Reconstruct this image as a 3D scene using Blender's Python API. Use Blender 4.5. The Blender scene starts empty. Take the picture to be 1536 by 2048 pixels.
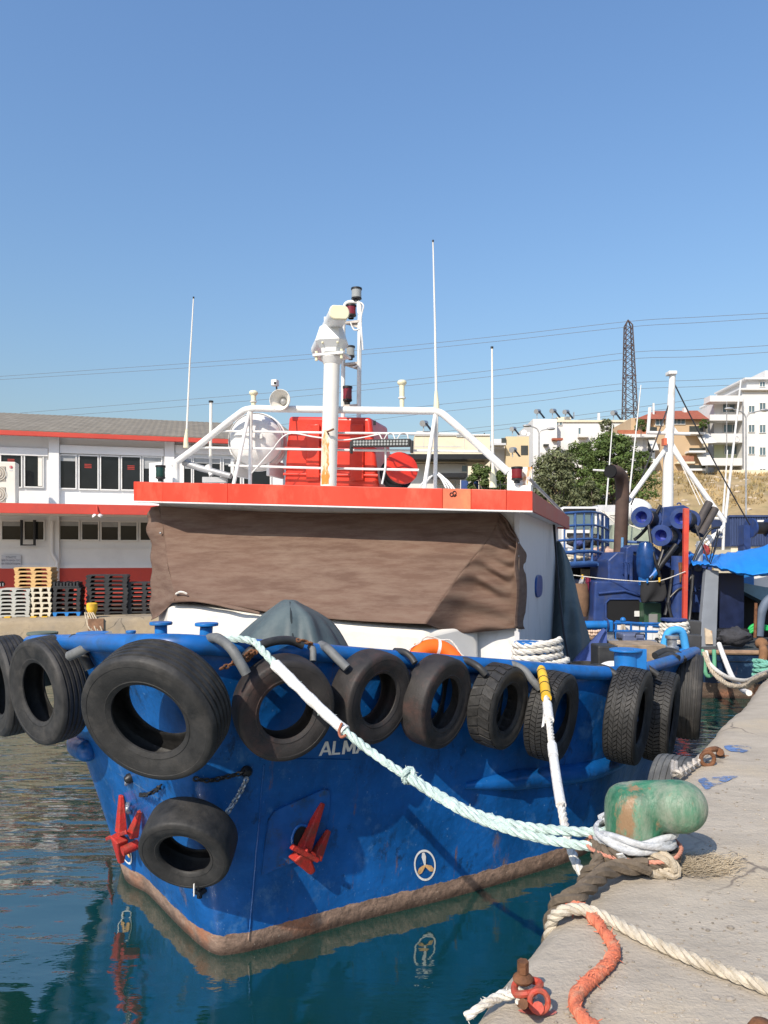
import bpy, bmesh, math, random
from mathutils import Vector, Matrix, noise
random.seed(7)
S = bpy.context.scene
COL = S.collection
R = math.radians
V = Vector
# ------------------------------------------------------------------ camera, sky, sun, exposure
F, CX, HY = 1479.0, 768.0, 1115.0          # focal length and principal point of the 1536x2048 photograph
EYE, QZ = 3.15, 1.6                        # eye height and quay height above the water
cam = bpy.data.objects.new('camera', bpy.data.cameras.new('camera'))
COL.objects.link(cam); S.camera = cam
cam.location = (0, 0, EYE); cam.rotation_euler = (R(90), 0, 0)
cam.data.sensor_fit = 'VERTICAL'; cam.data.sensor_height = 36; cam.data.lens = 36 * F / 2048
cam.data.shift_y = (HY - 1024) / 2048
cam.data.clip_start = 0.05; cam.data.clip_end = 6000
S.render.resolution_x, S.render.resolution_y = 768, 1024
W = bpy.data.worlds.new('World'); S.world = W; W.use_nodes = True
nt = W.node_tree; bg = nt.nodes['Background']
sky = nt.nodes.new('ShaderNodeTexSky'); sky.sky_type = 'NISHITA'; sky.sun_disc = False
SEL = 40
SUNV = V((-0.50, -0.866, 0)).normalized() * math.cos(R(SEL)) + V((0, 0, math.sin(R(SEL))))
sky.sun_elevation = R(SEL); sky.sun_rotation = math.atan2(SUNV.x, SUNV.y)
sky.air_density = 2.2; sky.dust_density = 2.0; sky.ozone_density = 10.0; sky.altitude = 0
tint = nt.nodes.new('ShaderNodeMix'); tint.data_type = 'RGBA'; tint.blend_type = 'MULTIPLY'; tint.inputs[0].default_value = 1; tint.inputs[7].default_value = (1.0, .965, 1.06, 1)   # even white balance of the whole sky
nt.links.new(sky.outputs[0], tint.inputs[6]); nt.links.new(tint.outputs[2], bg.inputs[0]); bg.inputs[1].default_value = 0.118
sl = bpy.data.lights.new('sun', 'SUN'); sl.energy = 3.9; sl.angle = R(0.5); sl.color = (1, 0.91, 0.78)
sun = bpy.data.objects.new('sun', sl); COL.objects.link(sun)
sun.rotation_euler = (-SUNV).to_track_quat('-Z', 'Y').to_euler(); sun.location = (-10, -20, 30)
S.view_settings.view_transform = 'Standard'; S.view_settings.look = 'None'
S.view_settings.exposure = 0.5; S.view_settings.gamma = 1.0
S.render.engine = 'CYCLES'

# ------------------------------------------------------------------ pixel -> place
def P(px, py, d): return V(((px - CX) / F * d, d, EYE - (py - HY) / F * d))
def G(px, py, z):                                # the pixel's point on the level z
    return P(px, py, (EYE - z) * F / (py - HY))
def proj(p): return (CX + F * p.x / p.y, HY - F * (p.z - EYE) / p.y)

# ------------------------------------------------------------------ materials
MATS = {}
def M(name, col, rough=0.6, metal=0.0, var=0.18, scale=4.0, bump=0.0, bscale=40.0, dirt=None, damt=0.5, dscale=3.0,
      stretch=(1, 1, 1), spec=0.4, coat=0.0, rust=None, ramt=0.6, rscale=2.0):
    if name in MATS: return MATS[name]
    m = bpy.data.materials.new(name); m.use_nodes = True
    t = m.node_tree; N = t.nodes; L = t.links; b = N['Principled BSDF']
    tc = N.new('ShaderNodeTexCoord'); oi = N.new('ShaderNodeObjectInfo')
    add = N.new('ShaderNodeVectorMath'); add.operation = 'MULTIPLY_ADD'
    add.inputs[1].default_value = stretch
    cmb = N.new('ShaderNodeMath'); cmb.operation = 'MULTIPLY'; cmb.inputs[1].default_value = 37.0
    L.new(oi.outputs['Random'], cmb.inputs[0]); L.new(tc.outputs['Object'], add.inputs[0]); L.new(cmb.outputs[0], add.inputs[2])
    def nz(sc, det=5, rgh=0.6):
        n = N.new('ShaderNodeTexNoise'); n.inputs['Scale'].default_value = sc; n.inputs['Detail'].default_value = det
        n.inputs['Roughness'].default_value = rgh; L.new(add.outputs[0], n.inputs['Vector']); return n
    def ramp(src, a, bb, c0=(0, 0, 0, 1), c1=(1, 1, 1, 1)):
        r = N.new('ShaderNodeValToRGB'); r.color_ramp.elements[0].position = a; r.color_ramp.elements[1].position = bb
        r.color_ramp.elements[0].color = c0; r.color_ramp.elements[1].color = c1; L.new(src, r.inputs[0]); return r
    def mix(fac, c1, c2):
        x = N.new('ShaderNodeMix'); x.data_type = 'RGBA'
        for inp, val in ((x.inputs[0], fac), (x.inputs[6], c1), (x.inputs[7], c2)):
            if hasattr(val, 'is_output') or isinstance(val, bpy.types.NodeSocket): L.new(val, inp)
            else: inp.default_value = val
        return x.outputs[2]
    c = (*col, 1)
    lo = tuple(max(0, x * (1 - var)) for x in col) + (1,); hi = tuple(min(1, x * (1 + var)) for x in col) + (1,)
    n1 = nz(scale, 6)
    out = ramp(n1.outputs[0], 0.3, 0.7, lo, hi).outputs[0]
    if dirt:
        n2 = nz(dscale, 8, 0.7)
        r2 = ramp(n2.outputs[0], 0.62 - 0.25 * damt, 0.80 - 0.12 * damt)
        out = mix(r2.outputs[0], out, (*dirt, 1))
    if rust:
        n3 = nz(rscale, 9, 0.75)
        r3 = ramp(n3.outputs[0], 0.68 - 0.2 * ramt, 0.74 - 0.2 * ramt)
        out = mix(r3.outputs[0], out, (*rust, 1))
    L.new(out, b.inputs['Base Color'])
    rr = ramp(n1.outputs[0], 0.2, 0.8, (max(0, rough - 0.1),) * 3 + (1,), (min(1, rough + 0.1),) * 3 + (1,))
    L.new(rr.outputs[0], b.inputs['Roughness'])
    b.inputs['Metallic'].default_value = metal; b.inputs['Specular IOR Level'].default_value = spec
    b.inputs['Coat Weight'].default_value = coat; b.inputs['Coat Roughness'].default_value = 0.15
    if bump:
        nb = nz(bscale, 4); bp = N.new('ShaderNodeBump'); bp.inputs['Strength'].default_value = bump
        bp.inputs['Distance'].default_value = 0.02
        L.new(nb.outputs[0], bp.inputs['Height']); L.new(bp.outputs[0], b.inputs['Normal'])
    MATS[name] = m; return m

# ------------------------------------------------------------------ mesh building
class MB:
    def __init__(s): s.v = []; s.f = []
    def add(s, vs, fs):
        o = len(s.v); s.v += [V(x) for x in vs]; s.f += [tuple(i + o for i in f) for f in fs]; return s
    def box(s, c, size, rot=None):
        hx, hy, hz = size[0] / 2, size[1] / 2, size[2] / 2
        vs = [V((x, y, z)) for x in (-hx, hx) for y in (-hy, hy) for z in (-hz, hz)]
        if rot is not None: vs = [rot @ v for v in vs]
        vs = [v + V(c) for v in vs]
        return s.add(vs, [(0, 1, 3, 2), (4, 6, 7, 5), (0, 4, 5, 1), (2, 3, 7, 6), (0, 2, 6, 4), (1, 5, 7, 3)])
    def hexa(s, b, t):                      # bottom quad, top quad (same winding, seen from above counter-clockwise)
        n = len(b)
        return s.add(list(b) + list(t), [tuple(range(n - 1, -1, -1)), tuple(range(n, 2 * n))] +
                     [(i, (i + 1) % n, n + (i + 1) % n, n + i) for i in range(n)])
    def prism(s, poly, vec):
        vec = V(vec); return s.hexa([V(p) for p in poly], [V(p) + vec for p in poly])
    def tube(s, path, r, n=8, closed=False, caps=True):
        path = [V(p) for p in path]; m = len(path)
        rs = r if isinstance(r, (list, tuple)) else [r] * m
        fr = frames(path, closed); vs = []; fs = []
        for i, p in enumerate(path):
            a, b = fr[i]
            for k in range(n):
                th = 2 * math.pi * k / n
                vs.append(p + (a * math.cos(th) + b * math.sin(th)) * rs[i])
        for i in range(m if closed else m - 1):
            j = (i + 1) % m
            for k in range(n):
                l = (k + 1) % n; fs.append((i * n + k, i * n + l, j * n + l, j * n + k))
        if caps and not closed: fs += [tuple(range(n - 1, -1, -1)), tuple((m - 1) * n + k for k in range(n))]
        return s.add(vs, fs)
    def cyl(s, a, b, r, r2=None, n=12): return s.tube([a, b], [r, r if r2 is None else r2], n)
    def lathe(s, prof, o, ax, n=32, closed=False, caps=False):
        ax = V(ax).normalized(); a = ax.orthogonal().normalized(); b = ax.cross(a); vs = []; fs = []; m = len(prof)
        for k in range(n):
            th = 2 * math.pi * k / n; d = a * math.cos(th) + b * math.sin(th)
            for (r, h) in prof: vs.append(V(o) + d * r + ax * h)
        for k in range(n):
            l = (k + 1) % n
            for i in range(m if closed else m - 1):
                j = (i + 1) % m; fs.append((k * m + i, l * m + i, l * m + j, k * m + j))
        if caps: fs += [tuple(k * m for k in range(n))[::-1], tuple(k * m + m - 1 for k in range(n))]
        return s.add(vs, fs)
    def ball(s, c, r, n=12, sc=(1, 1, 1)):
        pr = [(r * math.sin(math.pi * i / n), -r * math.cos(math.pi * i / n)) for i in range(n + 1)]
        t = MB(); t.lathe(pr, (0, 0, 0), (0, 0, 1), n * 2)
        return s.add([V((v.x * sc[0], v.y * sc[1], v.z * sc[2])) + V(c) for v in t.v], t.f)
    def grid(s, pts):                        # rows of points
        h = len(pts); w = len(pts[0])
        return s.add([p for r in pts for p in r], [(i * w + j, i * w + j + 1, (i + 1) * w + j + 1, (i + 1) * w + j)
                                                   for i in range(h - 1) for j in range(w - 1)])
def frames(path, closed=False):
    m = len(path); out = []; up = None
    for i in range(m):
        if closed: t = path[(i + 1) % m] - path[i - 1]
        else: t = path[min(i + 1, m - 1)] - path[max(i - 1, 0)]
        if t.length < 1e-9: t = V((0, 0, 1))
        t.normalize()
        if up is None:
            up = t.orthogonal().normalized()
        else:
            up = (up - t * up.dot(t))
            up = up.normalized() if up.length > 1e-6 else t.orthogonal().normalized()
        out.append((up.copy(), t.cross(up)))
    return out
def smooth_path(pts, per=8, closed=False):   # Catmull-Rom
    pts = [V(p) for p in pts]; m = len(pts); out = []
    for i in range(m if closed else m - 1):
        if closed: a, b, c, d = pts[i - 1], pts[i], pts[(i + 1) % m], pts[(i + 2) % m]
        else: a, b, c, d = pts[max(i - 1, 0)], pts[i], pts[i + 1], pts[min(i + 2, m - 1)]
        for k in range(per):
            t = k / per
            out.append(0.5 * ((2 * b) + (c - a) * t + (2 * a - 5 * b + 4 * c - d) * t * t + (3 * b - a - 3 * c + d) * t ** 3))
    if not closed: out.append(pts[-1])
    return out
def resample(path, step):
    out = [path[0].copy()]; acc = 0.0
    for a, b in zip(path, path[1:]):
        L = (b - a).length
        while acc + L >= step and L > 1e-9:
            t = (step - acc) / L; a = a.lerp(b, t); out.append(a.copy()); L = (b - a).length; acc = 0.0
        acc += L
    return out
def rope(path, r, pitch=None, strands=3, n=6, fuzz=0.0, seed=1):
    mb = MB(); pitch = pitch or r * 7
    path = resample(path, pitch / 12); fr = frames(path); rnd = random.Random(seed)
    for k in range(strands):
        pts = []
        for i, p in enumerate(path):
            th = 2 * math.pi * (i / 12 + k / strands); a, b = fr[i]
            jit = 1 + fuzz * (noise.noise(V((i * .09, k * 5.1, seed))))
            pts.append(p + (a * math.cos(th) + b * math.sin(th)) * r * 0.5 * jit)
        mb.tube(pts, r * 0.56, n)
    if fuzz:
        for i in range(0, len(path) - 1, 2):
            if rnd.random() < fuzz * 1.2:
                a, b = fr[i]; th = rnd.random() * 6.28; d = (a * math.cos(th) + b * math.sin(th))
                q = path[i] + d * r * .9
                e = q + d * r * rnd.uniform(.3, .9) + (path[i + 1] - path[i]).normalized() * r * rnd.uniform(-.8, .8)
                mb.tube([q, e], [r * .14, r * .04], 3)
    return mb
def chain(path, wire, link_len):
    mb = MB(); path = resample(path, link_len * 0.72)
    for i, (a, b) in enumerate(zip(path, path[1:])):
        t = (b - a).normalized(); u = t.orthogonal().normalized(); w = t.cross(u)
        if i % 2: u, w = w, u
        c = (a + b) / 2; hl = link_len / 2 - wire; hw = link_len * 0.27; pts = []
        for k in range(12):
            th = 2 * math.pi * k / 12
            pts.append(c + t * (math.cos(th) * hw + (hl - hw) * (1 if math.cos(th) > 0 else -1)) + u * math.sin(th) * hw)
        mb.tube(pts, wire, 5, closed=True)
    return mb
def bez(*pts, per=10): return smooth_path(pts, per)
def sag(a, b, s, n=24): return [a.lerp(b, i / n) + V((0, 0, -4 * s * (i / n) * (1 - i / n))) for i in range(n + 1)]

# ------------------------------------------------------------------ scene objects
def thing(name, label, cat, loc=(0, 0, 0), group=None):
    o = bpy.data.objects.new(name, None); COL.objects.link(o); o.location = loc; o.empty_display_size = 0.2
    o['label'] = label; o['category'] = cat
    if group: o['group'] = group
    return o
def obj(name, mb, mat, parent=None, smooth=35, bev=0.0, solid=0.0, kind=None, label=None, cat=None, group=None, segs=2):
    me = bpy.data.meshes.new(name)
    lo = V((min(v.x for v in mb.v), min(v.y for v in mb.v), min(v.z for v in mb.v)))
    hi = V((max(v.x for v in mb.v), max(v.y for v in mb.v), max(v.z for v in mb.v)))
    c = (lo + hi) / 2; c.z = lo.z
    me.from_pydata([v - c for v in mb.v], [], mb.f)
    bm = bmesh.new(); bm.from_mesh(me); bmesh.ops.recalc_face_normals(bm, faces=bm.faces); bm.to_mesh(me); bm.free()
    if smooth: me.shade_smooth(); me.set_sharp_from_angle(angle=R(smooth))
    me.materials.append(mat)
    o = bpy.data.objects.new(name, me); COL.objects.link(o); place(o, c, parent)
    if solid:
        md = o.modifiers.new('solid', 'SOLIDIFY'); md.thickness = solid; md.offset = 0
    if bev:
        md = o.modifiers.new('bevel', 'BEVEL'); md.width = bev; md.segments = segs; md.limit_method = 'ANGLE'; md.angle_limit = R(40)
    if kind: o['kind'] = kind
    if label: o['label'] = label
    if cat: o['category'] = cat
    if group: o['group'] = group
    return o
def wloc(o):
    p = V((0, 0, 0))
    while o: p = p + o.location; o = o.parent
    return p
def place(o, c, parent):                     # parents are never rotated here, so places simply subtract
    if parent: o.parent = parent; o.location = c - wloc(parent)
    else: o.location = c
def copy_tree(o, loc=None, parent=None, label=None):
    c = o.copy(); COL.objects.link(c); c.parent = parent
    if loc is not None: c.location = loc
    if label: c['label'] = label
    for ch in list(o.children): copy_tree(ch, parent=c)
    return c
def quick(mb): return mb
def bx(px0, px1, py0, py1, d, dep):          # box standing face-on at distance d, dep metres deep
    a = P(px0, py1, d); b = P(px1, py0, d)
    return MB().box(((a.x + b.x) / 2, d + dep / 2, (a.z + b.z) / 2), (abs(b.x - a.x), dep, abs(b.z - a.z)))
# ------------------------------------------------------------------ palette
def hull_mat(name, blue, band, zb=0.30):
    m = bpy.data.materials.new(name); m.use_nodes = True; t = m.node_tree; N = t.nodes; L = t.links; b = N['Principled BSDF']
    geo = N.new('ShaderNodeNewGeometry'); sep = N.new('ShaderNodeSeparateXYZ'); L.new(geo.outputs['Position'], sep.inputs[0])
    def nz(sc, det=6, st=(1, 1, 1), rg=.6):
        mp = N.new('ShaderNodeVectorMath'); mp.operation = 'MULTIPLY'; mp.inputs[1].default_value = st
        L.new(geo.outputs['Position'], mp.inputs[0])
        n = N.new('ShaderNodeTexNoise'); n.inputs['Scale'].default_value = sc; n.inputs['Detail'].default_value = det
        n.inputs['Roughness'].default_value = rg; L.new(mp.outputs[0], n.inputs['Vector']); return n.outputs[0]
    def ramp(src, a, c, ca=(0, 0, 0, 1), cc=(1, 1, 1, 1)):
        r = N.new('ShaderNodeValToRGB'); e = r.color_ramp.elements; e[0].position = a; e[1].position = c; e[0].color = ca; e[1].color = cc
        L.new(src, r.inputs[0]); return r.outputs[0]
    def mix(f, a, c):
        x = N.new('ShaderNodeMix'); x.data_type = 'RGBA'
        for i, v in ((0, f), (6, a), (7, c)):
            if isinstance(v, bpy.types.NodeSocket): L.new(v, x.inputs[i])
            else: x.inputs[i].default_value = v
        return x.outputs[2]
    def math_(op, a, c):
        x = N.new('ShaderNodeMath'); x.operation = op
        for i, v in ((0, a), (1, c)):
            if isinstance(v, bpy.types.NodeSocket): L.new(v, x.inputs[i])
            else: x.inputs[i].default_value = v
        return x.outputs[0]
    lo = tuple(x * .6 for x in blue) + (1,); hi = tuple(min(1, x * 1.3 + .004) for x in blue) + (1,)
    c = ramp(nz(1.6, 8, (1, 1, 1)), .32, .7, lo, hi)
    c = mix(math_('MULTIPLY', ramp(nz(5, 9, (1, 1, .12), .72), .58, .80), .55), c, (blue[0] * .35 + .004, blue[1] * .4, blue[2] * .4, 1))   # run-off streaks
    c = mix(math_('MULTIPLY', ramp(nz(7, 6, (1.6, 1.6, .5), .8), .55, .75), .45), c, (blue[0] * 1.3 + .006, blue[1] * 1.5, blue[2] * 1.45, 1))   # lighter brush-like streaks: grazing sunlight put into the hull colour
    c = mix(math_('MULTIPLY', ramp(nz(3.2, 9, (1.2, 1.2, 1), .75), .56, .70), .42), c, (.12, .25, .40, 1))                               # chalky fading
    low = math_('MULTIPLY', ramp(nz(2.1, 9, (1, 1, .35), .75), .60, .68), ramp(sep.outputs[2], .25, 1.3, (1, 1, 1, 1), (0, 0, 0, 1)))
    c = mix(low, c, (.16, .10, .055, 1))                                                                                              # rust blooms low on the plating
    scf = math_('MULTIPLY', ramp(nz(4.5, 9, (1.3, 1.3, .8), .78), .545, .62), ramp(nz(.9, 3), .38, .55))
    c = mix(math_('MULTIPLY', scf, .75), c, (.006, .022, .06, 1))                                                                       # rubber scuffs
    c = mix(math_('MULTIPLY', ramp(nz(11, 7, (1, 1, .07), .8), .61, .68), ramp(nz(.8, 3, (1, 1, 1)), .46, .58)), c, (.15, .075, .03, 1))      # thin rust runs
    c = mix(math_('MULTIPLY', ramp(nz(38, 4, (1, 1, .6), .7), .66, .71), .6), c, (.20, .33, .48, 1))                                      # chips
    edge = math_('ADD', sep.outputs[2], math_('MULTIPLY', math_('SUBTRACT', nz(5, 8, (1, 1, 1), .7), .5), .09))
    bandf = math_('LESS_THAN', edge, zb)
    bc = ramp(nz(7, 9, (1, 1, 2), .75), .35, .68, tuple(x * .5 for x in band) + (1,), tuple(x * 1.45 for x in band) + (1,))
    bc = mix(ramp(nz(2.2, 6), .55, .68), bc, (.30, .13, .07, 1))
    wet = ramp(edge, .02, .10, (1, 1, 1, 1), (0, 0, 0, 1))
    bc = mix(math_('MULTIPLY', wet, .85), bc, (.035, .018, .012, 1))
    bc = mix(ramp(nz(60, 2), .70, .74), bc, (.5, .45, .36, 1))
    c = mix(bandf, c, bc); L.new(c, b.inputs['Base Color'])
    L.new(ramp(bandf, 0, 1, (.30, .30, .30, 1), (.72, .72, .72, 1)), b.inputs['Roughness'])
    b.inputs['Specular IOR Level'].default_value = .5
    bp = N.new('ShaderNodeBump'); bp.inputs['Strength'].default_value = .5; bp.inputs['Distance'].default_value = .04
    hh = math_('ADD', math_('MULTIPLY', nz(2.6, 3, (1, 1, 1.4)), 1.0), math_('MULTIPLY', nz(22, 5), math_('ADD', math_('MULTIPLY', bandf, .5), .12)))
    L.new(hh, bp.inputs['Height']); L.new(bp.outputs[0], b.inputs['Normal'])
    MATS[name] = m; return m
HULLM = hull_mat('hull_paint', (.003, .082, .29), (.26, .175, .13), .175)
BLUE = M('blue_paint', (.008, .105, .35), .38, var=.2, scale=5, dirt=(.02, .07, .16), damt=.6, dscale=6, rust=(.20, .10, .06), ramt=.28, rscale=5)
BLUE2 = M('bright_blue_paint', (.012, .15, .44), .4, var=.15, dirt=(.05, .1, .16), damt=.3)
NAVY = M('trawler_blue_paint', (.020, .045, .155), .45, var=.25, dirt=(.05, .06, .10), damt=.45, dscale=5, rust=(.15, .07, .035), ramt=.12)
WHITE = M('white_paint', (.68, .67, .645), .45, var=.05, dirt=(.50, .46, .40), damt=.35, dscale=3)
WHITE2 = M('white_gelcoat', (.70, .67, .61), .4, var=.04, dirt=(.62, .55, .44), damt=.4, dscale=2)
RUSTY = M('white_paint_rust_run', (.74, .72, .68), .5, var=.05, rust=(.50, .20, .035), ramt=.62, rscale=2.2, stretch=(2.2, 2.2, .5))
CREAM = M('cream_plastic', (.70, .65, .45), .45, var=.06)
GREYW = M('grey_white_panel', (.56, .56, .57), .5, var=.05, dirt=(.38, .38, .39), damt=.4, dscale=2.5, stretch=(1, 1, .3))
RED = M('red_paint', (.68, .045, .018), .42, var=.14, scale=3, dirt=(.60, .11, .06), damt=.5, dscale=2.6, rust=(.33, .05, .03), ramt=.05, rscale=9, stretch=(1, 1, .5))
REDF = M('faded_red_paint', (.60, .13, .06), .55, var=.22, scale=3, dirt=(.55, .22, .09), damt=.7, dscale=4)
REDGEL = M('red_fibreglass', (.60, .035, .015), .35, var=.1, dirt=(.45, .02, .012), damt=.4, coat=.2)
ANCHORM = M('red_anchor_paint', (.46, .022, .016), .5, var=.2, scale=8, dirt=(.17, .045, .025), damt=.85, dscale=11, bump=.4, bscale=50)
RUBBER = M('tyre_rubber', (.022, .0215, .021), .6, var=.45, scale=9, dirt=(.050, .046, .042), damt=.5, dscale=5.5, bump=.15, bscale=70, spec=.35)
RUBBERR = M('tyre_rubber_scuffed_red', (.027, .024, .023), .6, var=.4, scale=6, dirt=(.085, .042, .034), damt=.35, dscale=2.4, bump=.15, bscale=70, spec=.35)
HOSE = M('grey_rubber_hose', (.13, .135, .135), .6, var=.2, scale=12, dirt=(.06, .06, .06), damt=.5, dscale=9)
HOSED = M('dark_rubber_hose', (.03, .03, .03), .55, var=.3, scale=12)
BLACK = M('black_plastic', (.014, .014, .015), .45, var=.3)
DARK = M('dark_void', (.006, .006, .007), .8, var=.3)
STEEL = M('galvanised_steel', (.42, .43, .44), .42, metal=.8, var=.2, scale=15)
RUSTM = M('rusty_steel', (.17, .075, .035), .8, metal=.2, var=.45, scale=14, bump=.4, bscale=60)
ALU = M('weathered_grey_metal', (.35, .35, .35), .5, metal=.4, var=.2)
TEAL = M('teal_rope_fibre', (.46, .565, .52), .85, var=.22, scale=25, dirt=(.30, .38, .34), damt=.4, dscale=12, bump=.5, bscale=120)
WROPE = M('white_rope_fibre', (.66, .63, .56), .85, var=.15, scale=25, dirt=(.42, .36, .28), damt=.45, dscale=6, bump=.5, bscale=120)
BROPE = M('beige_rope_fibre', (.46, .39, .29), .9, var=.2, scale=25, dirt=(.27, .21, .14), damt=.4, dscale=8, bump=.5, bscale=120)
BROWN = M('brown_old_rope_fibre', (.13, .10, .07), .9, var=.3, scale=25, bump=.5, bscale=120)
OROPE = M('orange_rope_fibre', (.62, .17, .09), .9, var=.22, scale=20, dirt=(.50, .30, .19), damt=.5, dscale=14, bump=.6, bscale=120)
GREYWRAP = M('silver_grey_tape', (.44, .45, .46), .5, var=.25, scale=14, dirt=(.62, .62, .60), damt=.5, dscale=9, bump=.5, bscale=40)
SLEEVE = M('white_canvas_sleeve', (.72, .71, .68), .8, var=.1, dirt=(.45, .41, .35), damt=.45, dscale=10, bump=.5, bscale=60)
TARP = M('brown_canvas', (.135, .082, .060), .9, var=.16, scale=3, dirt=(.185, .130, .098), damt=.85, dscale=6, stretch=(.35, .35, 2.2), bump=.35, bscale=160, spec=.2)
TARPG = M('grey_green_tarpaulin', (.065, .090, .096), .6, var=.22, scale=2.5, dirt=(.10, .125, .125), damt=.6, dscale=2.5, bump=.3, bscale=8)
TARPB = M('blue_tarpaulin', (.012, .19, .60), .5, var=.12, scale=3, bump=.3, bscale=9)
ORANGE = M('orange_lifebuoy', (.80, .14, .012), .5, var=.08)
GLASSD = M('dark_window_glass', (.012, .014, .016), .06, var=.4, scale=.6, spec=.35)
LENSR = M('red_lens', (.16, .006, .012), .15, var=.1, spec=.6)
LENSG = M('green_lens', (.004, .035, .03), .15, var=.1, spec=.6)
LENSW = M('clear_lens', (.28, .29, .28), .15, var=.1, spec=.6)
YELLOW = M('yellow_paint', (.70, .42, .03), .55, var=.15, dirt=(.35, .2, .05), damt=.4)
GREENB = M('green_bollard_paint', (.035, .155, .085), .5, var=.4, scale=9, dirt=(.26, .27, .21), damt=.9, dscale=8, rust=(.24, .15, .08), ramt=.62, rscale=4.2, stretch=(1, 1, .40), bump=.6, bscale=22, spec=.4)

# ------------------------------------------------------------------ water
def water_mat():
    m = bpy.data.materials.new('harbour_water'); m.use_nodes = True; t = m.node_tree; N = t.nodes; L = t.links; b = N['Principled BSDF']
    b.inputs['Base Color'].default_value = (.003, .036, .030, 1); b.inputs['Roughness'].default_value = .035; b.inputs['IOR'].default_value = 3.3
    b.inputs['Specular IOR Level'].default_value = .5
    geo = N.new('ShaderNodeNewGeometry')
    def nz(sc, det, st, rg=.5):
        mp = N.new('ShaderNodeVectorMath'); mp.operation = 'MULTIPLY'; mp.inputs[1].default_value = st; L.new(geo.outputs['Position'], mp.inputs[0])
        n = N.new('ShaderNodeTexNoise'); n.inputs['Scale'].default_value = sc; n.inputs['Detail'].default_value = det; n.inputs['Roughness'].default_value = rg
        L.new(mp.outputs[0], n.inputs['Vector']); return n.outputs[0]
    def math_(op, a, c):
        x = N.new('ShaderNodeMath'); x.operation = op
        for i, v in ((0, a), (1, c)):
            if isinstance(v, bpy.types.NodeSocket): L.new(v, x.inputs[i])
            else: x.inputs[i].default_value = v
        return x.outputs[0]
    rp = N.new('ShaderNodeValToRGB'); rp.color_ramp.elements[0].position = .47; rp.color_ramp.elements[1].position = .62
    L.new(nz(.55, 3, (.45, 1.6, 1)), rp.inputs[0])                          # cat's paws: patches of ripples on calmer water
    sep = N.new('ShaderNodeSeparateXYZ'); L.new(geo.outputs['Position'], sep.inputs[0])
    far = N.new('ShaderNodeMapRange'); far.inputs[1].default_value = 6.5; far.inputs[2].default_value = 10.5; L.new(sep.outputs[1], far.inputs[0])   # open basin, away from the hulls' lee
    pat = math_('ADD', math_('MULTIPLY', rp.outputs[0], .035), math_('MULTIPLY', far.outputs[0], .018))
    rip = math_('MULTIPLY', nz(8, 3, (.55, 1.4, 1)), math_('ADD', pat, .005))
    sw = math_('MULTIPLY', nz(1.3, 2, (.6, 1.25, 1)), .045)
    mid = math_('MULTIPLY', nz(1.9, 2, (.40, 1.35, 1)), math_('ADD', math_('MULTIPLY', far.outputs[0], .30), .045))
    h = math_('ADD', math_('ADD', sw, mid), rip)
    bp = N.new('ShaderNodeBump'); bp.inputs['Strength'].default_value = 1.0; bp.inputs['Distance'].default_value = .22
    L.new(h, bp.inputs['Height']); L.new(bp.outputs[0], b.inputs['Normal'])
    return m
obj('water', MB().add([(-120, -30, 0), (60, -30, 0), (60, 60, 0), (-120, 60, 0)], [(0, 1, 2, 3)]), water_mat(), smooth=0, kind='structure')

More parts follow.
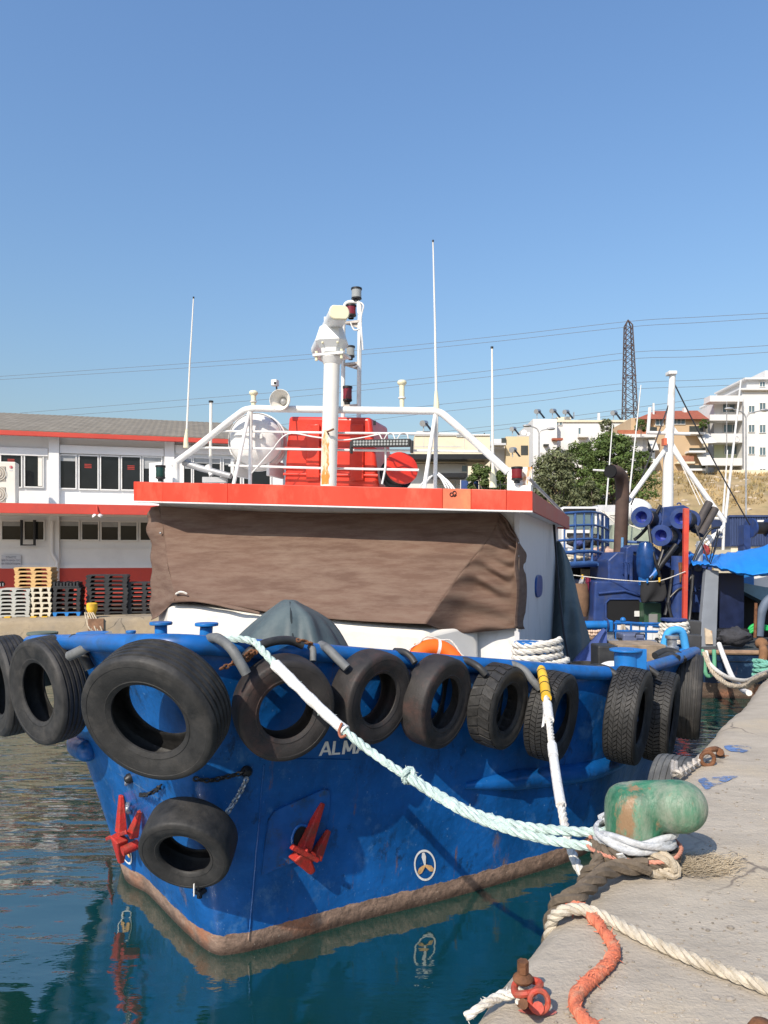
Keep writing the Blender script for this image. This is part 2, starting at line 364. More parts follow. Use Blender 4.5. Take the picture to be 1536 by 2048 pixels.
# ------------------------------------------------------------------ the quay we stand on
def concrete_mat(name, base, warm, dark):
    m = bpy.data.materials.new(name); m.use_nodes = True; t = m.node_tree; N = t.nodes; L = t.links; b = N['Principled BSDF']
    geo = N.new('ShaderNodeNewGeometry')
    def nz(sc, det, st=(1, 1, 1), rg=.6):
        mp = N.new('ShaderNodeVectorMath'); mp.operation = 'MULTIPLY'; mp.inputs[1].default_value = st; L.new(geo.outputs['Position'], mp.inputs[0])
        n = N.new('ShaderNodeTexNoise'); n.inputs['Scale'].default_value = sc; n.inputs['Detail'].default_value = det; n.inputs['Roughness'].default_value = rg
        L.new(mp.outputs[0], n.inputs['Vector']); return n.outputs[0]
    def ramp(src, a, c, ca=(0, 0, 0, 1), cc=(1, 1, 1, 1)):
        r = N.new('ShaderNodeValToRGB'); e = r.color_ramp.elements; e[0].position = a; e[1].position = c; e[0].color = ca; e[1].color = cc
        L.new(src, r.inputs[0]); return r.outputs[0]
    def mix(f, a, c):
        x = N.new('ShaderNodeMix'); x.data_type = 'RGBA'
        for i, v in ((0, f), (6, a), (7, c)):
            if isinstance(v, bpy.types.NodeSocket): L.new(v, x.inputs[i])
            else: x.inputs[i].default_value = v
        return x.outputs[2]
    st = (.8, 1.35, 1)
    c = ramp(nz(3.2, 10, st, .7), .3, .72, tuple(x * .78 for x in base) + (1,), tuple(x * 1.15 for x in base) + (1,))
    c = mix(ramp(nz(.9, 6), .48, .66), c, (*warm, 1))
    c = mix(ramp(nz(11, 8, (1, 1.6, 1), .8), .655, .73), c, (*dark, 1))
    c = mix(ramp(nz(2.2, 9, (1, 2, 1), .8), .66, .72), c, tuple(x * .8 for x in dark) + (1,))
    c = mix(ramp(nz(46, 4, (1, 1, 1), .6), .68, .74), c, (.55, .52, .46, 1))
    vo = N.new('ShaderNodeTexVoronoi'); vo.feature = 'DISTANCE_TO_EDGE'; vo.inputs['Scale'].default_value = .8
    wv = N.new('ShaderNodeVectorMath'); wv.operation = 'MULTIPLY_ADD'; wv.inputs[1].default_value = (.45, .45, .45); nn = N.new('ShaderNodeTexNoise'); nn.inputs['Scale'].default_value = 2.5; nn.inputs['Detail'].default_value = 6
    L.new(geo.outputs['Position'], nn.inputs['Vector']); L.new(nn.outputs['Color'], wv.inputs[0]); L.new(geo.outputs['Position'], wv.inputs[2]); L.new(wv.outputs[0], vo.inputs['Vector'])
    crk = ramp(vo.outputs['Distance'], .004, .012, (1, 1, 1, 1), (0, 0, 0, 1))
    km = N.new('ShaderNodeMath'); km.operation = 'MULTIPLY'; L.new(crk, km.inputs[0]); L.new(ramp(nz(.9, 4), .45, .6), km.inputs[1])
    c = mix(km.outputs[0], c, tuple(x * 1.1 for x in dark) + (1,))
    c = mix(ramp(nz(95, 3, (1, 1, 1), .7), .60, .70), c, tuple(x * .75 for x in base) + (1,))
    L.new(c, b.inputs['Base Color']); b.inputs['Roughness'].default_value = .88; b.inputs['Specular IOR Level'].default_value = .25
    bp = N.new('ShaderNodeBump'); bp.inputs['Strength'].default_value = .55; bp.inputs['Distance'].default_value = .03
    ad = N.new('ShaderNodeMath'); ad.operation = 'ADD'; L.new(nz(6, 8, st, .65), ad.inputs[0])
    ml = N.new('ShaderNodeMath'); ml.operation = 'MULTIPLY'; ml.inputs[1].default_value = .35; L.new(nz(60, 4), ml.inputs[0]); L.new(ml.outputs[0], ad.inputs[1])
    L.new(ad.outputs[0], bp.inputs['Height']); L.new(bp.outputs[0], b.inputs['Normal'])
    return m
CONC = concrete_mat('worn_concrete', (.405, .352, .28), (.44, .365, .262), (.18, .15, .12))
CONC2 = concrete_mat('old_ochre_concrete', (.33, .26, .17), (.24, .20, .15), (.10, .085, .065))
QD = V((.548, .836, 0)); QI = V((.836, -.548, 0))          # along the quay, inland
ep = [G(943, 2048, QZ), G(1003, 1973, QZ), G(1055, 1915, QZ), G(1092, 1862, QZ), G(1150, 1788, QZ), G(1210, 1735, QZ), G(1290, 1630, QZ),
      G(1347, 1557, QZ), G(1418, 1478, QZ), G(1470, 1428, QZ), G(1499, 1398, QZ), G(1540, 1350, QZ)]
ep = [ep[0] - QD * 9] + ep + [ep[-1] + QD * 5, ep[-1] + QD * 14, ep[-1] + QD * 24]
edge = resample(smooth_path(ep, 12), .07)
mb = MB(); rows = []
prof = [(-.0, -3.2), (0, -.5), (0.004, -.22), (.03, -.105), (.075, -.045), (.14, -.012), (.25, 0), (.5, 0), (.9, 0), (1.5, 0), (3, 0), (7, 0), (20, 0), (60, 0)]
for i, e in enumerate(edge):
    r = []
    for (a, h) in prof:
        n1 = noise.noise(V((i * .07, a * 2, .3))) ; n2 = noise.noise(V((i * .31, a * 5, 1.7)))
        w = (.05 * n1 + .022 * n2) if a < .3 else 0
        zz = (.012 * n1 + .004 * n2) if a < 1.6 else 0
        r.append(e + QI * (a + w - .085) + V((0, 0, h + zz)))
    rows.append(r)
mb.grid(rows); obj('quay', mb, CONC, smooth=60, kind='structure')

# ------------------------------------------------------------------ far quay, ground, hill
FQ0 = V((-9.45, 18.2, 0)); FQD = V((3.74, 1, 0)).normalized(); FQN = V((-FQD.y, FQD.x, 0))      # edge of the far quay, inland normal
mb = MB(); rows = []
for i in range(0, 221):
    q = FQ0 + FQD * (-30 + i * .28); j = .05 * noise.noise(V((i * .25, 0, 0))); k = .03 * noise.noise(V((i * .6, 3, 0)))
    rows.append([q + V((0, 0, -2)), q + FQN * j + V((0, 0, .5)), q + FQN * (j * .6) + V((0, 0, QZ - .10)), q + FQN * .07 + V((0, 0, QZ - .01 + k)), q + FQN * .6 + V((0, 0, QZ)), q + FQN * 14 + V((0, 0, QZ))])
mb.grid(rows); obj('far_quay', mb, CONC2, smooth=60, kind='structure')
GROUND = concrete_mat('dusty_ground', (.25, .22, .17), (.30, .25, .18), (.16, .14, .11))
g0 = FQ0 + FQN * 10
mb = MB().add([g0 - FQD * 2500 + V((0, 0, QZ - .03)), g0 + FQD * 2500 + V((0, 0, QZ - .03)), g0 + FQD * 2500 + FQN * 4000 + V((0, 0, QZ - .03)), g0 - FQD * 2500 + FQN * 4000 + V((0, 0, QZ - .03))], [(0, 1, 2, 3)])
obj('ground', mb, GROUND, smooth=0, kind='structure')
def hill_h(x, y):
    t = max(0, min(1, (y - 52) / 34)); t = t * t * (3 - 2 * t)
    h = QZ - .2 + t * 11.2 + max(0, (y - 84)) * .05
    fx = max(0, min(1, (x + 4) / 34)); fx = fx * fx * (3 - 2 * fx)
    h = QZ - .2 + (h - QZ + .2) * (.30 + .70 * fx)
    return h + t * (1.0 * noise.noise(V((x * .06, y * .06, 0))) + .5 * noise.noise(V((x * .2, y * .2, 4))) + .22 * noise.noise(V((x * .6, y * .6, 9))))
mb = MB(); rows = []
for i in range(170):
    y = 50 + i * .4 if i < 110 else 94 + (i - 110) * 3.5
    rows.append([V((x * .8 - 45, y, hill_h(x * .8 - 45, y))) for x in range(190)])
mb.grid(rows)
HILL = M('dry_grass_hillside', (.32, .235, .12), .95, var=.3, scale=.5, dirt=(.17, .15, .065), damt=.55, dscale=.22, rust=(.40, .30, .19), ramt=.5, rscale=.16, bump=.9, bscale=3)
obj('hill', mb, HILL, smooth=60, kind='structure')

# ------------------------------------------------------------------ the blue work boat
boat = thing('work_boat', 'blue hulled work boat with red roofed wheelhouse, tyres hung all round its bow', 'boat', (-.3, 9.5, 0))
def ww(x, y, z): return V((x, y, z))
RAIL = [ww(-.2, 17.2, .85), ww(-1.9, 15.0, 1.3), ww(-3.1, 11.6, 1.85), ww(-3.95, 9.0, 2.04), P(60, 1285, 7.6), P(150, 1284, 6.5), P(228, 1285, 5.65), P(300, 1286, 5.27),
        P(370, 1287, 5.22), P(480, 1294, 5.42), P(620, 1303, 5.78), P(800, 1317, 6.28), P(1000, 1332, 6.9), P(1230, 1345, 7.75), P(1330, 1325, 9.0), P(1390, 1303, 10.3),
        ww(4.95, 12, 1.50), ww(5.75, 14.6, .95), ww(6.1, 16.6, .75)]
WLN = [ww(.1, 17.3, 0), ww(-1.4, 14.8, 0), ww(-2.45, 11.8, 0), ww(-2.9, 9.4, 0), G(247, 1738, 0), G(300, 1792, 0), G(372, 1866, 0), G(424, 1906, 0),
       G(470, 1908, 0), G(560, 1887, 0), G(720, 1842, 0), G(880, 1802, 0), G(1040, 1755, 0), G(1180, 1702, 0), ww(3.05, 9.25, 0), ww(3.95, 10.6, 0),
       ww(4.6, 12.2, 0), ww(5.3, 14.6, 0), ww(5.6, 16.6, 0)]
PER = 14
RC = smooth_path(RAIL, PER); WC = smooth_path(WLN, PER); NS = len(RC)
for p in WC: p.z = 0
CEN = V((.2, 10.5, 0))
def hull_pt(i, t):                              # i: place along the hull (float), t: 0 rail, 1 water line, >1 below
    i = max(0, min(NS - 1.001, i)); k = int(i); f = i - k
    r = RC[k].lerp(RC[k + 1], f); w = WC[k].lerp(WC[k + 1], f)
    if t <= 1:
        e = t ** .78
        return V((r.x + (w.x - r.x) * e, r.y + (w.y - r.y) * e, r.z * (1 - t)))
    q = (CEN - w); q.z = 0
    return w + q * (.14 * (t - 1)) + V((0, 0, -(t - 1) * .9))
def hull_frame(i, t):
    p = hull_pt(i, t); a = (hull_pt(i + .6, t) - hull_pt(i - .6, t)).normalized()
    u = (hull_pt(i, max(0, t - .02)) - hull_pt(i, t + .02)).normalized(); n = a.cross(u)
    if n.dot(p - CEN) < 0: n = -n
    return p, a, u, n.normalized()
def hull_at(px, py):                            # place on the side of the hull that this camera sees
    best = None
    for i in range(3 * PER, NS - 2 * PER):
        for k in range(0, 41):
            t = k / 40; q = proj(hull_pt(i, t)); e = (q[0] - px) ** 2 + (q[1] - py) ** 2
            if best is None or e < best[0]: best = (e, i, t)
    e, i0, t0 = best; best = (1e9, 0, 0)
    for a in range(-10, 11):
        for c in range(-10, 11):
            i = i0 + a / 10; t = max(0, t0 + c / 400); q = proj(hull_pt(i, t)); e = (q[0] - px) ** 2 + (q[1] - py) ** 2
            if e < best[0]: best = (e, i, t)
    return best[1], best[2]
TS = [0, .06, .14, .24, .34, .44, .54, .64, .74, .84, .92, 1.0, 1.3, 1.9]
mb = MB().grid([[hull_pt(i, t) for t in TS] for i in range(NS)])
a0 = hull_pt(0, 0); a1 = hull_pt(NS - 1, 0)
mb.grid([[hull_pt(0, t).lerp(hull_pt(NS - 1, t), k / 6) for t in TS] for k in range(7)])
hull = obj('hull', mb, HULLM, boat, smooth=50)
md = hull.modifiers.new('solid', 'SOLIDIFY'); md.thickness = .05; md.offset = -1
hull['label'] = 'blue hull with a brown band of growth along the water line'
def rail_pt(px):                                # point on the rail seen at column px, right of the stem
    b = min(range(6 * PER, NS), key=lambda i: abs(proj(RC[i])[0] - px)); return RC[b]
obj('rail', MB().tube([p + V((0, 0, -.005)) for p in RC[3 * PER - 20:]], .072, 14), BLUE, boat, smooth=60)
dk = [hull_pt(i, .40).lerp(V((CEN.x, CEN.y, hull_pt(i, .40).z)), .015) for i in range(0, NS, 3)]
for p in dk: p.z = p.z * .5 + .45
DECKM = M('grey_blue_deck_paint', (.10, .15, .20), .7, var=.25, rust=(.16, .09, .05), ramt=.35, rscale=3)
c0 = len(dk); mb = MB(); mb.add(dk + [V((CEN.x, CEN.y, 1.0))], [(k, (k + 1) % c0, c0) for k in range(c0)])
obj('deck', mb, DECKM, boat, smooth=60)
def on_hull(path_it, off): return [hull_pt(i, t) + hull_frame(i, t)[3] * off for (i, t) in path_it]
# rubbing strakes: half-round steel along both sides
ia, ta = hull_at(930, 1572); ib, tb = hull_at(1245, 1512)
n = 30; ie = ib + 2.2 * PER
st = [(ia + (ie - ia) * k / n, ta + (tb - ta) * min(1.1, k / n * (ie - ia) / (ib - ia))) for k in range(n + 1)]
rr = [.03 + .07 * min(1, k / 4) for k in range(n + 1)]
obj('rubbing_strake', MB().tube(on_hull(st, .0), rr, 12), HULLM, boat, smooth=60)
ia, ta = hull_at(178, 1500)
st = [(ia - 26 + 26 * k / 12 - 0, ta) for k in range(13)]
mb = MB().tube(on_hull(st, .02), .105, 14); mb.ball(on_hull(st, .02)[-1], .105, 8)
obj('rubbing_strake', mb, HULLM, boat, smooth=60)
# plate seams
for (a, b_) in (((528, 1530), (497, 1880)), ):
    pts = []
    for k in range(13):
        i, t = hull_at(a[0] + (b_[0] - a[0]) * k / 12, a[1] + (b_[1] - a[1]) * k / 12); pts.append(hull_pt(i, t) + hull_frame(i, t)[3] * .004)
    obj('weld_seam', MB().tube(pts, .0075, 6), HULLM, boat)
i1, t1 = hull_at(520, 1517); i2, t2 = hull_at(700, 1519)
obj('weld_seam', MB().tube([hull_pt(i1 + (i2 - i1) * k / 10, t1 + (t2 - t1) * k / 10) + hull_frame(i1 + (i2 - i1) * k / 10, t1)[3] * .003 for k in range(11)], .006, 6), HULLM, boat)

# lettering and emblem lie on the plating
def wrap_hull(v, i0, t0, flip=1, off=.006):      # metres right/up from a hull place -> on the plating
    p0 = hull_pt(i0, t0); mi = (hull_pt(i0 + 1, t0) - p0).length; mt = (hull_pt(i0, t0 - .05) - p0).length / .05; out = []
    for q in v:
        i = i0 + flip * q.x / mi; t = t0 - q.y / mt; out.append(hull_pt(i, t) + hull_frame(i, t)[3] * off)
    return out
LETTER = M('white_letter_paint', (.70, .70, .68), .5, var=.08, dirt=(.42, .42, .42), damt=.5, dscale=14)
def strokes(txt, lean=.26):
    G_ = {'A': [((0, 0), (.30, 1)), ((.30, 1), (.62, 0)), ((.14, .30), (.52, .30))], 'L': [((.05, 1), (.05, 0)), ((.0, .07), (.48, .07))],
          'M': [((.05, 0), (.08, 1)), ((.08, 1), (.36, .18)), ((.36, .18), (.64, 1)), ((.64, 1), (.68, 0))]}
    adv = {'A': .74, 'L': .62, 'M': .84}; x0 = 0; vs = []; fs = []
    for ch in txt:
        for (a, b_) in G_[ch]:
            a, b_ = V((*a, 0)), V((*b_, 0)); horiz = abs(a.y - b_.y) < .01
            w = V((0, .075, 0)) if horiz else V((.085, 0, 0)); o = len(vs)
            for k in range(7):
                p = a.lerp(b_, k / 6)
                for q in (p - w, p + w): vs.append(V((x0 + q.x + lean * q.y, max(0, min(1, q.y)), 0)))
            fs += [(o + 2 * k, o + 2 * k + 1, o + 2 * k + 3, o + 2 * k + 2) for k in range(6)]
        x0 += adv[ch]
    return vs, fs
v, f = strokes('ALMA')
i0, t0 = hull_at(640, 1511)
mb = MB(); mb.add(wrap_hull([V((q.x * .15, q.y * .125, 0)) for q in v], i0, t0), f); obj('name_lettering', mb, LETTER, boat, smooth=0)
il, tl = hull_at(190, 1505)
mb = MB(); mb.add(wrap_hull([V((q.x * .15 - .36, q.y * .125, 0)) for q in v], il, tl), f); obj('name_lettering', mb, LETTER, boat, smooth=0)
def emblem(px, py, r=.155):
    i0, t0 = hull_at(px, py); vs = []; fs = []
    n = 36
    for k in range(n):
        a = 2 * math.pi * k / n
        vs += [V((math.cos(a) * r, math.sin(a) * r, 0)), V((math.cos(a) * r * .86, math.sin(a) * r * .86, 0))]
    fs += [(2 * k, 2 * ((k + 1) % n), 2 * ((k + 1) % n) + 1, 2 * k + 1) for k in range(n)]
    vs = [V((p.x * .74, p.y, 0)) for p in vs]
    mb = MB(); mb.add(wrap_hull(vs, i0, t0), fs); ring = obj('thruster_ring_mark', mb, LETTER, boat, smooth=0)
    for k in range(3):
        a = math.pi / 2 + k * 2 * math.pi / 3; d = V((math.cos(a), math.sin(a), 0)); e = V((-d.y, d.x, 0))
        pts = [e * .01, d * r * .25 + e * r * .13, d * r * .55 + e * r * .20, d * r * .82 + e * r * .10, d * r * .82 - e * r * .10, d * r * .55 - e * r * .20, d * r * .25 - e * r * .13, -e * .01]
        pts = [V((p.x * .74, p.y, 0)) for p in pts]
        m2 = MB(); m2.add(wrap_hull(pts, i0, t0, off=.008), [tuple(range(8))])
        obj('thruster_blade_mark', m2, LETTER if k == 0 else M('rust_stained_letter_paint', (.55, .33, .14), .7, var=.4, scale=20), ring, smooth=0)
emblem(849, 1730); emblem(250, 1698, .15)
# ------------------------------------------------------------------ wheelhouse
WHO = V((1.6, 9.06, 0)); YAW = R(18)
ER = V((math.cos(YAW), -math.sin(YAW), 0)); EF = V((-math.sin(YAW), -math.cos(YAW), 0))      # boat's right in the picture, and forward
def wp(px, py, f=0.0):                            # pixel on the upright plane f metres forward of the wheelhouse front
    k = (px - CX) / F; o = WHO + EF * f; a = (k * o.y - o.x) / (ER.x - k * ER.y); return P(px, py, o.y + ER.y * a)
def sp(px, py, a=0.0):                            # pixel on the right-hand side wall, a metres out
    k = (px - CX) / F; o = WHO + ER * a; t = (k * o.y - o.x) / (-EF.x + k * EF.y); return P(px, py, o.y - EF.y * t)
def wl(a, f, z): return WHO + ER * a + EF * f + V((0, 0, z))
LEN = 5.6
fl = wp(313, 1200, 0); WW = (fl - WHO); WW.z = 0; WW = WW.length
slope = .047                                      # the boat lists a little to starboard
def zr(a, z): return z - slope * a                # height z at the right-hand front corner, higher to the left
def wall(a0, f0, a1, f1, zt, th=.06):
    p = [wl(a0, f0, 1.2), wl(a1, f1, 1.2)]; q = [wl(a0, f0, zr(a0, zt)), wl(a1, f1, zr(a1, zt))]
    d = (p[1] - p[0]).normalized(); nrm = V((d.y, -d.x, 0)) * th
    return MB().hexa([p[0], p[1], p[1] + nrm, p[0] + nrm], [q[0], q[1], q[1] + nrm, q[0] + nrm])
ZT = 3.80
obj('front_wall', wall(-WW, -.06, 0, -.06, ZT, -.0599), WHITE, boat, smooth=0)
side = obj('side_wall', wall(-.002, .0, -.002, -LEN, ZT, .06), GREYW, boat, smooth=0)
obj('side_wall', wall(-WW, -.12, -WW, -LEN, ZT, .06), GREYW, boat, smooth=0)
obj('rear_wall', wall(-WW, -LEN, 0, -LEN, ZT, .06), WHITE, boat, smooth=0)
# door and fittings on the right-hand side wall
def side_box(px0, px1, py0, py1, t0, t1, mat, nm, par):   # upright panel on the side wall
    a0, a1 = sp(px0, py0, t0), sp(px1, py0, t0); b0 = sp(px0, py1, t0)
    z1 = a0.z; z0 = b0.z; o = ER * (t1 - t0)
    mb = MB().hexa([V((a0.x, a0.y, z0)), V((a1.x, a1.y, z0)), V((a1.x, a1.y, z0)) + o, V((a0.x, a0.y, z0)) + o],
                   [V((a0.x, a0.y, z1)), V((a1.x, a1.y, z1)), V((a1.x, a1.y, z1)) + o, V((a0.x, a0.y, z1)) + o])
    return obj(nm, mb, mat, par, smooth=0, bev=.006)
door = side_box(1077, 1100, 1106, 1310, -.02, .012, GREYW, 'door', boat)
side_box(1086, 1089, 1206, 1210, .012, .05, BLACK, 'handle', door)
side_box(1088, 1090, 1126, 1142, .012, .016, RED, 'mark', door)
side_box(1036, 1056, 1083, 1290, -.02, .025, BLUE, 'window_frame', boat)
side_box(1039, 1053, 1095, 1278, .0, .03, GLASSD, 'window', boat)
side_box(1044, 1048, 1262, 1280, .03, .05, BLUE, 'latch', boat)
c = sp(1068, 1172, .0); mb = MB()
pts = []
for k in range(24):
    a = 2 * math.pi * k / 24; pts.append(c + EF * (.43 * math.copysign(abs(math.cos(a)) ** .6, math.cos(a))) + V((0, 0, .165 * math.copysign(abs(math.sin(a)) ** .75, math.sin(a)))))
mb.prism(pts, ER * .085); obj('porthole_cover', mb, M('deep_blue_paint', (.006, .05, .22), .4), boat, smooth=40, bev=.01)
for (x0, x1, y0, y1) in ((1060, 1063, 1214, 1240), (1064, 1066, 1214, 1238), (1068, 1070, 1213, 1236), (1071, 1073, 1212, 1236), (1056, 1068, 1262, 1263), (1056, 1066, 1270, 1271)):
    side_box(x0, x1, y0, y1, .001, .006, M('faded_grey_print', (.36, .37, .42), .6), 'faded_print', boat)
# the trunk below the windows, bulging forward
TA, TB = wp(325, 1240, .75), wp(862, 1240, .75)
tl_, tr_ = wp(340, 1208, .75), wp(848, 1262, .75)
def dz(p, z): return V((p.x, p.y, z))
tl0, tr0 = wp(318, 1300, .78), wp(905, 1300, .78)
bl0, br0 = wl(-WW + .03, 0.004, 0), wl(-.42, 0.004, 0)
mb = MB(); mb.add([dz(tl0, 1.2), dz(tr0, 1.2), dz(br0, 1.2), dz(bl0, 1.2), tl_, tr_, dz(br0, tr_.z + .1), dz(bl0, tl_.z + .12)],
                  [(0, 1, 5, 4), (1, 2, 6, 5), (3, 0, 4, 7), (4, 5, 6, 7), (2, 3, 7, 6), (3, 2, 1, 0)])
obj('trunk_cabin', mb, WHITE2, boat, smooth=30, bev=.09, segs=5)
rs = wp(470, 1237, .80); mb = MB(); pts = []
for k in range(14):
    a = 2 * math.pi * k / 14; r = .10 * (1 + .35 * noise.noise(V((k * .9, 2, 2)))); pts.append(rs + ER * (math.cos(a) * r * .8) + V((0, 0, math.sin(a) * r * (1.6 if math.sin(a) < 0 else .7))))
# roof with red fascia boards
q = {'fl': (267, 963, 1002, .28), 'a': (325, 964.5, 1003.5, .55), 'b': (455, 967, 1006, .55), 'c': (885, 977, 1017.5, .55), 'd': (942, 978, 1019, .55), 'e': (1013, 980, 1021, .55), 'fr': (1065, 982, 1022, .55)}
TOP = {k: wp(x, y0, f) for k, (x, y0, y1, f) in q.items()}; BOT = {k: wp(x, y1, f) for k, (x, y0, y1, f) in q.items()}
back = -EF * 6.0
TOP['rr'] = TOP['fr'] + back + V((0, 0, .02)); BOT['rr'] = BOT['fr'] + back + V((0, 0, .01))
TOP['rl'] = TOP['fl'] + back * .96; BOT['rl'] = BOT['fl'] + back * .96
inb = lambda p: p + (wl(-WW / 2, -2.8, 0) - V((p.x, p.y, 0))).normalized() * .03
ring = ['fl', 'a', 'e', 'fr', 'rr', 'rl']
slab_b = [inb(BOT[k]) + V((0, 0, .03)) for k in ring]; slab_t = [inb(TOP[k]) + V((0, 0, -.025)) for k in ring]
roof = obj('roof', MB().hexa(slab_b, slab_t), WHITE, boat, smooth=0); roof['label'] = 'flat white wheelhouse roof edged with red fascia boards'
def fascia(k0, k1, mat, lab=None):
    a0, a1, b0, b1 = BOT[k0], BOT[k1], TOP[k0], TOP[k1]; d = (a1 - a0).normalized(); nn = V((-d.y, d.x, 0)) * .028
    if nn.dot(wl(-WW / 2, -2.8, 0) - a0) < 0: nn = -nn
    gp = d * .0018
    o = obj('fascia_board', MB().hexa([a0 + gp, a1 - gp, a1 - gp + nn, a0 + gp + nn], [b0 + gp, b1 - gp, b1 - gp + nn, b0 + gp + nn]), mat, roof, smooth=0, bev=.006)
    if lab: o['label'] = lab
fascia('fl', 'a', RED); fascia('a', 'b', RED); fascia('b', 'c', RED)
fascia('c', 'd', REDF, 'faded orange patch of the red fascia'); fascia('d', 'e', RED); fascia('e', 'fr', RED)
REDS = M('shaded_red_paint', (.42, .10, .07), .6, var=.1)  # red with shade put in, for the roof side turned from the sun
fascia('fr', 'rr', REDS); fascia('rr', 'rl', RED); fascia('rl', 'fl', RED)
mb = MB()
for k0, k1 in (('fl', 'a'), ('a', 'e'), ('e', 'fr')):
    mb.cyl(BOT[k0] + V((0, 0, -.008)), BOT[k1] + V((0, 0, -.008)), .011, n=6)
obj('drip_edge', mb, WHITE, roof)
mb = MB()
for (x, y, r) in ((903, 989, 3.2), (909, 986, 3.4)):
    mb.tube([wp(x + r * math.cos(t * .7), y + r * 1.2 * math.sin(t * .7), .556) for t in range(9)], .0055, 5, closed=True)
mb.tube([wp(905, 991, .556), wp(909, 993, .556), wp(913, 990, .556)], .005, 5)
obj('scribbled_mark', mb, BLACK, roof)

# ------------------------------------------------------------------ things on the wheelhouse roof
ZRF = lambda px, f: wp(px, 970, f).z
def rt(path, f, r, n=10): return MB().tube([wp(x, y, f if len(p) < 3 else p[2]) for p in path for (x, y) in [p[:2]]], r, n)
rail = thing('roof_guard_rail', 'white pipe guard rail arching over the front of the red roof', 'railing', wp(661, 968, -.25))
G0 = -.25
obj('top_bar', MB().tube(smooth_path([wp(345, 930, G0), wp(395, 893, G0), wp(470, 834, G0), wp(500, 818, G0), wp(560, 818, G0), wp(700, 820, G0), wp(840, 822, G0), wp(876, 824, G0), wp(900, 840, G0), wp(950, 884, G0), wp(1016, 944, G0)], 8), .048, 12), WHITE, rail, smooth=60)
for (a, b_, fa, r) in (((467, 966), (499, 822), G0 + .35, .026), ((500, 966), (502, 822), G0, .026), ((848, 974), (871, 826), G0 + .35, .026), ((870, 974), (873, 826), G0, .026), ((352, 966), (352, 925), G0, .05), ((1022, 978), (1022, 945), G0, .05)):
    obj('post', MB().tube([wp(a[0], a[1] + 4, fa), wp(b_[0], b_[1], G0)], r, 10), WHITE, rail)
for (y0, y1, x0, x1) in ((862, 868, 437, 932), (895, 903, 393, 980), (931, 940, 458, 838)):
    obj('wire_bar', MB().tube([wp(x0, y0, G0 - .03), wp((x0 + x1) / 2, (y0 + y1) / 2 + 1, G0 - .03), wp(x1, y1, G0 - .03)], .016, 8), WHITE, rail)
obj('cable', MB().tube(smooth_path([wp(500, 950, G0), wp(540, 905, G0), wp(575, 868, G0), wp(630, 874, G0), wp(680, 880, G0), wp(720, 876, G0), wp(760, 868, G0)], 6), .010, 6), WHITE, rail)
obj('cable', MB().tube(smooth_path([wp(750, 870, G0), wp(757, 866, G0), wp(766, 880, G0), wp(775, 868, G0), wp(785, 867, G0), wp(792, 880, G0), wp(802, 867, G0), wp(814, 868, G0), wp(817, 885, G0)], 6), .009, 6), WHITE, rail)
obj('cable', MB().tube(smooth_path([wp(770, 885, G0), wp(771, 930, G0), wp(764, 968, G0)], 6), .014, 6), WHITE, rail)
for k, (x0, y0, x1, y1) in enumerate(((868, 950, 838, 970), (870, 948, 846, 971), (874, 948, 892, 972), (876, 950, 898, 973), (877, 946, 904, 974), (879, 950, 910, 975))):
    obj('cable', MB().tube(smooth_path([wp(x0, y0, G0), wp((x0 + x1) / 2, (y0 + y1) / 2 - 2, G0 + .1), wp(x1, y1 + 4, G0 + .2)], 5), .010, 6), WHITE, rail)
# mast and radar
mast = thing('radar_mast', 'thick white rust streaked mast pipe carrying the open array radar', 'mast', wp(656, 970, -.1))
mb = MB().tube([wp(657, 974, -.1), wp(659, 900, -.1), wp(664, 722, -.1)], .108, 20); obj('mast_pipe', mb, WHITE2, mast, smooth=60)
MZ = wp(664, 716, -.1)
# a rust run down the pipe front: a thin shell of stained paint with its own ragged outline
vs = []; fs = []; nrow = 22
for k in range(nrow + 1):
    y = 862 + (970 - 862) * k / nrow; cpt = wp(657 + (970 - y) * .017, y, -.1); wdt = .55 + .25 * noise.noise(V((k * .35, 5, 1))) - (.35 * max(0, 1 - k / 4))
    for j in range(7):
        a = (-.10 + (j / 6 - .5) * 1.9 * wdt); vs.append(cpt + (EF * math.cos(a) + ER * math.sin(a)) * .1095)
fs = [(k * 7 + j, k * 7 + j + 1, (k + 1) * 7 + j + 1, (k + 1) * 7 + j) for k in range(nrow) for j in range(6)]
mb = MB(); mb.add(vs, fs); obj('rust_run', mb, M('rust_run_paint', (.66, .52, .36), .7, var=.2, scale=9, rust=(.52, .20, .03), ramt=.75, rscale=3, stretch=(2.5, 2.5, .6)), mast, smooth=60)
lp = wp(657, 868, .02); obj('eye_plate', MB().tube([lp, lp + EF * .05 + V((0, 0, .02)), wp(668, 858, .04)], .014, 6), RUSTM, mast)
obj('radar_flange', MB().box(MZ + V((0, 0, .02)), (.44, .30, .035), Matrix.Rotation(-YAW, 3, 'Z')).cyl(MZ + V((0, 0, -.09)), MZ + V((0, 0, .0)), .11, .16, 20), WHITE, mast, bev=.006)
for dx in (-.18, .18):
    obj('bolt', MB().cyl(MZ + ER * dx + EF * .11 + V((0, 0, -.05)), MZ + ER * dx + EF * .11 + V((0, 0, .075)), .020, n=8), CREAM, mast)
GEAR = M('radar_grey_white', (.66, .67, .66), .4, var=.04)
hg = MZ + V((0, 0, .05)); RM = Matrix.Rotation(-YAW + R(14), 3, 'Z')
def sect(z, sx, sy, cx=0.06):                     # eight-sided section
    return [hg + RM @ V((x, y, 0)) + V((0, 0, z)) for (x, y) in ((-sx + cx, -sy), (sx - cx, -sy), (sx, -sy + cx), (sx, sy - cx), (sx - cx, sy), (-sx + cx, sy), (-sx, sy - cx), (-sx, -sy + cx))]
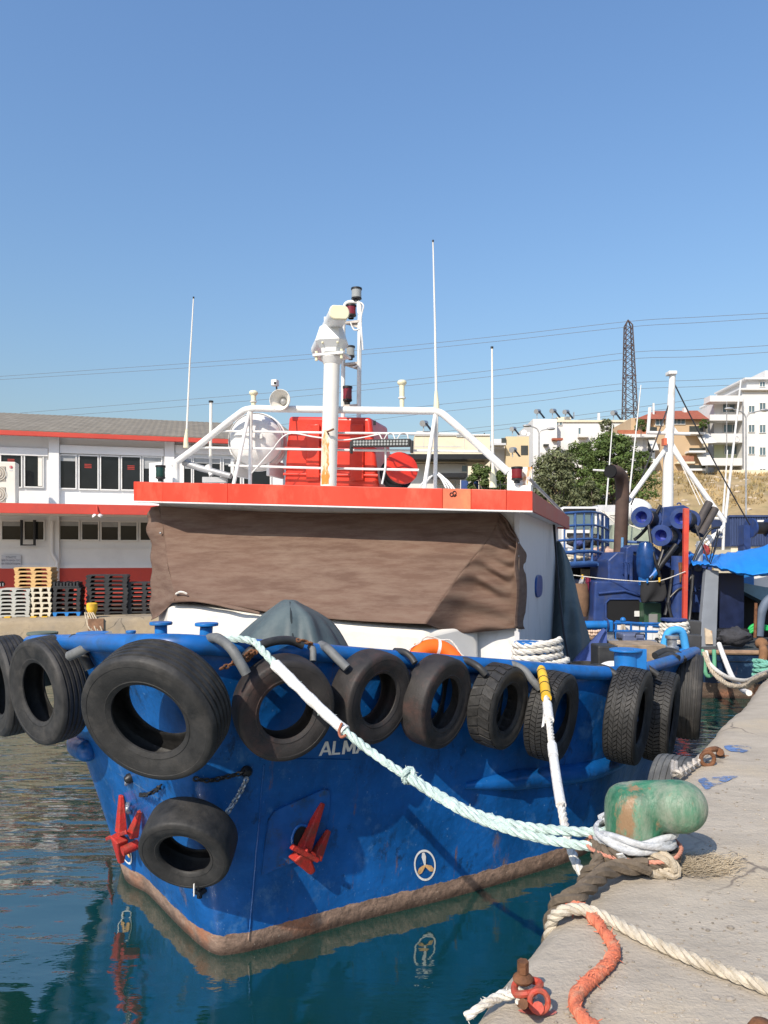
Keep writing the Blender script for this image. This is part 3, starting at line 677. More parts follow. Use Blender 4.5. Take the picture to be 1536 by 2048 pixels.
mb = MB(); secs = [sect(0, .13, .13), sect(.06, .14, .14), sect(.15, .21, .21, .08), sect(.345, .15, .16, .05), sect(.355, .135, .145, .05)]
vs = [p for s_ in secs for p in s_]; fs = [(k * 8 + j, k * 8 + (j + 1) % 8, (k + 1) * 8 + (j + 1) % 8, (k + 1) * 8 + j) for k in range(4) for j in range(8)] + [tuple(range(32, 40)), tuple(range(7, -1, -1))]
mb.add(vs, fs); gear = obj('radar_gearbox', mb, GEAR, mast, smooth=20, bev=.008)
for dx, dy in ((-.10, -.165), (.10, -.165)):
    obj('bolt', MB().ball(hg + RM @ V((dx, dy - .008, .11)), .018, 6), CREAM, gear)
sc_c = hg + V((0, 0, .36)); obj('radar_turntable', MB().cyl(sc_c, sc_c + V((0, 0, .05)), .085, n=16).box(sc_c + V((0, 0, .08)), (.19, .2, .07), RM), GEAR, mast, bev=.006)
bd = (wp(636, 648, -1.05) - wp(678, 626, .55)); bd.z = 0; bd.normalize(); sd = V((bd.y, -bd.x, 0))
end = wp(678, 626, .30); mb = MB(); prof2 = []
for k in range(20):
    a = 2 * math.pi * k / 20; ca, sa = math.cos(a), math.sin(a)
    prof2.append(sd * (.055 * (1 if ca > 0 else -1) + .075 * ca) + V((0, 0, .092 * sa)))
mb.prism([end + p for p in prof2], bd * 1.75); bar = obj('radar_scanner', mb, GEAR, mast, smooth=40, bev=.012)
obj('end_cap', MB().prism([end + p * 1.02 for p in prof2], -bd * .035), CREAM, bar, smooth=40, bev=.014)
# light mast behind the radar
lm = thing('signal_light_mast', 'slim white pole with two red and two clear signal lamps behind the radar', 'mast', wp(716, 968, -.9))
L0 = -.9
obj('pole', MB().tube([wp(716, 970, L0), wp(720, 605, L0)], .032, 10), WHITE, lm)
obj('pole', MB().tube([wp(685, 970, L0), wp(687, 640, L0)], .030, 10), WHITE, lm)
obj('strut', MB().tube(smooth_path([wp(687, 640, L0), wp(689, 615, L0), wp(696, 605, L0), wp(718, 604, L0)], 6), .028, 10), WHITE, lm)
for (x, y) in ((703, 728), (702, 812), (706, 645)):
    obj('bracket', MB().box(wp(x, y, L0), (.22, .07, .035), Matrix.Rotation(-YAW, 3, 'Z')).prism([wp(x - 14, y + 3, L0), wp(x + 14, y + 3, L0), wp(x + 14, y + 12, L0)], EF * -.03), M('stained_white_bracket', (.45, .40, .35), .6, var=.3, scale=10), lm, bev=.004)
def lamp(px, py, h, f, lens, par, w=.075, cap=True):
    a = wp(px, py + h / 2, f); z = h / F * a.y; o = MB().lathe([(w * .55, 0), (w * .55, .12 * z), (w, .2 * z), (w, .28 * z)], a, (0, 0, 1), 16)
    o.lathe([(0, .28 * z), (w, .28 * z)], a, (0, 0, 1), 16)
    lo = obj('signal_lamp', o, BLACK, par, smooth=40)
    obj('cap', MB().lathe([(0, z * .86), (w * 1.06, z * .88), (w * 1.06, z), (0, z)], a, (0, 0, 1), 16), BLACK, lo, smooth=40)
    obj('lens', MB().lathe([(w * .93, z * .26), (w * .97, z * .4), (w * .93, z * .57), (w * .97, z * .75), (w * .93, z * .9)], a, (0, 0, 1), 18), lens, lo, smooth=70)
    return lo
lamp(713, 590, 27, L0, LENSW, lm); lamp(702, 624, 27, L0, LENSR, lm); lamp(701, 706, 27, L0, LENSW, lm, .062); lamp(695, 791, 36, L0, LENSR, lm, .068)
for pth in (((718, 604), (727, 612), (722, 640), (726, 700)), ((715, 606), (716, 625), (722, 640), (717, 720), (719, 760)), ((701, 645), (709, 660), (724, 655)), ((705, 735), (716, 728), (718, 700))):
    obj('cable', MB().tube(smooth_path([wp(x, y, L0 + .03) for x, y in pth], 6), .011, 6), WHITE, lm)
# aerials, horn, small domes
def aerial(pts, f, r0, r1, lab, grp=None, base=True):
    t = thing('whip_aerial', lab, 'aerial', wp(*pts[0], f)); w = [wp(x, y, f) for x, y in pts]; n = len(w)
    obj('rod', MB().tube(w, [r0 + (r1 - r0) * k / (n - 1) for k in range(n)], 8), WHITE2, t)
    obj('tip', MB().cyl(w[-1], w[-1] + (w[-1] - w[-2]).normalized() * .025, r1 * 1.6, n=8), BLACK, t)
    if base: obj('base', MB().tube([w[0] - V((0, 0, .02)), w[0] + V((0, 0, .10)), w[0].lerp(w[-1], .12)], [r0 * 2.4, r0 * 2.0, r0 * 1.0], 10), CREAM, t)
aerial([(372, 893), (380, 720), (387, 597)], -.25, .016, .008, 'tall white whip aerial leaning over the left bend of the roof rail')
aerial([(421, 968), (421, 890), (422, 805)], -.5, .024, .022, 'short black tipped white aerial between the left rail bend and white canister', base=False)
aerial([(873, 822), (870, 650), (866, 484)], -.25, .018, .008, 'tallest white whip aerial standing on the right bend of the roof rail')
aerial([(986, 972), (985, 850), (984, 697)], -.7, .022, .012, 'white whip aerial standing alone right of the sloping roof rail', base=True)
t = thing('loud_hailer_horn', 'white round horn mouth on top of the roof rail left of the mast', 'horn', wp(560, 820, -.25))
c = wp(560, 800, -.05); mb = MB().lathe([(.142, .02), (.146, .0), (.140, -.01), (.10, -.06), (.055, -.13), (.035, -.20)], c, EF + V((.12, 0, 0)), 28); obj('bell', mb, WHITE2, t, smooth=60, solid=.006)
obj('driver', MB().lathe([(0, .04), (.03, .03), (.05, -.02), (.05, -.10)], c - EF * .10, EF + V((.12, 0, 0)), 16), ALU, t, smooth=50)
obj('bracket', MB().cyl(c - EF * .2, wp(560, 819, -.25), .03), WHITE, t)
t = thing('roof_camera', 'small white square camera above the horn on the roof rail', 'camera', wp(553, 818, -.3))
obj('housing', MB().box(wp(550, 766, -.3), (.085, .09, .085), Matrix.Rotation(-YAW, 3, 'Z')), WHITE, t, bev=.008)
obj('eye', MB().cyl(wp(550, 766, -.25), wp(550, 766, -.245), .018, n=10), BLACK, t); obj('stem', MB().cyl(wp(553, 773, -.3), wp(556, 818, -.3), .012), BLACK, t)
def gps(px, ytop, ybot, lab):
    t = thing('navigation_aerial', lab, 'aerial', wp(px, ybot, -.25)); a = wp(px, ytop, -.25); b_ = wp(px, ybot, -.25)
    obj('dome', MB().lathe([(.0, .0), (.045, -.006), (.062, -.025), (.062, -.045), (.045, -.065), (.035, -.075)], a, (0, 0, 1), 20), CREAM, t, smooth=50)
    obj('stem', MB().tube([a + V((0, 0, -.07)), a.lerp(b_, .55), b_], [.036, .034, .026], 12), CREAM, t)
    obj('collar', MB().cyl(a.lerp(b_, .56), a.lerp(b_, .60), .05, n=14), WHITE, t)
gps(507, 781, 820, 'short cream mushroom aerial left of the horn on the roof rail'); gps(804, 760, 822, 'cream mushroom aerial on a stem between mast and tallest whip')
# life raft canister
t = thing('life_raft_canister', 'round white life raft canister strapped behind the left roof rail', 'life raft', wp(513, 965, -.7))
c = wp(516, 885, -.8); ax = (EF + ER * .35).normalized()
pr = [(.0, .44), (.14, .43), (.27, .38), (.36, .29), (.405, .16), (.415, .05), (.435, .045), (.435, -.005), (.415, -.01), (.405, -.16), (.36, -.29), (.27, -.38), (0, -.44)]
obj('shell', MB().lathe(pr, c, ax, 40), WHITE, t, smooth=35)
for k, h in enumerate((.20, -.2)):
    pts = []; u = ax.cross(V((0, 0, 1))).normalized(); w_ = u.cross(ax)
    obj('strap', MB().lathe([(.397, h - .03), (.404, h - .03), (.40, h + .03), (.392, h + .03)], c, ax, 40, closed=True), M('webbing', (.55, .54, .52), .8), t)
u = ax.cross(V((0, 0, 1))).normalized()
for s_ in (-1, 1):
    obj('cradle_leg', MB().box(c + u * s_ * .26 + V((0, 0, -.40)), (.05, .5, .24), Matrix.Rotation(-YAW, 3, 'Z')), WHITE, t, bev=.006)
lbl = wp(532, 882, -.38)
obj('label_plate', MB().box(c + ax * .415 + ER * .1 + V((0, 0, .02)), (.10, .006, .07), Matrix.Rotation(-YAW - .35, 3, 'Z')), M('print_grey', (.55, .55, .54), .6), t)
# red locker
t = thing('red_locker', 'large ribbed red fibreglass locker behind the white mast', 'locker', wp(665, 970, -.9))
f0, f1 = -.75, -1.55
A = [wp(567, 975, f0), wp(757, 975, f0)]; B = [wp(577, 832, f0), wp(741, 834, f0)]
mb = MB().hexa([A[0], A[1], A[1] + EF * (f1 - f0), A[0] + EF * (f1 - f0)], [B[0], B[1], B[1] + EF * (f1 - f0), B[0] + EF * (f1 - f0)])
obj('shell', mb, REDGEL, t, smooth=30, bev=.05, segs=4)
mb = MB()
for k, y in enumerate((866, 896, 936, 948)):
    a, b_ = wp(572 - (y - 866) * .06, y, f0 + .012), wp(752 + (y - 866) * .05, y + 3, f0 + .012)
    obj('rib', MB().tube([a, b_], .02, 8), REDGEL, t)
for (x0, x1) in ((612, 640), (700, 728)):
    a, b_ = wp(x0, 962, f0 + .03), wp(x1, 848, f0 + .03)
    obj('panel', MB().box((a + b_) / 2, (abs(b_.x - a.x), .03, abs(b_.z - a.z)), Matrix.Rotation(-YAW, 3, 'Z')), REDGEL, t, bev=.012)
obj('latch', MB().box(wp(749, 846, f0 + .03), (.04, .04, .06)), BLACK, t)
t = thing('red_drum_reel', 'tilted red disc of a hose reel behind the right roof rail', 'reel', wp(800, 972, -.7))
c = wp(803, 936, -.7); ax = (EF * .72 + ER * .55 + V((0, 0, .30))).normalized()
obj('flange', MB().lathe([(0, .03), (.20, .03), (.235, .02), (.24, 0), (.235, -.02)], c, ax, 32), REDGEL, t, smooth=40)
obj('drum', MB().lathe([(.19, -.02), (.19, -.22), (0, -.22)], c, ax, 24), BLACK, t, smooth=40); obj('flange', MB().lathe([(.24, -.22), (.24, -.25), (0, -.25)], c, ax, 32), BLACK, t, smooth=40)
obj('foot', MB().box(wp(790, 968, -.85), (.22, .2, .10), Matrix.Rotation(-YAW, 3, 'Z')), BLACK, t)
# LED bar
t = thing('led_light_bar', 'long black LED floodlight bar clamped to the roof rail right of the mast', 'light bar', wp(762, 905, -.22))
a, b_ = wp(705, 884, -.16), wp(821, 889, -.16); m_ = (a + b_) / 2
RB = Matrix.Rotation(-YAW, 3, 'Z') @ Matrix.Rotation(.035, 3, 'Y')
ln = (b_ - a).length
obj('body', MB().box(m_, (ln, .07, .10), RB), BLACK, t, bev=.006)
for k in range(18):
    for zz in (-.019, .019):
        obj('led', MB().cyl(m_ + RB @ V(((k - 8.5) * ln / 19, -.034, zz)), m_ + RB @ V(((k - 8.5) * ln / 19, -.040, zz)), .016, n=8), LENSW, t)
for s_ in (-1, 1): obj('clamp', MB().box(m_ + RB @ V((s_ * ln * .52, .01, -.05)), (.03, .06, .16), RB), BLACK, t, bev=.004)
# side light boxes
def light_box(px0, px1, py0, py1, f, mat, lens, lx, lab, ly=947):
    t = thing('side_light_box', lab, 'light', wp((px0 + px1) / 2, py1, f)); a, b_ = wp(px0, py1, f), wp(px1, py0, f)
    obj('screen', MB().box((a + b_) / 2, ((b_ - a).length if False else abs(b_.x - a.x) / math.cos(YAW), .05, abs(b_.z - a.z)), Matrix.Rotation(-YAW, 3, 'Z')), mat, t, bev=.006)
    obj('foot', MB().box(wp((px0 + px1) / 2, py1 + 6, f), (abs(b_.x - a.x), .22, .07), Matrix.Rotation(-YAW, 3, 'Z')), RUSTY, t)
    lamp(lx, ly, 32, f + .14, lens, t, .068)
light_box(1018, 1065, 934, 972, -.02, RUSTY, LENSR, 1034, 'white box with red side light at the right front corner of the roof', 950)
light_box(300, 325, 925, 966, -.1, RUSTY, LENSG, 321, 'rusty white box with green side light at the left front corner of the roof')
t = thing('grey_pipe_boom', 'grey pipe lying across the roof behind the left rail end', 'boom', wp(440, 965, -.4))
obj('pipe', MB().tube([wp(368, 925, -.35), wp(400, 936, -.35), wp(462, 952, -.35)], [.05, .05, .042], 12), ALU, t)
obj('clamp', MB().cyl(wp(415, 931, -.35), wp(424, 950, -.35), .04), WHITE, t); obj('foot', MB().box(wp(430, 960, -.4), (.35, .1, .08)), ALU, t)
# right roof edge rail, far side
obj('edge_rail', MB().tube([TOP['fr'] + back * .02 + V((-.06, 0, .16)), TOP['fr'] + back * .9 + V((-.06, 0, .05))], .02, 8), ALU, roof)

# ------------------------------------------------------------------ canvas over the windows
def cloth(rows, nu, nv, wr, seed=0, dirn=None):     # rows: list of rows of control points (same length), smoothed both ways
    rr_ = [smooth_path(r, nu) for r in rows]; cols = list(zip(*rr_)); cc = [smooth_path(list(c_), nv) for c_ in cols]
    g = [list(x) for x in zip(*cc)]
    if wr:
        for i, r in enumerate(g):
            for j, p in enumerate(r): r[j] = p + wr(i / (len(g) - 1), j / (len(r) - 1), p)
    return MB().grid(g)
cv = thing('window_canvas', 'faded brown canvas cover laced over the wheelhouse windows', 'cover', wp(660, 1260, .8))
def wr_main(v, u, p):
    e = min(u, 1 - u, .25) * 4
    w = .022 * noise.noise(V((p.x * .9, p.z * 2.2, 1))) + .002 * noise.noise(V((p.x * 1.6, p.z * 9, 5))) + .012 * abs(noise.noise(V((p.x * .8 + p.z * 1.5, p.z * 2.5, 9))))
    return EF * w * min(1, .3 + e)
main = [[wp(318, 1012, .03), wp(450, 1020, .03), wp(640, 1026, .03), wp(820, 1027, .03), wp(1000, 1026, .03)],
        [wp(326, 1052, .07), wp(450, 1060, .07), wp(640, 1066, .07), wp(820, 1068, .07), wp(984, 1070, .06)],
        [wp(334, 1120, .30), wp(450, 1130, .32), wp(620, 1136, .34), wp(790, 1140, .34), wp(918, 1152, .30)],
        [wp(350, 1190, .78), wp(430, 1204, .80), wp(560, 1228, .80), wp(720, 1242, .80), wp(850, 1248, .80)]]
obj('main_panel', cloth(main, 14, 14, wr_main), TARP, cv, smooth=70, solid=.006)
def wr_right(v, u, p):                            # tension folds fan out from the right-hand lacing
    th = v * 24 - u * 3.2 + 1.6 * noise.noise(V((u * 2, v * 3, 3)))
    amp = .050 * math.sin(min(1, u * 1.15) * math.pi) ** .6 + .004
    return EF * (amp * math.sin(th * 2.1) * (.7 + .8 * noise.noise(V((u * 1.5, v * 5, 8)))))
right = [[wp(1000, 1026, .03), wp(1014, 1040, .03), wp(1026, 1058, .03), wp(1034, 1074, .03)],
         [wp(984, 1070, .06), wp(1004, 1080, .06), wp(1024, 1090, .06), wp(1040, 1092, .03)],
         [wp(918, 1152, .30), wp(960, 1150, .12), wp(1005, 1152, .08), wp(1036, 1150, .03)],
         [wp(850, 1248, .80), wp(905, 1266, .35), wp(970, 1263, .14), wp(1030, 1256, .04)]]
obj('side_panel', cloth(right, 14, 30, wr_right), TARP, cv, smooth=70, solid=.006)
left = [[wp(301, 1015, -.04), wp(309, 1013, .025), wp(318, 1012, .03)],
        [wp(294, 1046, -.08), wp(312, 1050, .05), wp(326, 1052, .07)],
        [wp(303, 1110, -.04), wp(318, 1118, .15), wp(334, 1120, .30)],
        [wp(301, 1180, .06), wp(326, 1188, .45), wp(350, 1190, .78)],
        [wp(301, 1240, .16), wp(318, 1232, .50), wp(346, 1204, .80)]]
obj('side_panel', cloth(left, 8, 14, lambda v, u, p: ER * (.018 * math.sin(v * 34 + u * 3) * (1 - u)) + EF * .012 * math.sin(v * 25)), TARP, cv, smooth=70, solid=.006)
def wr_flap(v, u, p): return EF * .008 * math.sin(u * 20)
flap = [[wp(350, 1187, .80), wp(400, 1196, .83), wp(470, 1212, .84), wp(520, 1224, .82)], [wp(340, 1206, .81), wp(395, 1204, .86), wp(465, 1218, .87), wp(520, 1229, .83)]]
obj('hem', cloth(flap, 8, 3, wr_flap), TARP, cv, smooth=70, solid=.012)
sidep = [[sp(1031, 1072, .03), sp(1040, 1088, .06), sp(1051, 1104, .06)], [sp(1031, 1150, .04), sp(1041, 1150, .075), sp(1052, 1150, .06)], [sp(1031, 1256, .04), sp(1040, 1258, .075), sp(1051, 1258, .06)]]
obj('return_panel', cloth(sidep, 6, 10, lambda v, u, p: ER * .012 * math.sin(v * 12)), TARP, cv, smooth=70, solid=.006)
lac = [wp(1036, 1080, .06), wp(1037, 1120, .07), wp(1036, 1180, .07), wp(1034, 1254, .07)]
obj('lacing', MB().tube(smooth_path(lac, 8), .012, 6), M('brown_cord', (.20, .14, .10), .9), cv)
for y in (1086, 1112, 1168, 1210, 1240): obj('eyelet', MB().ball(wp(1036, y, .085), .014, 6), STEEL, cv)
obj('lashing', MB().tube(smooth_path([wp(352, 1188, .84), wp(360, 1184, .86), wp(368, 1185, .86), wp(374, 1188, .85)], 6), .014, 6), WROPE, cv)
obj('eyelet', MB().ball(wp(321, 1066, .16), .016, 6), STEEL, cv)
# grey cover over the windlass on the foredeck
wc = thing('windlass_cover', 'peaked grey tarpaulin over the windlass in front of the wheelhouse', 'cover', P(575, 1300, 7.2))
def ring_c(pts): return [P(x, y, d) for x, y, d in pts]
lev = [[(560, 1203, 7.5), (572, 1199, 7.35), (590, 1203, 7.3), (602, 1207, 7.5), (590, 1200, 7.75), (572, 1200, 7.8)],
       [(515, 1240, 7.4), (570, 1230, 7.05), (622, 1232, 7.1), (655, 1242, 7.5), (610, 1226, 7.95), (550, 1230, 8.0)],
       [(468, 1285, 7.3), (560, 1290, 6.9), (640, 1290, 6.9), (690, 1296, 7.4), (630, 1270, 8.2), (530, 1275, 8.2)],
       [(430, 1345, 7.2), (560, 1360, 6.8), (660, 1360, 6.8), (712, 1350, 7.3), (640, 1320, 8.3), (500, 1330, 8.3)]]
g = []
for l in lev: g.append(smooth_path(ring_c(l), 8, closed=True))
cols = [smooth_path([r[k] for r in g], 5) for k in range(len(g[0]))]; g = [list(x) for x in zip(*cols)]
for i, r in enumerate(g):
    for j, p in enumerate(r):
        th = j / len(r) * 2 * math.pi; r[j] = p + V((math.cos(th), math.sin(th), 0)) * (.030 * math.sin(th * 9) + .025 * math.sin(th * 5 + 1)) * min(1, i / 6)
g = [r + [r[0]] for r in g]; mb = MB().grid(g); c0 = len(mb.v); mb.add(g[0][:-1], [tuple(range(len(g[0]) - 1))])
obj('sheet', mb, TARPG, wc, smooth=50)
sm = [P(580, 1205, 7.28), P(582, 1230, 7.03), P(584, 1262, 6.94), P(588, 1290, 6.86)]
obj('seam_flap', MB().tube(smooth_path(sm, 5), .012, 6), M('dark_tarp_seam', (.02, .028, .03), .7), wc)
# ------------------------------------------------------------------ tyres hung round the boat
def tyre_mesh(Rr, w, kind):
    h = w / 2; out = []
    if kind == 'rib':
        for g in (-.62, -.31, 0, .31, .62):
            out += [((g - .07) * h, 1.0), ((g - .045) * h, .978), ((g + .045) * h, .978), ((g + .07) * h, 1.0)]
        tread = [(Rr * (r - .012 * (x / h) ** 2), x) for x, r in out]
    elif kind == 'smooth': tread = [(Rr * (1 - .015 * k * k), k * h * .8) for k in (-1, -.5, 0, .5, 1)]
    else: tread = [(Rr * (.968 - .012 * k * k), k * h * .84) for k in (-1, -.5, 0, .5, 1)]
    half = [(.972, .90), (.945, .965), (.90, 1.0), (.875, 1.012), (.87, .995), (.80, 1.0), (.72, .955), (.655, .88), (.63, .86), (.62, .88), (.585, .82), (.555, .76), (.55, .68), (.575, .66), (.68, .80), (.80, .90), (.90, .88), (.945, .72)]
    up = [(Rr * r, h * x) for r, x in half]
    prof = tread + up + [(Rr * .95, 0)] + [(r, -x) for r, x in reversed(up)]
    m = MB().lathe(prof, (0, 0, 0), (0, 0, 1), 72, closed=True); blocks = MB()
    if kind in ('block', 'zig', 'lug'):
        n = 56 if kind == 'block' else (64 if kind == 'zig' else 26); rows = 6 if kind == 'block' else (4 if kind == 'zig' else 2)
        for j in range(rows):
            x0 = -h * .86 + j * 1.72 * h / rows; x1 = x0 + 1.72 * h / rows * (.86 if kind != 'lug' else .96)
            sk = {'block': .085, 'zig': .05, 'lug': .09}[kind] * (1 if j % 2 else -1)
            for k in range(n):
                a0 = 2 * math.pi * (k + (.5 if j % 2 else 0)) / n; da = 2 * math.pi / n * (.74 if kind != 'lug' else .70); vs = []
                for rr_ in (.955, 1.0):
                    for (a, x, s_) in ((a0, x0, 0), (a0 + da, x0, 0), (a0 + da, x1, sk), (a0, x1, sk)):
                        r = Rr * (rr_ - .02 * (x / h) ** 2) ; vs.append(V((math.cos(a + s_) * r, math.sin(a + s_) * r, x)))
                blocks.hexa(vs[:4], vs[4:])
    return m, blocks
def tyre(px, py, d, Rr, w, yaw, pitch, kind, lab, mat=None, lash=(), roll=0.0, name='tyre_fender', grp='tyres hung round the blue boat', c=None, ax=None):
    c = c or P(px, py, d); yaw, pitch = R(yaw), R(pitch)
    n = ax or V((math.sin(yaw) * math.cos(pitch), -math.cos(yaw) * math.cos(pitch), -math.sin(pitch)))
    q = n.to_track_quat('Z', 'Y'); m, b_ = tyre_mesh(Rr, w, kind); sg = random.uniform(.97, 1.03)
    def tf(v):
        z = V((v.x * sg, v.y / sg, v.z)); return q @ z + c
    t = thing(name, lab, 'tyre', c - V((0, 0, Rr)), grp)
    m.v = [tf(v) for v in m.v]; obj('casing', m, mat or RUBBER, t, smooth=45)
    if b_.v:
        b_.v = [tf(v) for v in b_.v]; obj('tread_blocks', b_, mat or RUBBER, t, smooth=0, kind='stuff')
    for (pts, r, hm) in lash:
        if r < 0: obj('chain', chain(smooth_path([P(*p) for p in pts], 12), -r * .5, .05), hm, t)
        else: obj('lashing', MB().tube(smooth_path([P(*p) for p in pts], 7), r, 10), hm, t, smooth=60)
    return t
tyre(18, 1370, 7.55, .505, .27, -48, 4, 'rib', 'tyre cut by the left edge of the picture, leftmost of those on the boat')
tyre(98, 1379, 6.75, .480, .28, -36, 6, 'rib', 'ribbed tyre second from the left, facing left beside the biggest one',
     lash=[(((139, 1312, 6.2), (160, 1302, 6.15), (195, 1284, 6.15), (226, 1271, 6.2)), .043, HOSE), (((147, 1277, 6.5), (160, 1296, 6.35), (172, 1322, 6.3), (180, 1338, 6.3)), .045, HOSED)])
tyre(314, 1420, 4.98, .485, .31, -14, 22, 'rib', 'biggest tyre, hung right on the bow above the smaller one',
     lash=[(((419, 1277, 5.28), (436, 1277, 5.18), (462, 1297, 5.08), (480, 1325, 5.05), (493, 1348, 5.05)), .036, HOSE), (((440, 1338, 5.0), (470, 1325, 5.1), (490, 1310, 5.2), (510, 1300, 5.25)), -.016, RUSTM)])
tyre(567, 1414, 5.42, .378, .23, 24, 10, 'smooth', 'red scuffed tyre crossed by the white sleeved part of the teal rope', RUBBERR,
     lash=[(((488, 1318, 5.3), (508, 1297, 5.33), (545, 1283, 5.42), (580, 1281, 5.55), (606, 1290, 5.6)), .034, HOSED), (((492, 1322, 5.24), (512, 1303, 5.27), (530, 1294, 5.3)), -.018, RUSTM), (((592, 1280, 5.55), (612, 1284, 5.6), (632, 1292, 5.64)), -.018, RUSTM), (((620, 1293, 5.66), (626, 1300, 5.63), (626, 1322, 5.60)), .026, HOSE)])
tyre(742, 1392, 5.92, .372, .235, 47, 8, 'smooth', 'red scuffed tyre hanging above the last letters of the name, left of its twin', RUBBERR,
     lash=[(((642, 1290, 5.85), (655, 1297, 5.75), (674, 1316, 5.68), (694, 1336, 5.65)), .036, HOSE)])
tyre(874, 1402, 6.3, .390, .235, 52, 8, 'smooth', 'red scuffed tyre hanging just below the orange lifebuoy', RUBBERR,
     lash=[(((790, 1302, 6.3), (808, 1304, 6.2), (822, 1314, 6.15), (830, 1326, 6.12)), .028, HOSED)])
tyre(997, 1411, 6.68, .372, .25, 52, 7, 'lug', 'small lugged tyre between the lifebuoy tyre and white rope',
     lash=[(((914, 1320, 6.65), (935, 1322, 6.6), (957, 1334, 6.5), (972, 1349, 6.48)), .032, HOSED)])
tyre(1104, 1431, 7.06, .428, .26, 58, 7, 'zig', 'treaded tyre directly behind the orange and white rope sleeve',
     lash=[(((988, 1328, 7.0), (1020, 1328, 6.95), (1048, 1340, 6.85), (1064, 1360, 6.8), (1080, 1378, 6.78)), .036, HOSE)])
tyre(1257, 1430, 7.72, .488, .32, 60, 6, 'block', 'big herringbone treaded tyre under the square blue mooring post',
     lash=[(((1160, 1340, 7.6), (1190, 1334, 7.7), (1214, 1338, 7.65), (1232, 1350, 7.6)), .036, HOSED)])
tyre(1322, 1432, 8.65, .525, .30, 62, 5, 'zig', 'zigzag treaded tyre just right of the herringbone one',
     lash=[(((1278, 1326, 8.4), (1296, 1336, 8.3), (1316, 1350, 8.25)), .036, HOSED)])
tyre(1376, 1392, 9.95, .56, .34, 66, 3, 'rib', 'worn ribbed tyre furthest right on the blue boat', M('worn_tyre_rubber', (.030, .029, .028), .7, var=.3, dirt=(.085, .075, .065), damt=.5, dscale=3, bump=.15, bscale=50),
     lash=[(((1310, 1312, 9.4), (1330, 1303, 9.5), (1352, 1306, 9.5), (1368, 1322, 9.4)), .05, HOSED), (((1318, 1322, 9.2), (1338, 1312, 9.3), (1356, 1318, 9.2)), .05, HOSED)])
lt = tyre(378, 1686, 5.36, .345, .27, -6, 30, 'smooth', 'small tyre chained low on the bow between the two red anchors')
for pts, m_ in ((((436, 1618), (452, 1598), (474, 1570), (492, 1544)), STEEL), (((300, 1618), (290, 1602), (278, 1584), (264, 1560)), STEEL)):
    w = []
    for k, (x, y) in enumerate(pts):
        i, t = hull_at(x, y); w.append(hull_pt(i, t) + hull_frame(i, t)[3] * (.20 - .05 * k))
    obj('chain', chain(smooth_path(w, 10), .009, .058), m_, lt)
for pts in (((262, 1556), (272, 1578), (292, 1586), (318, 1578), (330, 1566)), ((390, 1552), (420, 1556), (455, 1548), (490, 1541))):
    w = []
    for (x, y) in pts:
        i, t = hull_at(x, y); w.append(hull_pt(i, t) + hull_frame(i, t)[3] * .035)
    obj('chain', chain(smooth_path(w, 10), .009, .055), BLACK, lt)
for (x, y) in ((492, 1541), (262, 1556)):
    i, t = hull_at(x, y); p, a, u, nn = hull_frame(i, t)
    obj('pad_eye', MB().lathe([(.045, 0), (.045, .03), (.025, .06), (0, .065)], p - nn * .005, nn, 14), BLACK, boat)
i, t = hull_at(405, 1778); p, a, u, nn = hull_frame(i, t)
obj('towing_eye', MB().tube([p - a * .03, p - a * .03 + nn * .05, p + a * .03 + nn * .05, p + a * .03], .02, 8).tube([p + u * .04 + nn * .02, p - u * .05 + nn * .04], .022, 8), BLACK, boat)
obj('bridle_end', MB().cyl(P(388, 1768, 5.35), P(388, 1792, 5.36), .006, n=6), SLEEVE, lt)
# tyre on the quay wall
qc = P(1349, 1600, 6.1); qc.z = 1.06
qt = tyre(0, 0, 0, .45, .30, 0, 0, 'rib', 'grey tyre hung on the quay wall behind the green bollard', M('grey_tyre_rubber', (.07, .072, .072), .7, var=.3, dirt=(.15, .15, .14), damt=.5, dscale=4), grp='quay fenders', c=qc, ax=-QI)
qa = G(1352, 1556, QZ + .02); qb = G(1382, 1532, QZ + .03); qcn = G(1412, 1510, QZ + .04)
obj('chain', chain(smooth_path([qc + V((0, 0, .40)), qa + V((0, 0, .03)), qb, qcn], 12), .014, .085), M('pale_chain', (.42, .38, .33), .7, metal=.3, var=.3, scale=20), qt)
t = thing('mooring_ring', 'rusty shackle and ring bolted down beside the far quay edge', 'ring', G(1432, 1505, QZ))
obj('shackle', MB().tube(smooth_path([G(1406, 1512, QZ + .03), G(1414, 1502, QZ + .08), G(1430, 1498, QZ + .08), G(1438, 1500, QZ + .03)], 6), .022, 8), RUSTM, t)
obj('ring', MB().tube([G(1415, 1518, QZ + .05) + V((math.cos(a * .5236) * .05, 0, math.sin(a * .5236) * .05)) for a in range(12)], .016, 8, closed=True), RUSTM, t)
obj('bolt', MB().cyl(G(1440, 1504, QZ), G(1440, 1504, QZ + .06), .03, n=8), RUSTM, t)

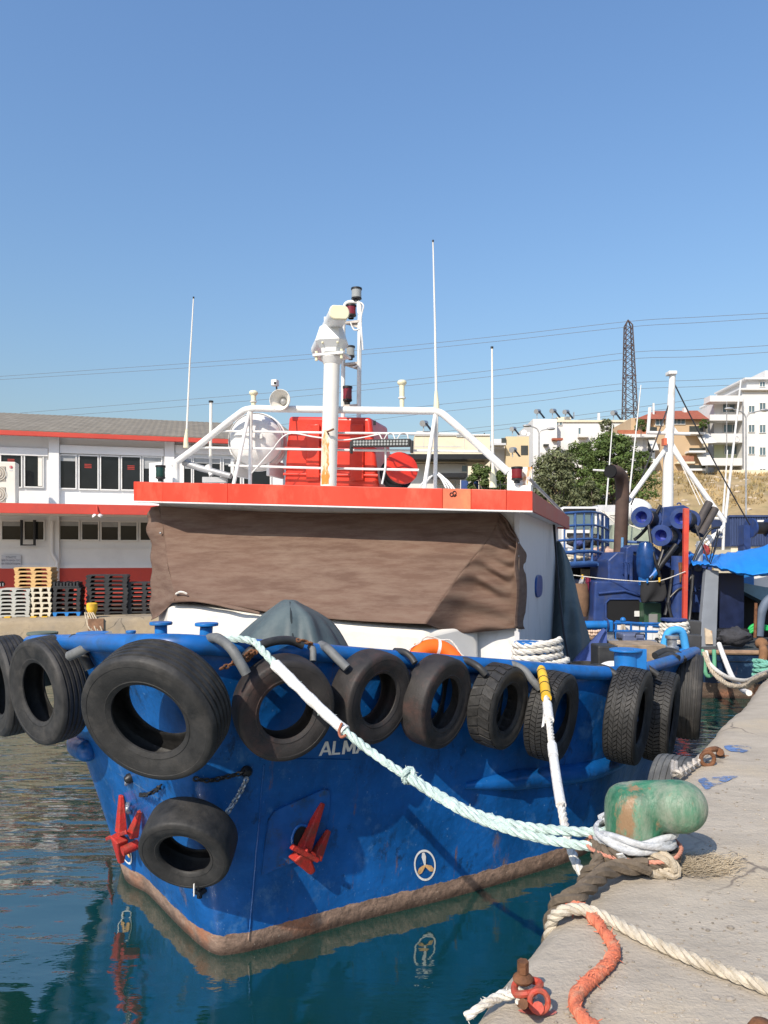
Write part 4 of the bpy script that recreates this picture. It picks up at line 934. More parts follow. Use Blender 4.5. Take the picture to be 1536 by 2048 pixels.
# ------------------------------------------------------------------ anchors in their pockets
def hp(px, py, off):
    i, t = hull_at(px, py); return hull_pt(i, t) + hull_frame(i, t)[3] * off
def fluke(base, tip, wb, wt, ob, ot, th):           # a tapered blade between two hull places
    b0, t0 = hp(*base, ob), hp(*tip, ot); d = (t0 - b0).normalized(); i, t = hull_at(*base); nn = hull_frame(i, t)[3]; s_ = d.cross(nn).normalized(); n2 = s_.cross(d)
    return MB().hexa([b0 - s_ * wb - n2 * th, b0 + s_ * wb - n2 * th, b0 + s_ * wb * .8 + n2 * th, b0 - s_ * wb * .8 + n2 * th],
                     [t0 - s_ * wt - n2 * th * .4, t0 + s_ * wt - n2 * th * .4, t0 + s_ * wt * .6 + n2 * th * .4, t0 - s_ * wt * .6 + n2 * th * .4])
def blade(pts, off, th):
    w = [hp(x, y, off) for x, y in pts]; i, t = hull_at(*pts[0]); nn = hull_frame(i, t)[3]; return MB().prism(w, nn * th)
poly = [(522, 1748), (528, 1690), (536, 1638), (548, 1620), (600, 1597), (645, 1577), (657, 1580), (657, 1610), (648, 1660), (612, 1712)]
cc = V((0, 0, 0)); pts = []
for k in range(len(poly)):
    a, b_ = poly[k], poly[(k + 1) % len(poly)]
    for j in range(4): pts.append(hp(a[0] + (b_[0] - a[0]) * j / 4, a[1] + (b_[1] - a[1]) * j / 4, .022))
pts2 = [p - hull_frame(*hull_at(*proj(p)))[3] * .03 for p in pts]; cen = hp(590, 1660, .03); n = len(pts)
mb = MB(); mb.add(pts + pts2 + [cen], [(k, (k + 1) % n, 2 * n) for k in range(n)] + [(k, n + k, n + (k + 1) % n, (k + 1) % n) for k in range(n)])
obj('anchor_plate', mb, M('scraped_blue_plate', (.006, .075, .26), .4, var=.3, rust=(.09, .05, .03), ramt=.42, rscale=4, dirt=(.03, .05, .06), damt=.5, dscale=7), boat, smooth=30)
obj('hawse_pipe', MB().tube([hp(602 + 21 * math.cos(a * .3), 1676 + 30 * math.sin(a * .3), .03) for a in range(21)], .012, 8, closed=True), BLUE, boat)
obj('hawse_hole', MB().add([hp(602 + 18 * math.cos(a * .3142), 1676 + 26 * math.sin(a * .3142), .034) for a in range(20)], [tuple(range(20))]), DARK, boat, smooth=0)
def anchor(lab, fl1, fl2, crown, head, side):
    t = thing('anchor', lab, 'anchor', hp(*crown[0], .1), 'bow anchors')
    obj('fluke', fluke(*fl1, .060, .030, .10, .02, .04), ANCHORM, t, bev=.008, smooth=0)
    obj('fluke', fluke(*fl2, .055, .025, .10, .03, .038), ANCHORM, t, bev=.008, smooth=0)
    obj('crown', fluke(crown[0], crown[1], .085, .035, .12, .12, .055), ANCHORM, t, bev=.012, smooth=0)
    obj('shank', MB().cyl(hp(*head, -.1), hp(*head, .15), .045, n=12), ANCHORM, t)
    obj('rim', fluke(*side, .022, .022, .17, .17, .022), ANCHORM, t, bev=.006, smooth=0)
anchor('red anchor on its plate right of the bow, under the rope', ((596, 1694), (643, 1604)), ((620, 1706), (655, 1658)), ((584, 1690), (612, 1730)), (606, 1697), ((566, 1674), (618, 1702)))
anchor('red anchor left of the small chained tyre', ((262, 1654), (246, 1588)), ((286, 1660), (286, 1620)), ((262, 1662), (264, 1712)), (276, 1688), ((246, 1664), (290, 1648)))

# ------------------------------------------------------------------ mooring posts and gear on the boat
def post(px, ytop, ybot, d, r, cap, lab, mat=BLUE2, lean=0.0, par=boat, name='mooring_post'):
    a, b_ = P(px, ybot, d), P(px, ytop, d); b_ = b_ + V((lean, 0, 0))
    o = obj(name, MB().tube([a, b_], r, 18), mat, par, smooth=40); o['label'] = lab
    obj('cap', MB().cyl(b_ + V((0, 0, -.012)), b_ + V((0, 0, .015)), cap, n=22), mat, o, bev=.005); return o
post(322, 1247, 1380, 6.6, .055, .10, 'small blue post with flat cap'); post(404, 1249, 1380, 6.4, .055, .10, 'small blue post with flat cap', lean=.04)
post(186, 1268, 1380, 6.9, .10, .15, 'stout blue post by the left tyres')
post(85, 1267, 1370, 7.6, .10, .15, 'stout mossy post by the left tyres', M('mossy_grey', (.10, .12, .09), .8, var=.4))
post(262, 1264, 1370, 7.4, .04, .05, 'thin blue post')
p1 = post(1054, 1286, 1440, 7.35, .10, .13, 'rope wound blue double bollard'); p2_ = post(1096, 1289, 1440, 7.5, .09, .115, 'rope wound blue double bollard')
bp = thing('square_mooring_post', 'bright blue capped mooring post standing on the rail by the herringbone tyre', 'bollard', P(1257, 1345, 8.0))
obj('column', MB().cyl(P(1252, 1440, 8.0), P(1252, 1299, 8.0), .125, n=20), BLUE2, bp, smooth=40); obj('cap', MB().cyl(P(1252, 1302, 8.0), P(1252, 1298, 8.0), .175, n=24), BLUE2, bp, bev=.005)
obj('web_plate', MB().box(P(1280, 1325, 7.92), (.14, .02, .29)), BLUE2, bp, bev=.004)
# coil of white rope on the double bollard
ctr = P(1054, 1345, 7.35); c2 = P(1096, 1345, 7.5); pts = []
for k in range(0, 96):
    a = k / 24 * 2 * math.pi; up = .04 + .068 * k / 24 + .02 * noise.noise(V((k * .13, 4, 2)))
    m_ = ctr.lerp(c2, .5 + .5 * math.cos(a) * .92); rad = V((math.cos(a) * (.13 + (.07 if 20 < k < 34 else 0)), math.sin(a) * .17, 0)); pts.append(V((m_.x, m_.y, ctr.z + up)) + rad)
obj('mooring_rope_coil', rope(smooth_path(pts, 3), .034, seed=3), WROPE, label='thick white rope wound round the blue double bollard right of the wheelhouse', cat='rope')
# lifebuoy
obj('deck_box', bx(826, 920, 1400, 1475, 7.15, .5), WHITE2, label='white deck box under the orange lifebuoy', cat='box', smooth=0, bev=.02)
lb = thing('lifebuoy', 'orange lifebuoy with white bands leaning on the white trunk cabin', 'lifebuoy', P(870, 1340, 7.4))
c = P(872, 1340, 7.35); ax = V((.25, -.80, .42)).normalized(); ub = ax.orthogonal().normalized(); wb_ = ax.cross(ub)
ringp = [c + (ub * math.cos(a) + wb_ * math.sin(a)) * .235 for a in [2 * math.pi * k / 48 for k in range(48)]]
obj('ring', MB().tube(ringp, .088, 16, closed=True), ORANGE, lb, smooth=60)
for k in range(0, 48, 12):
    obj('band', MB().tube([ringp[(k + j + 4) % 48] for j in range(2)], .0895, 16, caps=False), M('white_reflective_band', (.75, .74, .72), .5), lb, smooth=60)
obj('grab_line', MB().tube(smooth_path([c + (ub * math.cos(a) + wb_ * math.sin(a)) * (.325 + .02 * math.sin(8 * a)) + ax * .05 for a in [2 * math.pi * k / 24 for k in range(24)]], 3, closed=True), .008, 5, closed=True), WROPE, lb)
obj('light_stick', MB().cyl(P(828, 1330, 7.3), P(831, 1288, 7.4), .014), ORANGE, lb)
obj('light_stick', MB().cyl(P(822, 1316, 7.3), P(824, 1296, 7.4), .010), ORANGE, lb)

# ------------------------------------------------------------------ the iron bollard on the quay
gb = thing('quay_bollard', 'worn green iron mooring bollard with a rounded horn on the quay', 'bollard', G(1268, 1722, QZ))
B0 = G(1270, 1722, QZ); mb = MB()
mb.lathe([(.0, 0), (.165, 0), (.152, .05), (.146, .12), (.150, .18), (.152, .26), (.148, .31), (.130, .355), (.095, .38), (.05, .386), (0, .387)], B0, (0, 0, 1), 36)
h0, h1 = P(1290, 1611, B0.y), P(1361, 1613, B0.y - .10)
pa = [B0.lerp(B0, 0) + V((-.02, 0, h0.z - B0.z))] + [h0.lerp(h1, k / 8) for k in range(9)]; rr = [.122] + [.125, .126, .127, .127, .128, .129, .130, .130, .128]
mb.tube(pa, rr, 24)
mb.ball(h1 + V((0, 0, 0)), .129, 14)
o = obj('casting', mb, GREENB, gb, smooth=60); md = o.modifiers.new('remesh', 'REMESH'); md.mode = 'VOXEL'; md.voxel_size = .012; md.use_smooth_shade = True
md = o.modifiers.new('sm', 'SMOOTH'); md.iterations = 5; md.factor = .5
def coil(c, r, z0, z1, turns, seed, a0=0, wob=.02):
    n = int(turns * 28); return [c + V((math.cos(a0 + 2 * math.pi * k / 28) * (r + wob * noise.noise(V((k * .2, seed, 0)))), math.sin(a0 + 2 * math.pi * k / 28) * (r + wob * noise.noise(V((k * .2, seed, 5)))) , z0 + (z1 - z0) * k / n + .006 * noise.noise(V((k * .3, 1, seed))))) for k in range(n + 1)]
obj('mooring_eye', rope(coil(B0, .182, .118, .172, 2.05, 1, 2.2), .029, pitch=.5, strands=2, seed=40), GREYWRAP, label='silver taped eyes of the teal rope looped round the green bollard', cat='rope', smooth=60)
obj('old_rope_turns', rope(coil(B0, .20, .03, .085, 2.2, 2, 3.0, .03), .028, seed=4, fuzz=.3), BROWN, label='old brown rope wound low round the green bollard', cat='rope')
obj('thin_pink_line', rope(coil(B0, .222, .07, .11, 1.1, 5, 2.6, .03) , .010, seed=5), M('pink_line_fibre', (.50, .22, .15), .9, var=.25, scale=20), label='thin pink line tied round the ropes on the green bollard', cat='rope')
obj('frayed_rope_pile', rope(bez(G(1300, 1745, QZ + .03), G(1350, 1745, QZ + .03), G(1330, 1715, QZ + .10), G(1290, 1720, QZ + .06)), .03, fuzz=.6, seed=8), BROPE, label='frayed tan rope end at the foot of the green bollard', cat='rope')
obj('cloth_strip', cloth([[G(1232, 1708, QZ + .12), G(1245, 1706, QZ + .13)], [G(1242, 1728, QZ + .06), G(1258, 1724, QZ + .07)], [G(1250, 1745, QZ + .01), G(1256, 1742, QZ + .01)]], 4, 5, None), SLEEVE, label='white rag hanging from the ropes below the green bollard', cat='rag', smooth=60, solid=.004)
# thick brown line over the edge
e1 = G(1150, 1785, QZ + .06)
obj('old_mooring_line', rope(bez(B0 + V((-.02, -.235, .07)), G(1222, 1738, QZ + .07), G(1185, 1765, QZ + .06), G(1150, 1793, QZ + .05), G(1122, 1806, QZ + .02), P(1106, 1818, 3.30) + V((0, 0, -.06)), P(1100, 1880, 3.30) + V((-.02, 0, -.25))), .042, fuzz=.2, seed=6), BROWN, label='thick brown line running from the bollard over the quay edge', cat='rope')
obj('old_mooring_line', rope(bez(B0 + V((-.19, .02, .08)), G(1200, 1712, QZ + .06), G(1188, 1736, QZ + .03), G(1170, 1752, QZ - .02), P(1160, 1775, 3.7) + V((0, 0, -.1))), .032, fuzz=.2, seed=16), BROWN, label='second brown line dropping behind the thick one at the quay edge', cat='rope')
obj('beige_mooring_line', rope(bez(P(1098, 1905, 3.22) + V((-.02, 0, -.10)), P(1102, 1850, 3.2), G(1118, 1826, QZ + .035), G(1150, 1818, QZ + .045), G(1185, 1824, QZ + .04), G(1225, 1842, QZ + .032), G(1290, 1876, QZ + .030), G(1400, 1924, QZ + .030), G(1500, 1962, QZ + .030), G(1600, 2000, QZ + .03), G(1800, 2060, QZ + .03), G(2150, 2120, QZ + .03)), .025, pitch=.135, seed=7), M('beige_twisted_rope', (.52, .46, .36), .85, var=.18, scale=25, dirt=(.33, .27, .19), damt=.4, dscale=7, bump=.5, bscale=120), label='long beige twisted rope lying across the concrete quay', cat='rope')
obj('orange_mooring_line', rope(bez(G(1135, 1818, QZ + .02), G(1160, 1814, QZ + .03), G(1186, 1834, QZ + .026), G(1212, 1868, QZ + .026), G(1228, 1895, QZ + .026), G(1224, 1918, QZ + .026), G(1200, 1945, QZ + .026), G(1165, 1975, QZ + .026), G(1150, 2005, QZ + .026), G(1165, 2035, QZ + .026), G(1200, 2075, QZ + .026), G(1230, 2160, QZ + .026), G(1200, 2300, QZ + .026)), .024, fuzz=.8, seed=9, pitch=.11, strands=5), OROPE, label='faded orange fraying rope curving over the quay', cat='rope')
# fibres rubbed off the ropes
mb = MB(); rnd = random.Random(5)
for k in range(1500):
    x = rnd.gauss(1390, 45); y = rnd.gauss(1728, 12)
    if not (1290 < x < 1478 and 1703 < y < 1752): continue
    p = G(x, y, QZ + .004 + rnd.random() * .018); a = rnd.gauss(.15, .5); l = rnd.uniform(.02, .07)
    q2 = p + V((math.cos(a) * l, math.sin(a) * l, rnd.uniform(-.003, .006))); s_ = V((-math.sin(a), math.cos(a), 0)) * .0016
    mb.add([p - s_, p + s_, q2 + s_, q2 - s_], [(0, 1, 2, 3)])
obj('rope_fibres', mb, M('straw_fibre', (.50, .40, .26), .9, var=.3), smooth=0, kind='stuff', label='pale rope fibres scattered behind the green bollard', cat='fibres')
# ring bolt and shackle near the edge
t = thing('edge_shackle', 'rusty red painted shackle and bolt at the near quay edge', 'shackle', G(1060, 2010, QZ))
REDR = M('red_painted_rust', (.46, .06, .035), .6, var=.35, scale=25, dirt=(.17, .085, .05), damt=.8, dscale=20, bump=.3, bscale=60)
Z0 = QZ
obj('bolt', MB().cyl(G(1046, 2008, Z0), G(1046, 2008, Z0 + .135), .016, n=10), RUSTM, t)
bb = G(1046, 2008, Z0)
obj('nut', MB().cyl(bb + V((0, 0, .11)), bb + V((0, 0, .15)), .020, n=6), RUSTM, t); obj('washer', MB().ball(bb + V((0, 0, .088)), .036, 8, (1, 1, .55)), RUSTM, t)
obj('lower_nut', MB().cyl(bb + V((0, 0, .0)), bb + V((0, 0, .04)), .028, n=6), RUSTM, t)
obj('bow', MB().tube(smooth_path([bb + V((-.03, -.02, .05)), bb + V((-.01, -.045, .06)), bb + V((.03, -.04, .065)), bb + V((.06, .0, .07)), bb + V((.03, .03, .065)), bb + V((-.02, .025, .055))], 6, closed=True), .013, 8, closed=True), REDR, t)
rc = G(1078, 2006, Z0 + .055)
obj('ring', MB().tube([rc + V((math.cos(a * .4488) * .031, .01 * math.sin(a * .4488), math.sin(a * .4488) * .031 + .006)) for a in range(14)], .010, 8, closed=True), REDR, t)
obj('stud', MB().cyl(G(1076, 2016, Z0), G(1076, 2016, Z0 + .05), .020, n=10), REDR, t)
obj('frayed_line', rope(bez(G(932, 2034, QZ - .02), G(965, 2012, QZ + .01), G(1000, 1993, QZ + .02), G(1028, 1988, QZ + .035), bb + V((.02, .03, .05)), bb + V((.03, -.02, .04)), bb + V((-.03, -.03, .04))), .016, fuzz=.9, seed=11), WROPE, label='short frayed white rope tied to the red shackle', cat='rope')
def paint_patch(pts, mat, lab, cat_='paint'):
    w = smooth_path([G(x, y, QZ + .006) for x, y in pts], 6, closed=True); w = [p + V((.02 * noise.noise(p * 9), .02 * noise.noise(p * 9 + V((5, 0, 0))), 0)) for p in w]
    n = len(w); c_ = sum(w, V((0, 0, 0))) / n; mb = MB(); mb.add(w + [c_], [(k, (k + 1) % n, n) for k in range(n)]); obj('paint_stain', mb, mat, smooth=0, label=lab, cat=cat_)
def broken(m, sc=7, a=.44, b_=.54):                # paint worn through to the concrete: holes follow a noise of their own
    N = m.node_tree.nodes; n = N.new('ShaderNodeTexNoise'); n.inputs['Scale'].default_value = sc; n.inputs['Detail'].default_value = 8; n.inputs['Roughness'].default_value = .7
    g = N.new('ShaderNodeNewGeometry'); r = N.new('ShaderNodeValToRGB'); r.color_ramp.elements[0].position = a; r.color_ramp.elements[1].position = b_
    m.node_tree.links.new(g.outputs['Position'], n.inputs['Vector']); m.node_tree.links.new(n.outputs[0], r.inputs[0]); m.node_tree.links.new(r.outputs[0], N['Principled BSDF'].inputs['Alpha']); return m
PB = broken(M('worn_blue_floor_paint', (.10, .17, .33), .8, var=.3, scale=6))
paint_patch([(1396, 1560), (1410, 1553), (1440, 1553), (1476, 1552), (1450, 1563), (1428, 1572), (1414, 1582), (1404, 1572)], PB, 'larger worn blue paint stain on the quay behind the bollard')
paint_patch([(1446, 1492), (1475, 1490), (1502, 1496), (1490, 1504), (1460, 1502)], PB, 'small worn blue paint stain beside the rusty ring')
paint_patch([(1040, 2020), (1080, 2013), (1112, 2018), (1108, 2026), (1070, 2028)], broken(M('worn_red_floor_paint', (.46, .13, .10), .8, var=.3), 14), 'worn red paint stain under the shackle')
paint_patch([(1430, 1509), (1452, 1510), (1460, 1514), (1436, 1514)], broken(M('rust_stain', (.40, .17, .06), .9, var=.3), 12), 'orange rust stain beside the mooring ring')
obj('steel_knob', MB().lathe([(0, .06), (.03, .055), (.045, .03), (.045, 0)], G(1524, 2078, QZ), (0, 0, 1), 16), RUSTM, label='rusty domed stud at the lower right corner of the quay', cat='stud', smooth=50)

# ------------------------------------------------------------------ mooring ropes from boat to quay
def dl(x, x0, d0, x1, d1): return 1 / (1 / d0 + (1 / d1 - 1 / d0) * (x - x0) / (x1 - x0))
TD = lambda x: dl(x, 520, 5.18, 1215, 3.78)
head = [P(405, 1283, 5.65), P(440, 1279, 5.40), P(480, 1278, 5.32), P(508, 1284, 5.26), P(524, 1300, 5.18)]
mid = [(550, 1328), (600, 1378), (650, 1426), (690, 1462), (740, 1502), (785, 1534), (818, 1553)]
up_ = [(880, 1590), (940, 1622), (1010, 1645), (1080, 1657), (1150, 1663), (1215, 1664)]
lo_ = [(880, 1597), (940, 1630), (1010, 1657), (1080, 1676), (1150, 1689), (1205, 1694)]
tr = thing('teal_mooring_rope', 'doubled pale teal mooring rope sagging from bow to green bollard', 'rope', P(820, 1553, TD(820)))
obj('bow_part', rope(smooth_path(head + [P(x, y, TD(x)) for x, y in mid], 8), .027, fuzz=.15, seed=1), TEAL, tr)
obj('upper_part', rope(smooth_path([P(x, y, TD(x)) for x, y in [(818, 1551)] + up_], 8), .026, fuzz=.2, seed=2), TEAL, tr)
obj('lower_part', rope(smooth_path([P(x, y, TD(x) - .03) for x, y in [(818, 1556)] + lo_], 8), .026, fuzz=.2, seed=3), TEAL, tr)
kn = P(818, 1553, TD(818)); obj('knot', rope([kn + V((math.cos(a * .5) * .032, math.sin(a * .9) * .028, math.sin(a * .5) * .040)) for a in range(0, 27)], .017, fuzz=.5, seed=4), TEAL, tr)
slv = smooth_path([P(x, y, TD(x)) for x, y in mid[:4]], 8)
obj('sleeve', MB().tube([p + V((.004 * noise.noise(p * 14), 0, .004 * noise.noise(p * 17))) for p in slv], [.037 + .006 * noise.noise(p * 11) for p in slv], 12), SLEEVE, tr, smooth=60)
obj('cord_tie', MB().tube(smooth_path([P(684, 1446, TD(684) - .04), P(678, 1462, TD(684) - .04), P(682, 1474, TD(684) - .05), P(692, 1470, TD(690) - .05)], 6), .009, 6), M('brown_red_cord', (.28, .10, .06), .9), tr)
WD = lambda y: dl(y, 1345, 7.0, 1750, 3.95)
wpts = [(1075, 1326), (1084, 1346), (1092, 1390), (1098, 1440), (1104, 1490), (1112, 1550), (1122, 1610), (1134, 1670), (1150, 1720), (1168, 1750), (1190, 1768)]
wr_ = thing('white_mooring_rope', 'white mooring rope with orange and canvas sleeves hanging down to the quay', 'rope', P(1165, 1745, WD(1745)))
wpath = smooth_path([P(x, y, WD(y)) for x, y in wpts], 8)
obj('line', rope(wpath, .026, seed=12), WROPE, wr_)
def part_of(y0, y1): return [p for p in wpath if y0 <= proj(p)[1] <= y1]
obj('orange_sleeve', MB().tube(part_of(1338, 1402), .045, 12), YELLOW, wr_, smooth=60)
for y in (1352, 1366, 1380, 1394):
    q2 = [p for p in wpath if abs(proj(p)[1] - y) < 9][:2]
    if len(q2) > 1: obj('black_band', MB().tube([q2[0], q2[0].lerp(q2[1], .18)], .048, 12), BLACK, wr_)
obj('canvas_sleeve', MB().tube(part_of(1404, 1446), .040, 12), SLEEVE, wr_, smooth=60)
for (y0, y1, r) in ((1490, 1515, .036), (1508, 1612, .033)): obj('canvas_sleeve', MB().tube(part_of(y0, y1), r, 12), SLEEVE, wr_, smooth=60)
obj('rag', cloth([[P(1085, 1405, 6.3), P(1094, 1405, 6.3)], [P(1086, 1430, 6.2), P(1092, 1432, 6.2)], [P(1083, 1455, 6.1), P(1088, 1452, 6.1)]], 3, 4, None), SLEEVE, wr_, smooth=60, solid=.004)

# grit and shreds lying on the concrete
mb = MB(); rnd = random.Random(21)
for k in range(700):
    x = rnd.uniform(1000, 1536); y = rnd.uniform(1500, 2048); p = G(x, y, QZ + .002)
    e = edge[min(range(0, len(edge), 6), key=lambda i: (edge[i] - p).length)]
    if (p - e).dot(QI) < .22: continue
    r = rnd.uniform(.002, .007) * (1 if rnd.random() < .93 else 2.2); b_ = MB().ball((0, 0, 0), r, 3); s0 = rnd.random() * 9
    mb.add([V((v.x * rnd.uniform(.9, 1.5), v.y, v.z * .6)) + p for v in b_.v], b_.f)
obj('quay_grit', mb, M('grit', (.30, .26, .21), .9, var=.5, scale=3), smooth=0, kind='stuff', label='loose grit scattered over the concrete quay', cat='grit')
# ------------------------------------------------------------------ the red and white building across the basin
def fac(px, py, off):                             # pixel on the upright plane parallel to the far quay, off metres inland
    k = (px - CX) / F; o = FQ0 + FQN * off; u = (k * o.y - o.x) / (FQD.x - k * FQD.y); return P(px, py, o.y + FQD.y * u)
FO = 5.6
bl = thing('quay_building', 'two storey white building with red bands and grey sheet roof across the water', 'building', fac(200, 1240, FO))
WALLW = M('white_render_wall', (.70, .69, .675), .8, var=.04, scale=1.2, dirt=(.62, .61, .60), damt=.35, dscale=.9)
BRED = M('building_red_paint', (.50, .055, .035), .6, var=.1, scale=1.5, dirt=(.38, .05, .04), damt=.4)
def fb(px0, px1, y0, y1, o0, o1, ref=None):       # box on the facade: columns px0..px1, rows y0..y1 (heights read at column ref), from o0 to o1 metres inland
    ref = ref if ref is not None else (px0 + px1) / 2
    zt, zb = fac(ref, y0, o0).z, fac(ref, y1, o0).z; a, b_ = fac(px0, 1100, o0), fac(px1, 1100, o0); d = FQN * (o1 - o0)
    q_ = [a, b_, b_ + d, a + d]; return MB().hexa([V((p.x, p.y, zb)) for p in q_], [V((p.x, p.y, zt)) for p in q_])
zq = QZ
def fbz(px0, px1, z0, z1, o0, o1):
    a, b_ = fac(px0, 1100, o0), fac(px1, 1100, o0); d = FQN * (o1 - o0); q_ = [a, b_, b_ + d, a + d]
    return MB().hexa([V((p.x, p.y, z0)) for p in q_], [V((p.x, p.y, z1)) for p in q_])
XL, XR = -420, 590
ZE = fac(200, 868, FO).z; ZB = fac(200, 1136, FO).z
obj('wall', fbz(XL, XR, ZB, ZE, FO, FO + 8), WALLW, bl, smooth=0)
obj('base_band', fbz(XL, XR, QZ, ZB, FO - .04, FO + .05), BRED, bl, smooth=0)
obj('white_band', fb(XL, XR, 1129, 1136, FO - .05, FO, 200), WALLW, bl, smooth=0)
obj('ledge', fb(XL, XR, 1095, 1097, FO - .03, FO, 200), WALLW, bl, smooth=0)
for (a, b_) in ((97, 118), (329, 349), (-150, -125), (548, 566)):
    obj('pilaster', fbz(a, b_, QZ, ZE, FO - .16, FO + .02), WALLW, bl, smooth=0, bev=.01)
for (a, b_) in ((-122, 96), (119, 328), (350, 547)): obj('lintel', fb(a, b_, 893, 909, FO - .10, FO + .02, (a + b_) / 2), WALLW, bl, smooth=0, bev=.01)
# eave, roof, canopy
eo = FO - .55
obj('eave_fascia', fb(XL, XR + 20, 867.5, 877, eo, eo + .12, 200), BRED, bl, smooth=0, bev=.01)
ROOFM = M('grey_weathered_roof_sheet', (.185, .160, .122), .9, var=.14, scale=1.5, dirt=(.25, .225, .185), damt=.5, dscale=3, bump=.35, bscale=9, rust=(.5, .48, .44), ramt=-.05, rscale=7)
ze = fac(200, 867.5, eo).z
a, b_ = fac(XL, 1100, eo), fac(XR + 20, 1100, eo); rise = FQN * 6.2 + V((0, 0, 1.62))
for p in (a, b_): p.z = ze
mb = MB(); n = 150; vs = []
for k in range(n + 1):
    p = a.lerp(b_, k / n); w = V((0, 0, .005 * (1 if k % 2 else -1))); vs += [p + w, p + w + rise, p + w + rise + FQN * 6 + V((0, 0, -1.6))]
mb.add(vs, [(3 * k + j, 3 * k + 3 + j, 3 * k + 4 + j, 3 * k + 1 + j) for k in range(n) for j in (0, 1)])
obj('roof', mb, ROOFM, bl, smooth=0, solid=.03)
co = FO - 1.9; sc2 = 0
can = obj('canopy', fb(XL, XR, 1009, 1027, co, FO, 150), WALLW, bl, smooth=0, bev=.01)
obj('canopy_fascia', fb(XL, XR, 1008, 1028, co - .05, co, 150), BRED, can, smooth=0, bev=.008)
def window(px0, px1, y0, y1, open_=False, blind=False):
    w = obj('window', fb(px0, px1, y0, y1, FO - .03, FO + .01), GLASSD, bl, smooth=0)
    fw = 2.2
    for (a, b_, c_, d_) in ((px0 - fw, px0, y0 - fw, y1 + fw), (px1, px1 + fw, y0 - fw, y1 + fw), (px0, px1, y0 - fw, y0), (px0, px1, y1, y1 + fw)):
        obj('frame', fb(a, b_, c_, d_, FO - .075, FO + .005), WHITE, w, smooth=0)
    if blind: obj('blind', fb(px1 - 9, px1 - 1, y0 + 1, y1 - 1, FO - .045, FO - .032), WHITE2, w, smooth=0)
    if not blind and random.random() < .45: obj('blind', fb(px0 + .5, px1 - .5, y0 + .5, y0 + (y1 - y0) * random.uniform(.12, .35), FO - .042, FO - .032), M('window_blind', (.30, .31, .31), .7, var=.15), w, smooth=0)
    return w
for r in ((2, 42, 906, 973), (50, 85, 909, 973), (121, 151, 911, 976), (159, 195, 912, 977.5), (202, 237, 913, 978.5), (244, 280, 914, 979), (287, 322, 915, 980), (368, 382, 917, 981), (388, 440, 917, 982), (448, 480, 918, 983), (488, 540, 919, 984)):
    window(*r, blind=(r[0] == 50))
for r in ((4, 41, 1043, 1079), (49, 87, 1043, 1079), (120, 157, 1043, 1079), (164, 196, 1044, 1079), (203, 236, 1044, 1080), (241, 273, 1045, 1080), (281, 318, 1045, 1080), (352, 400, 1046, 1081), (408, 540, 1046, 1081)): window(*r)
WINRED = M('red_window_print', (.35, .03, .02), .6)
for (x, y) in ((22, 918), (176, 928), (262, 931)):
    for k in range(3): obj('window_print', fb(x - 7, x + 7, y + k * 3.2, y + k * 3.2 + 1.6, FO - .036, FO - .031), WINRED, bl, smooth=0)
obj('down_pipe', MB().tube(smooth_path([fac(104, 1042, FO - .22), fac(104, 1100, FO - .22), fac(105, 1108, FO - .22), fac(113, 1122, FO - .22), fac(114, 1132, FO - .22), fac(114, 1235, FO - .22)], 5), .05, 10), WALLW, bl, smooth=60)
obj('duct', MB().tube([fac(43, 1040, FO - .2), fac(43, 1090, FO - .2), fac(69, 1090, FO - .2), fac(69, 1040, FO - .2)], .045, 8), BLACK, bl)
sg = thing('notice_sign', 'small grey notice with Greek lettering on the wall above the pallets', 'sign', fac(22, 1137, FO - .05))
obj('plate', fb(3, 42, 1110, 1137, FO - .065, FO - .04), M('grey_sign_plate', (.50, .51, .54), .6, var=.03), sg, smooth=0)
def flat_text(txt, px, py, off, hpx, par, mat, widthpx=None):
    cu = bpy.data.curves.new('t', 'FONT'); cu.body = txt; cu.size = 1; cu.align_x = 'CENTER'; cu.resolution_u = 2
    o = bpy.data.objects.new('t', cu); COL.objects.link(o); bpy.context.view_layer.update(); dg = bpy.context.evaluated_depsgraph_get()
    me = bpy.data.meshes.new_from_object(o.evaluated_get(dg)); bpy.data.objects.remove(o)
    base = fac(px, py, off); s_ = hpx / F * base.y / .72
    if widthpx and len(me.vertices):
        wd = max(v.co.x for v in me.vertices) - min(v.co.x for v in me.vertices); sx = widthpx / F * base.y / max(wd, .01)
    else: sx = s_
    mb = MB(); mb.add([base + FQD * (v.co.x * sx) + V((0, 0, v.co.y * s_)) for v in me.vertices], [tuple(p.vertices) for p in me.polygons])
    if mb.v: obj('lettering', mb, mat, par, smooth=0)
INK = M('sign_ink', (.06, .07, .12), .7)
for k, (s_, wd) in enumerate((('ΟΙ ΠΑΛΕΤΕΣ', 19), ('ΠΡΙΝ ΤΗ ΧΡΗΣΗ ΤΟΥΣ', 35), ('ΝΑ ΠΛΕΝΟΝΤΑΙ ΚΑΛΑ', 34))): flat_text(s_, 22, 1116.5 + k * 6.3, FO - .07, 3.8, sg, INK, wd)
ac = thing('air_conditioner', 'cream double fan air conditioner on the canopy at the left edge', 'air conditioner', fac(10, 1007, co + .5))
ACM = M('cream_metal', (.68, .64, .56), .5, var=.04)
obj('case', fb(-22, 31, 923, 1008, co + .45, co + .95), ACM, ac, smooth=0, bev=.02)
for (y0, y1) in ((932, 962), (974, 1004)):
    g_ = obj('fan_grille', fb(-18, 11, y0, y1, co + .43, co + .46), M('grille_taupe', (.36, .31, .25), .6, var=.2), ac, smooth=0, bev=.015)
    cpt = fac(-4, (y0 + y1) / 2, co + .42)
    for r in (.08, .15, .21): obj('ring', MB().tube([cpt + FQD * math.cos(a * .3142) * r + V((0, 0, math.sin(a * .3142) * r)) for a in range(20)], .008, 5, closed=True), ACM, g_)
cpt = fac(22, 934, co + .44)
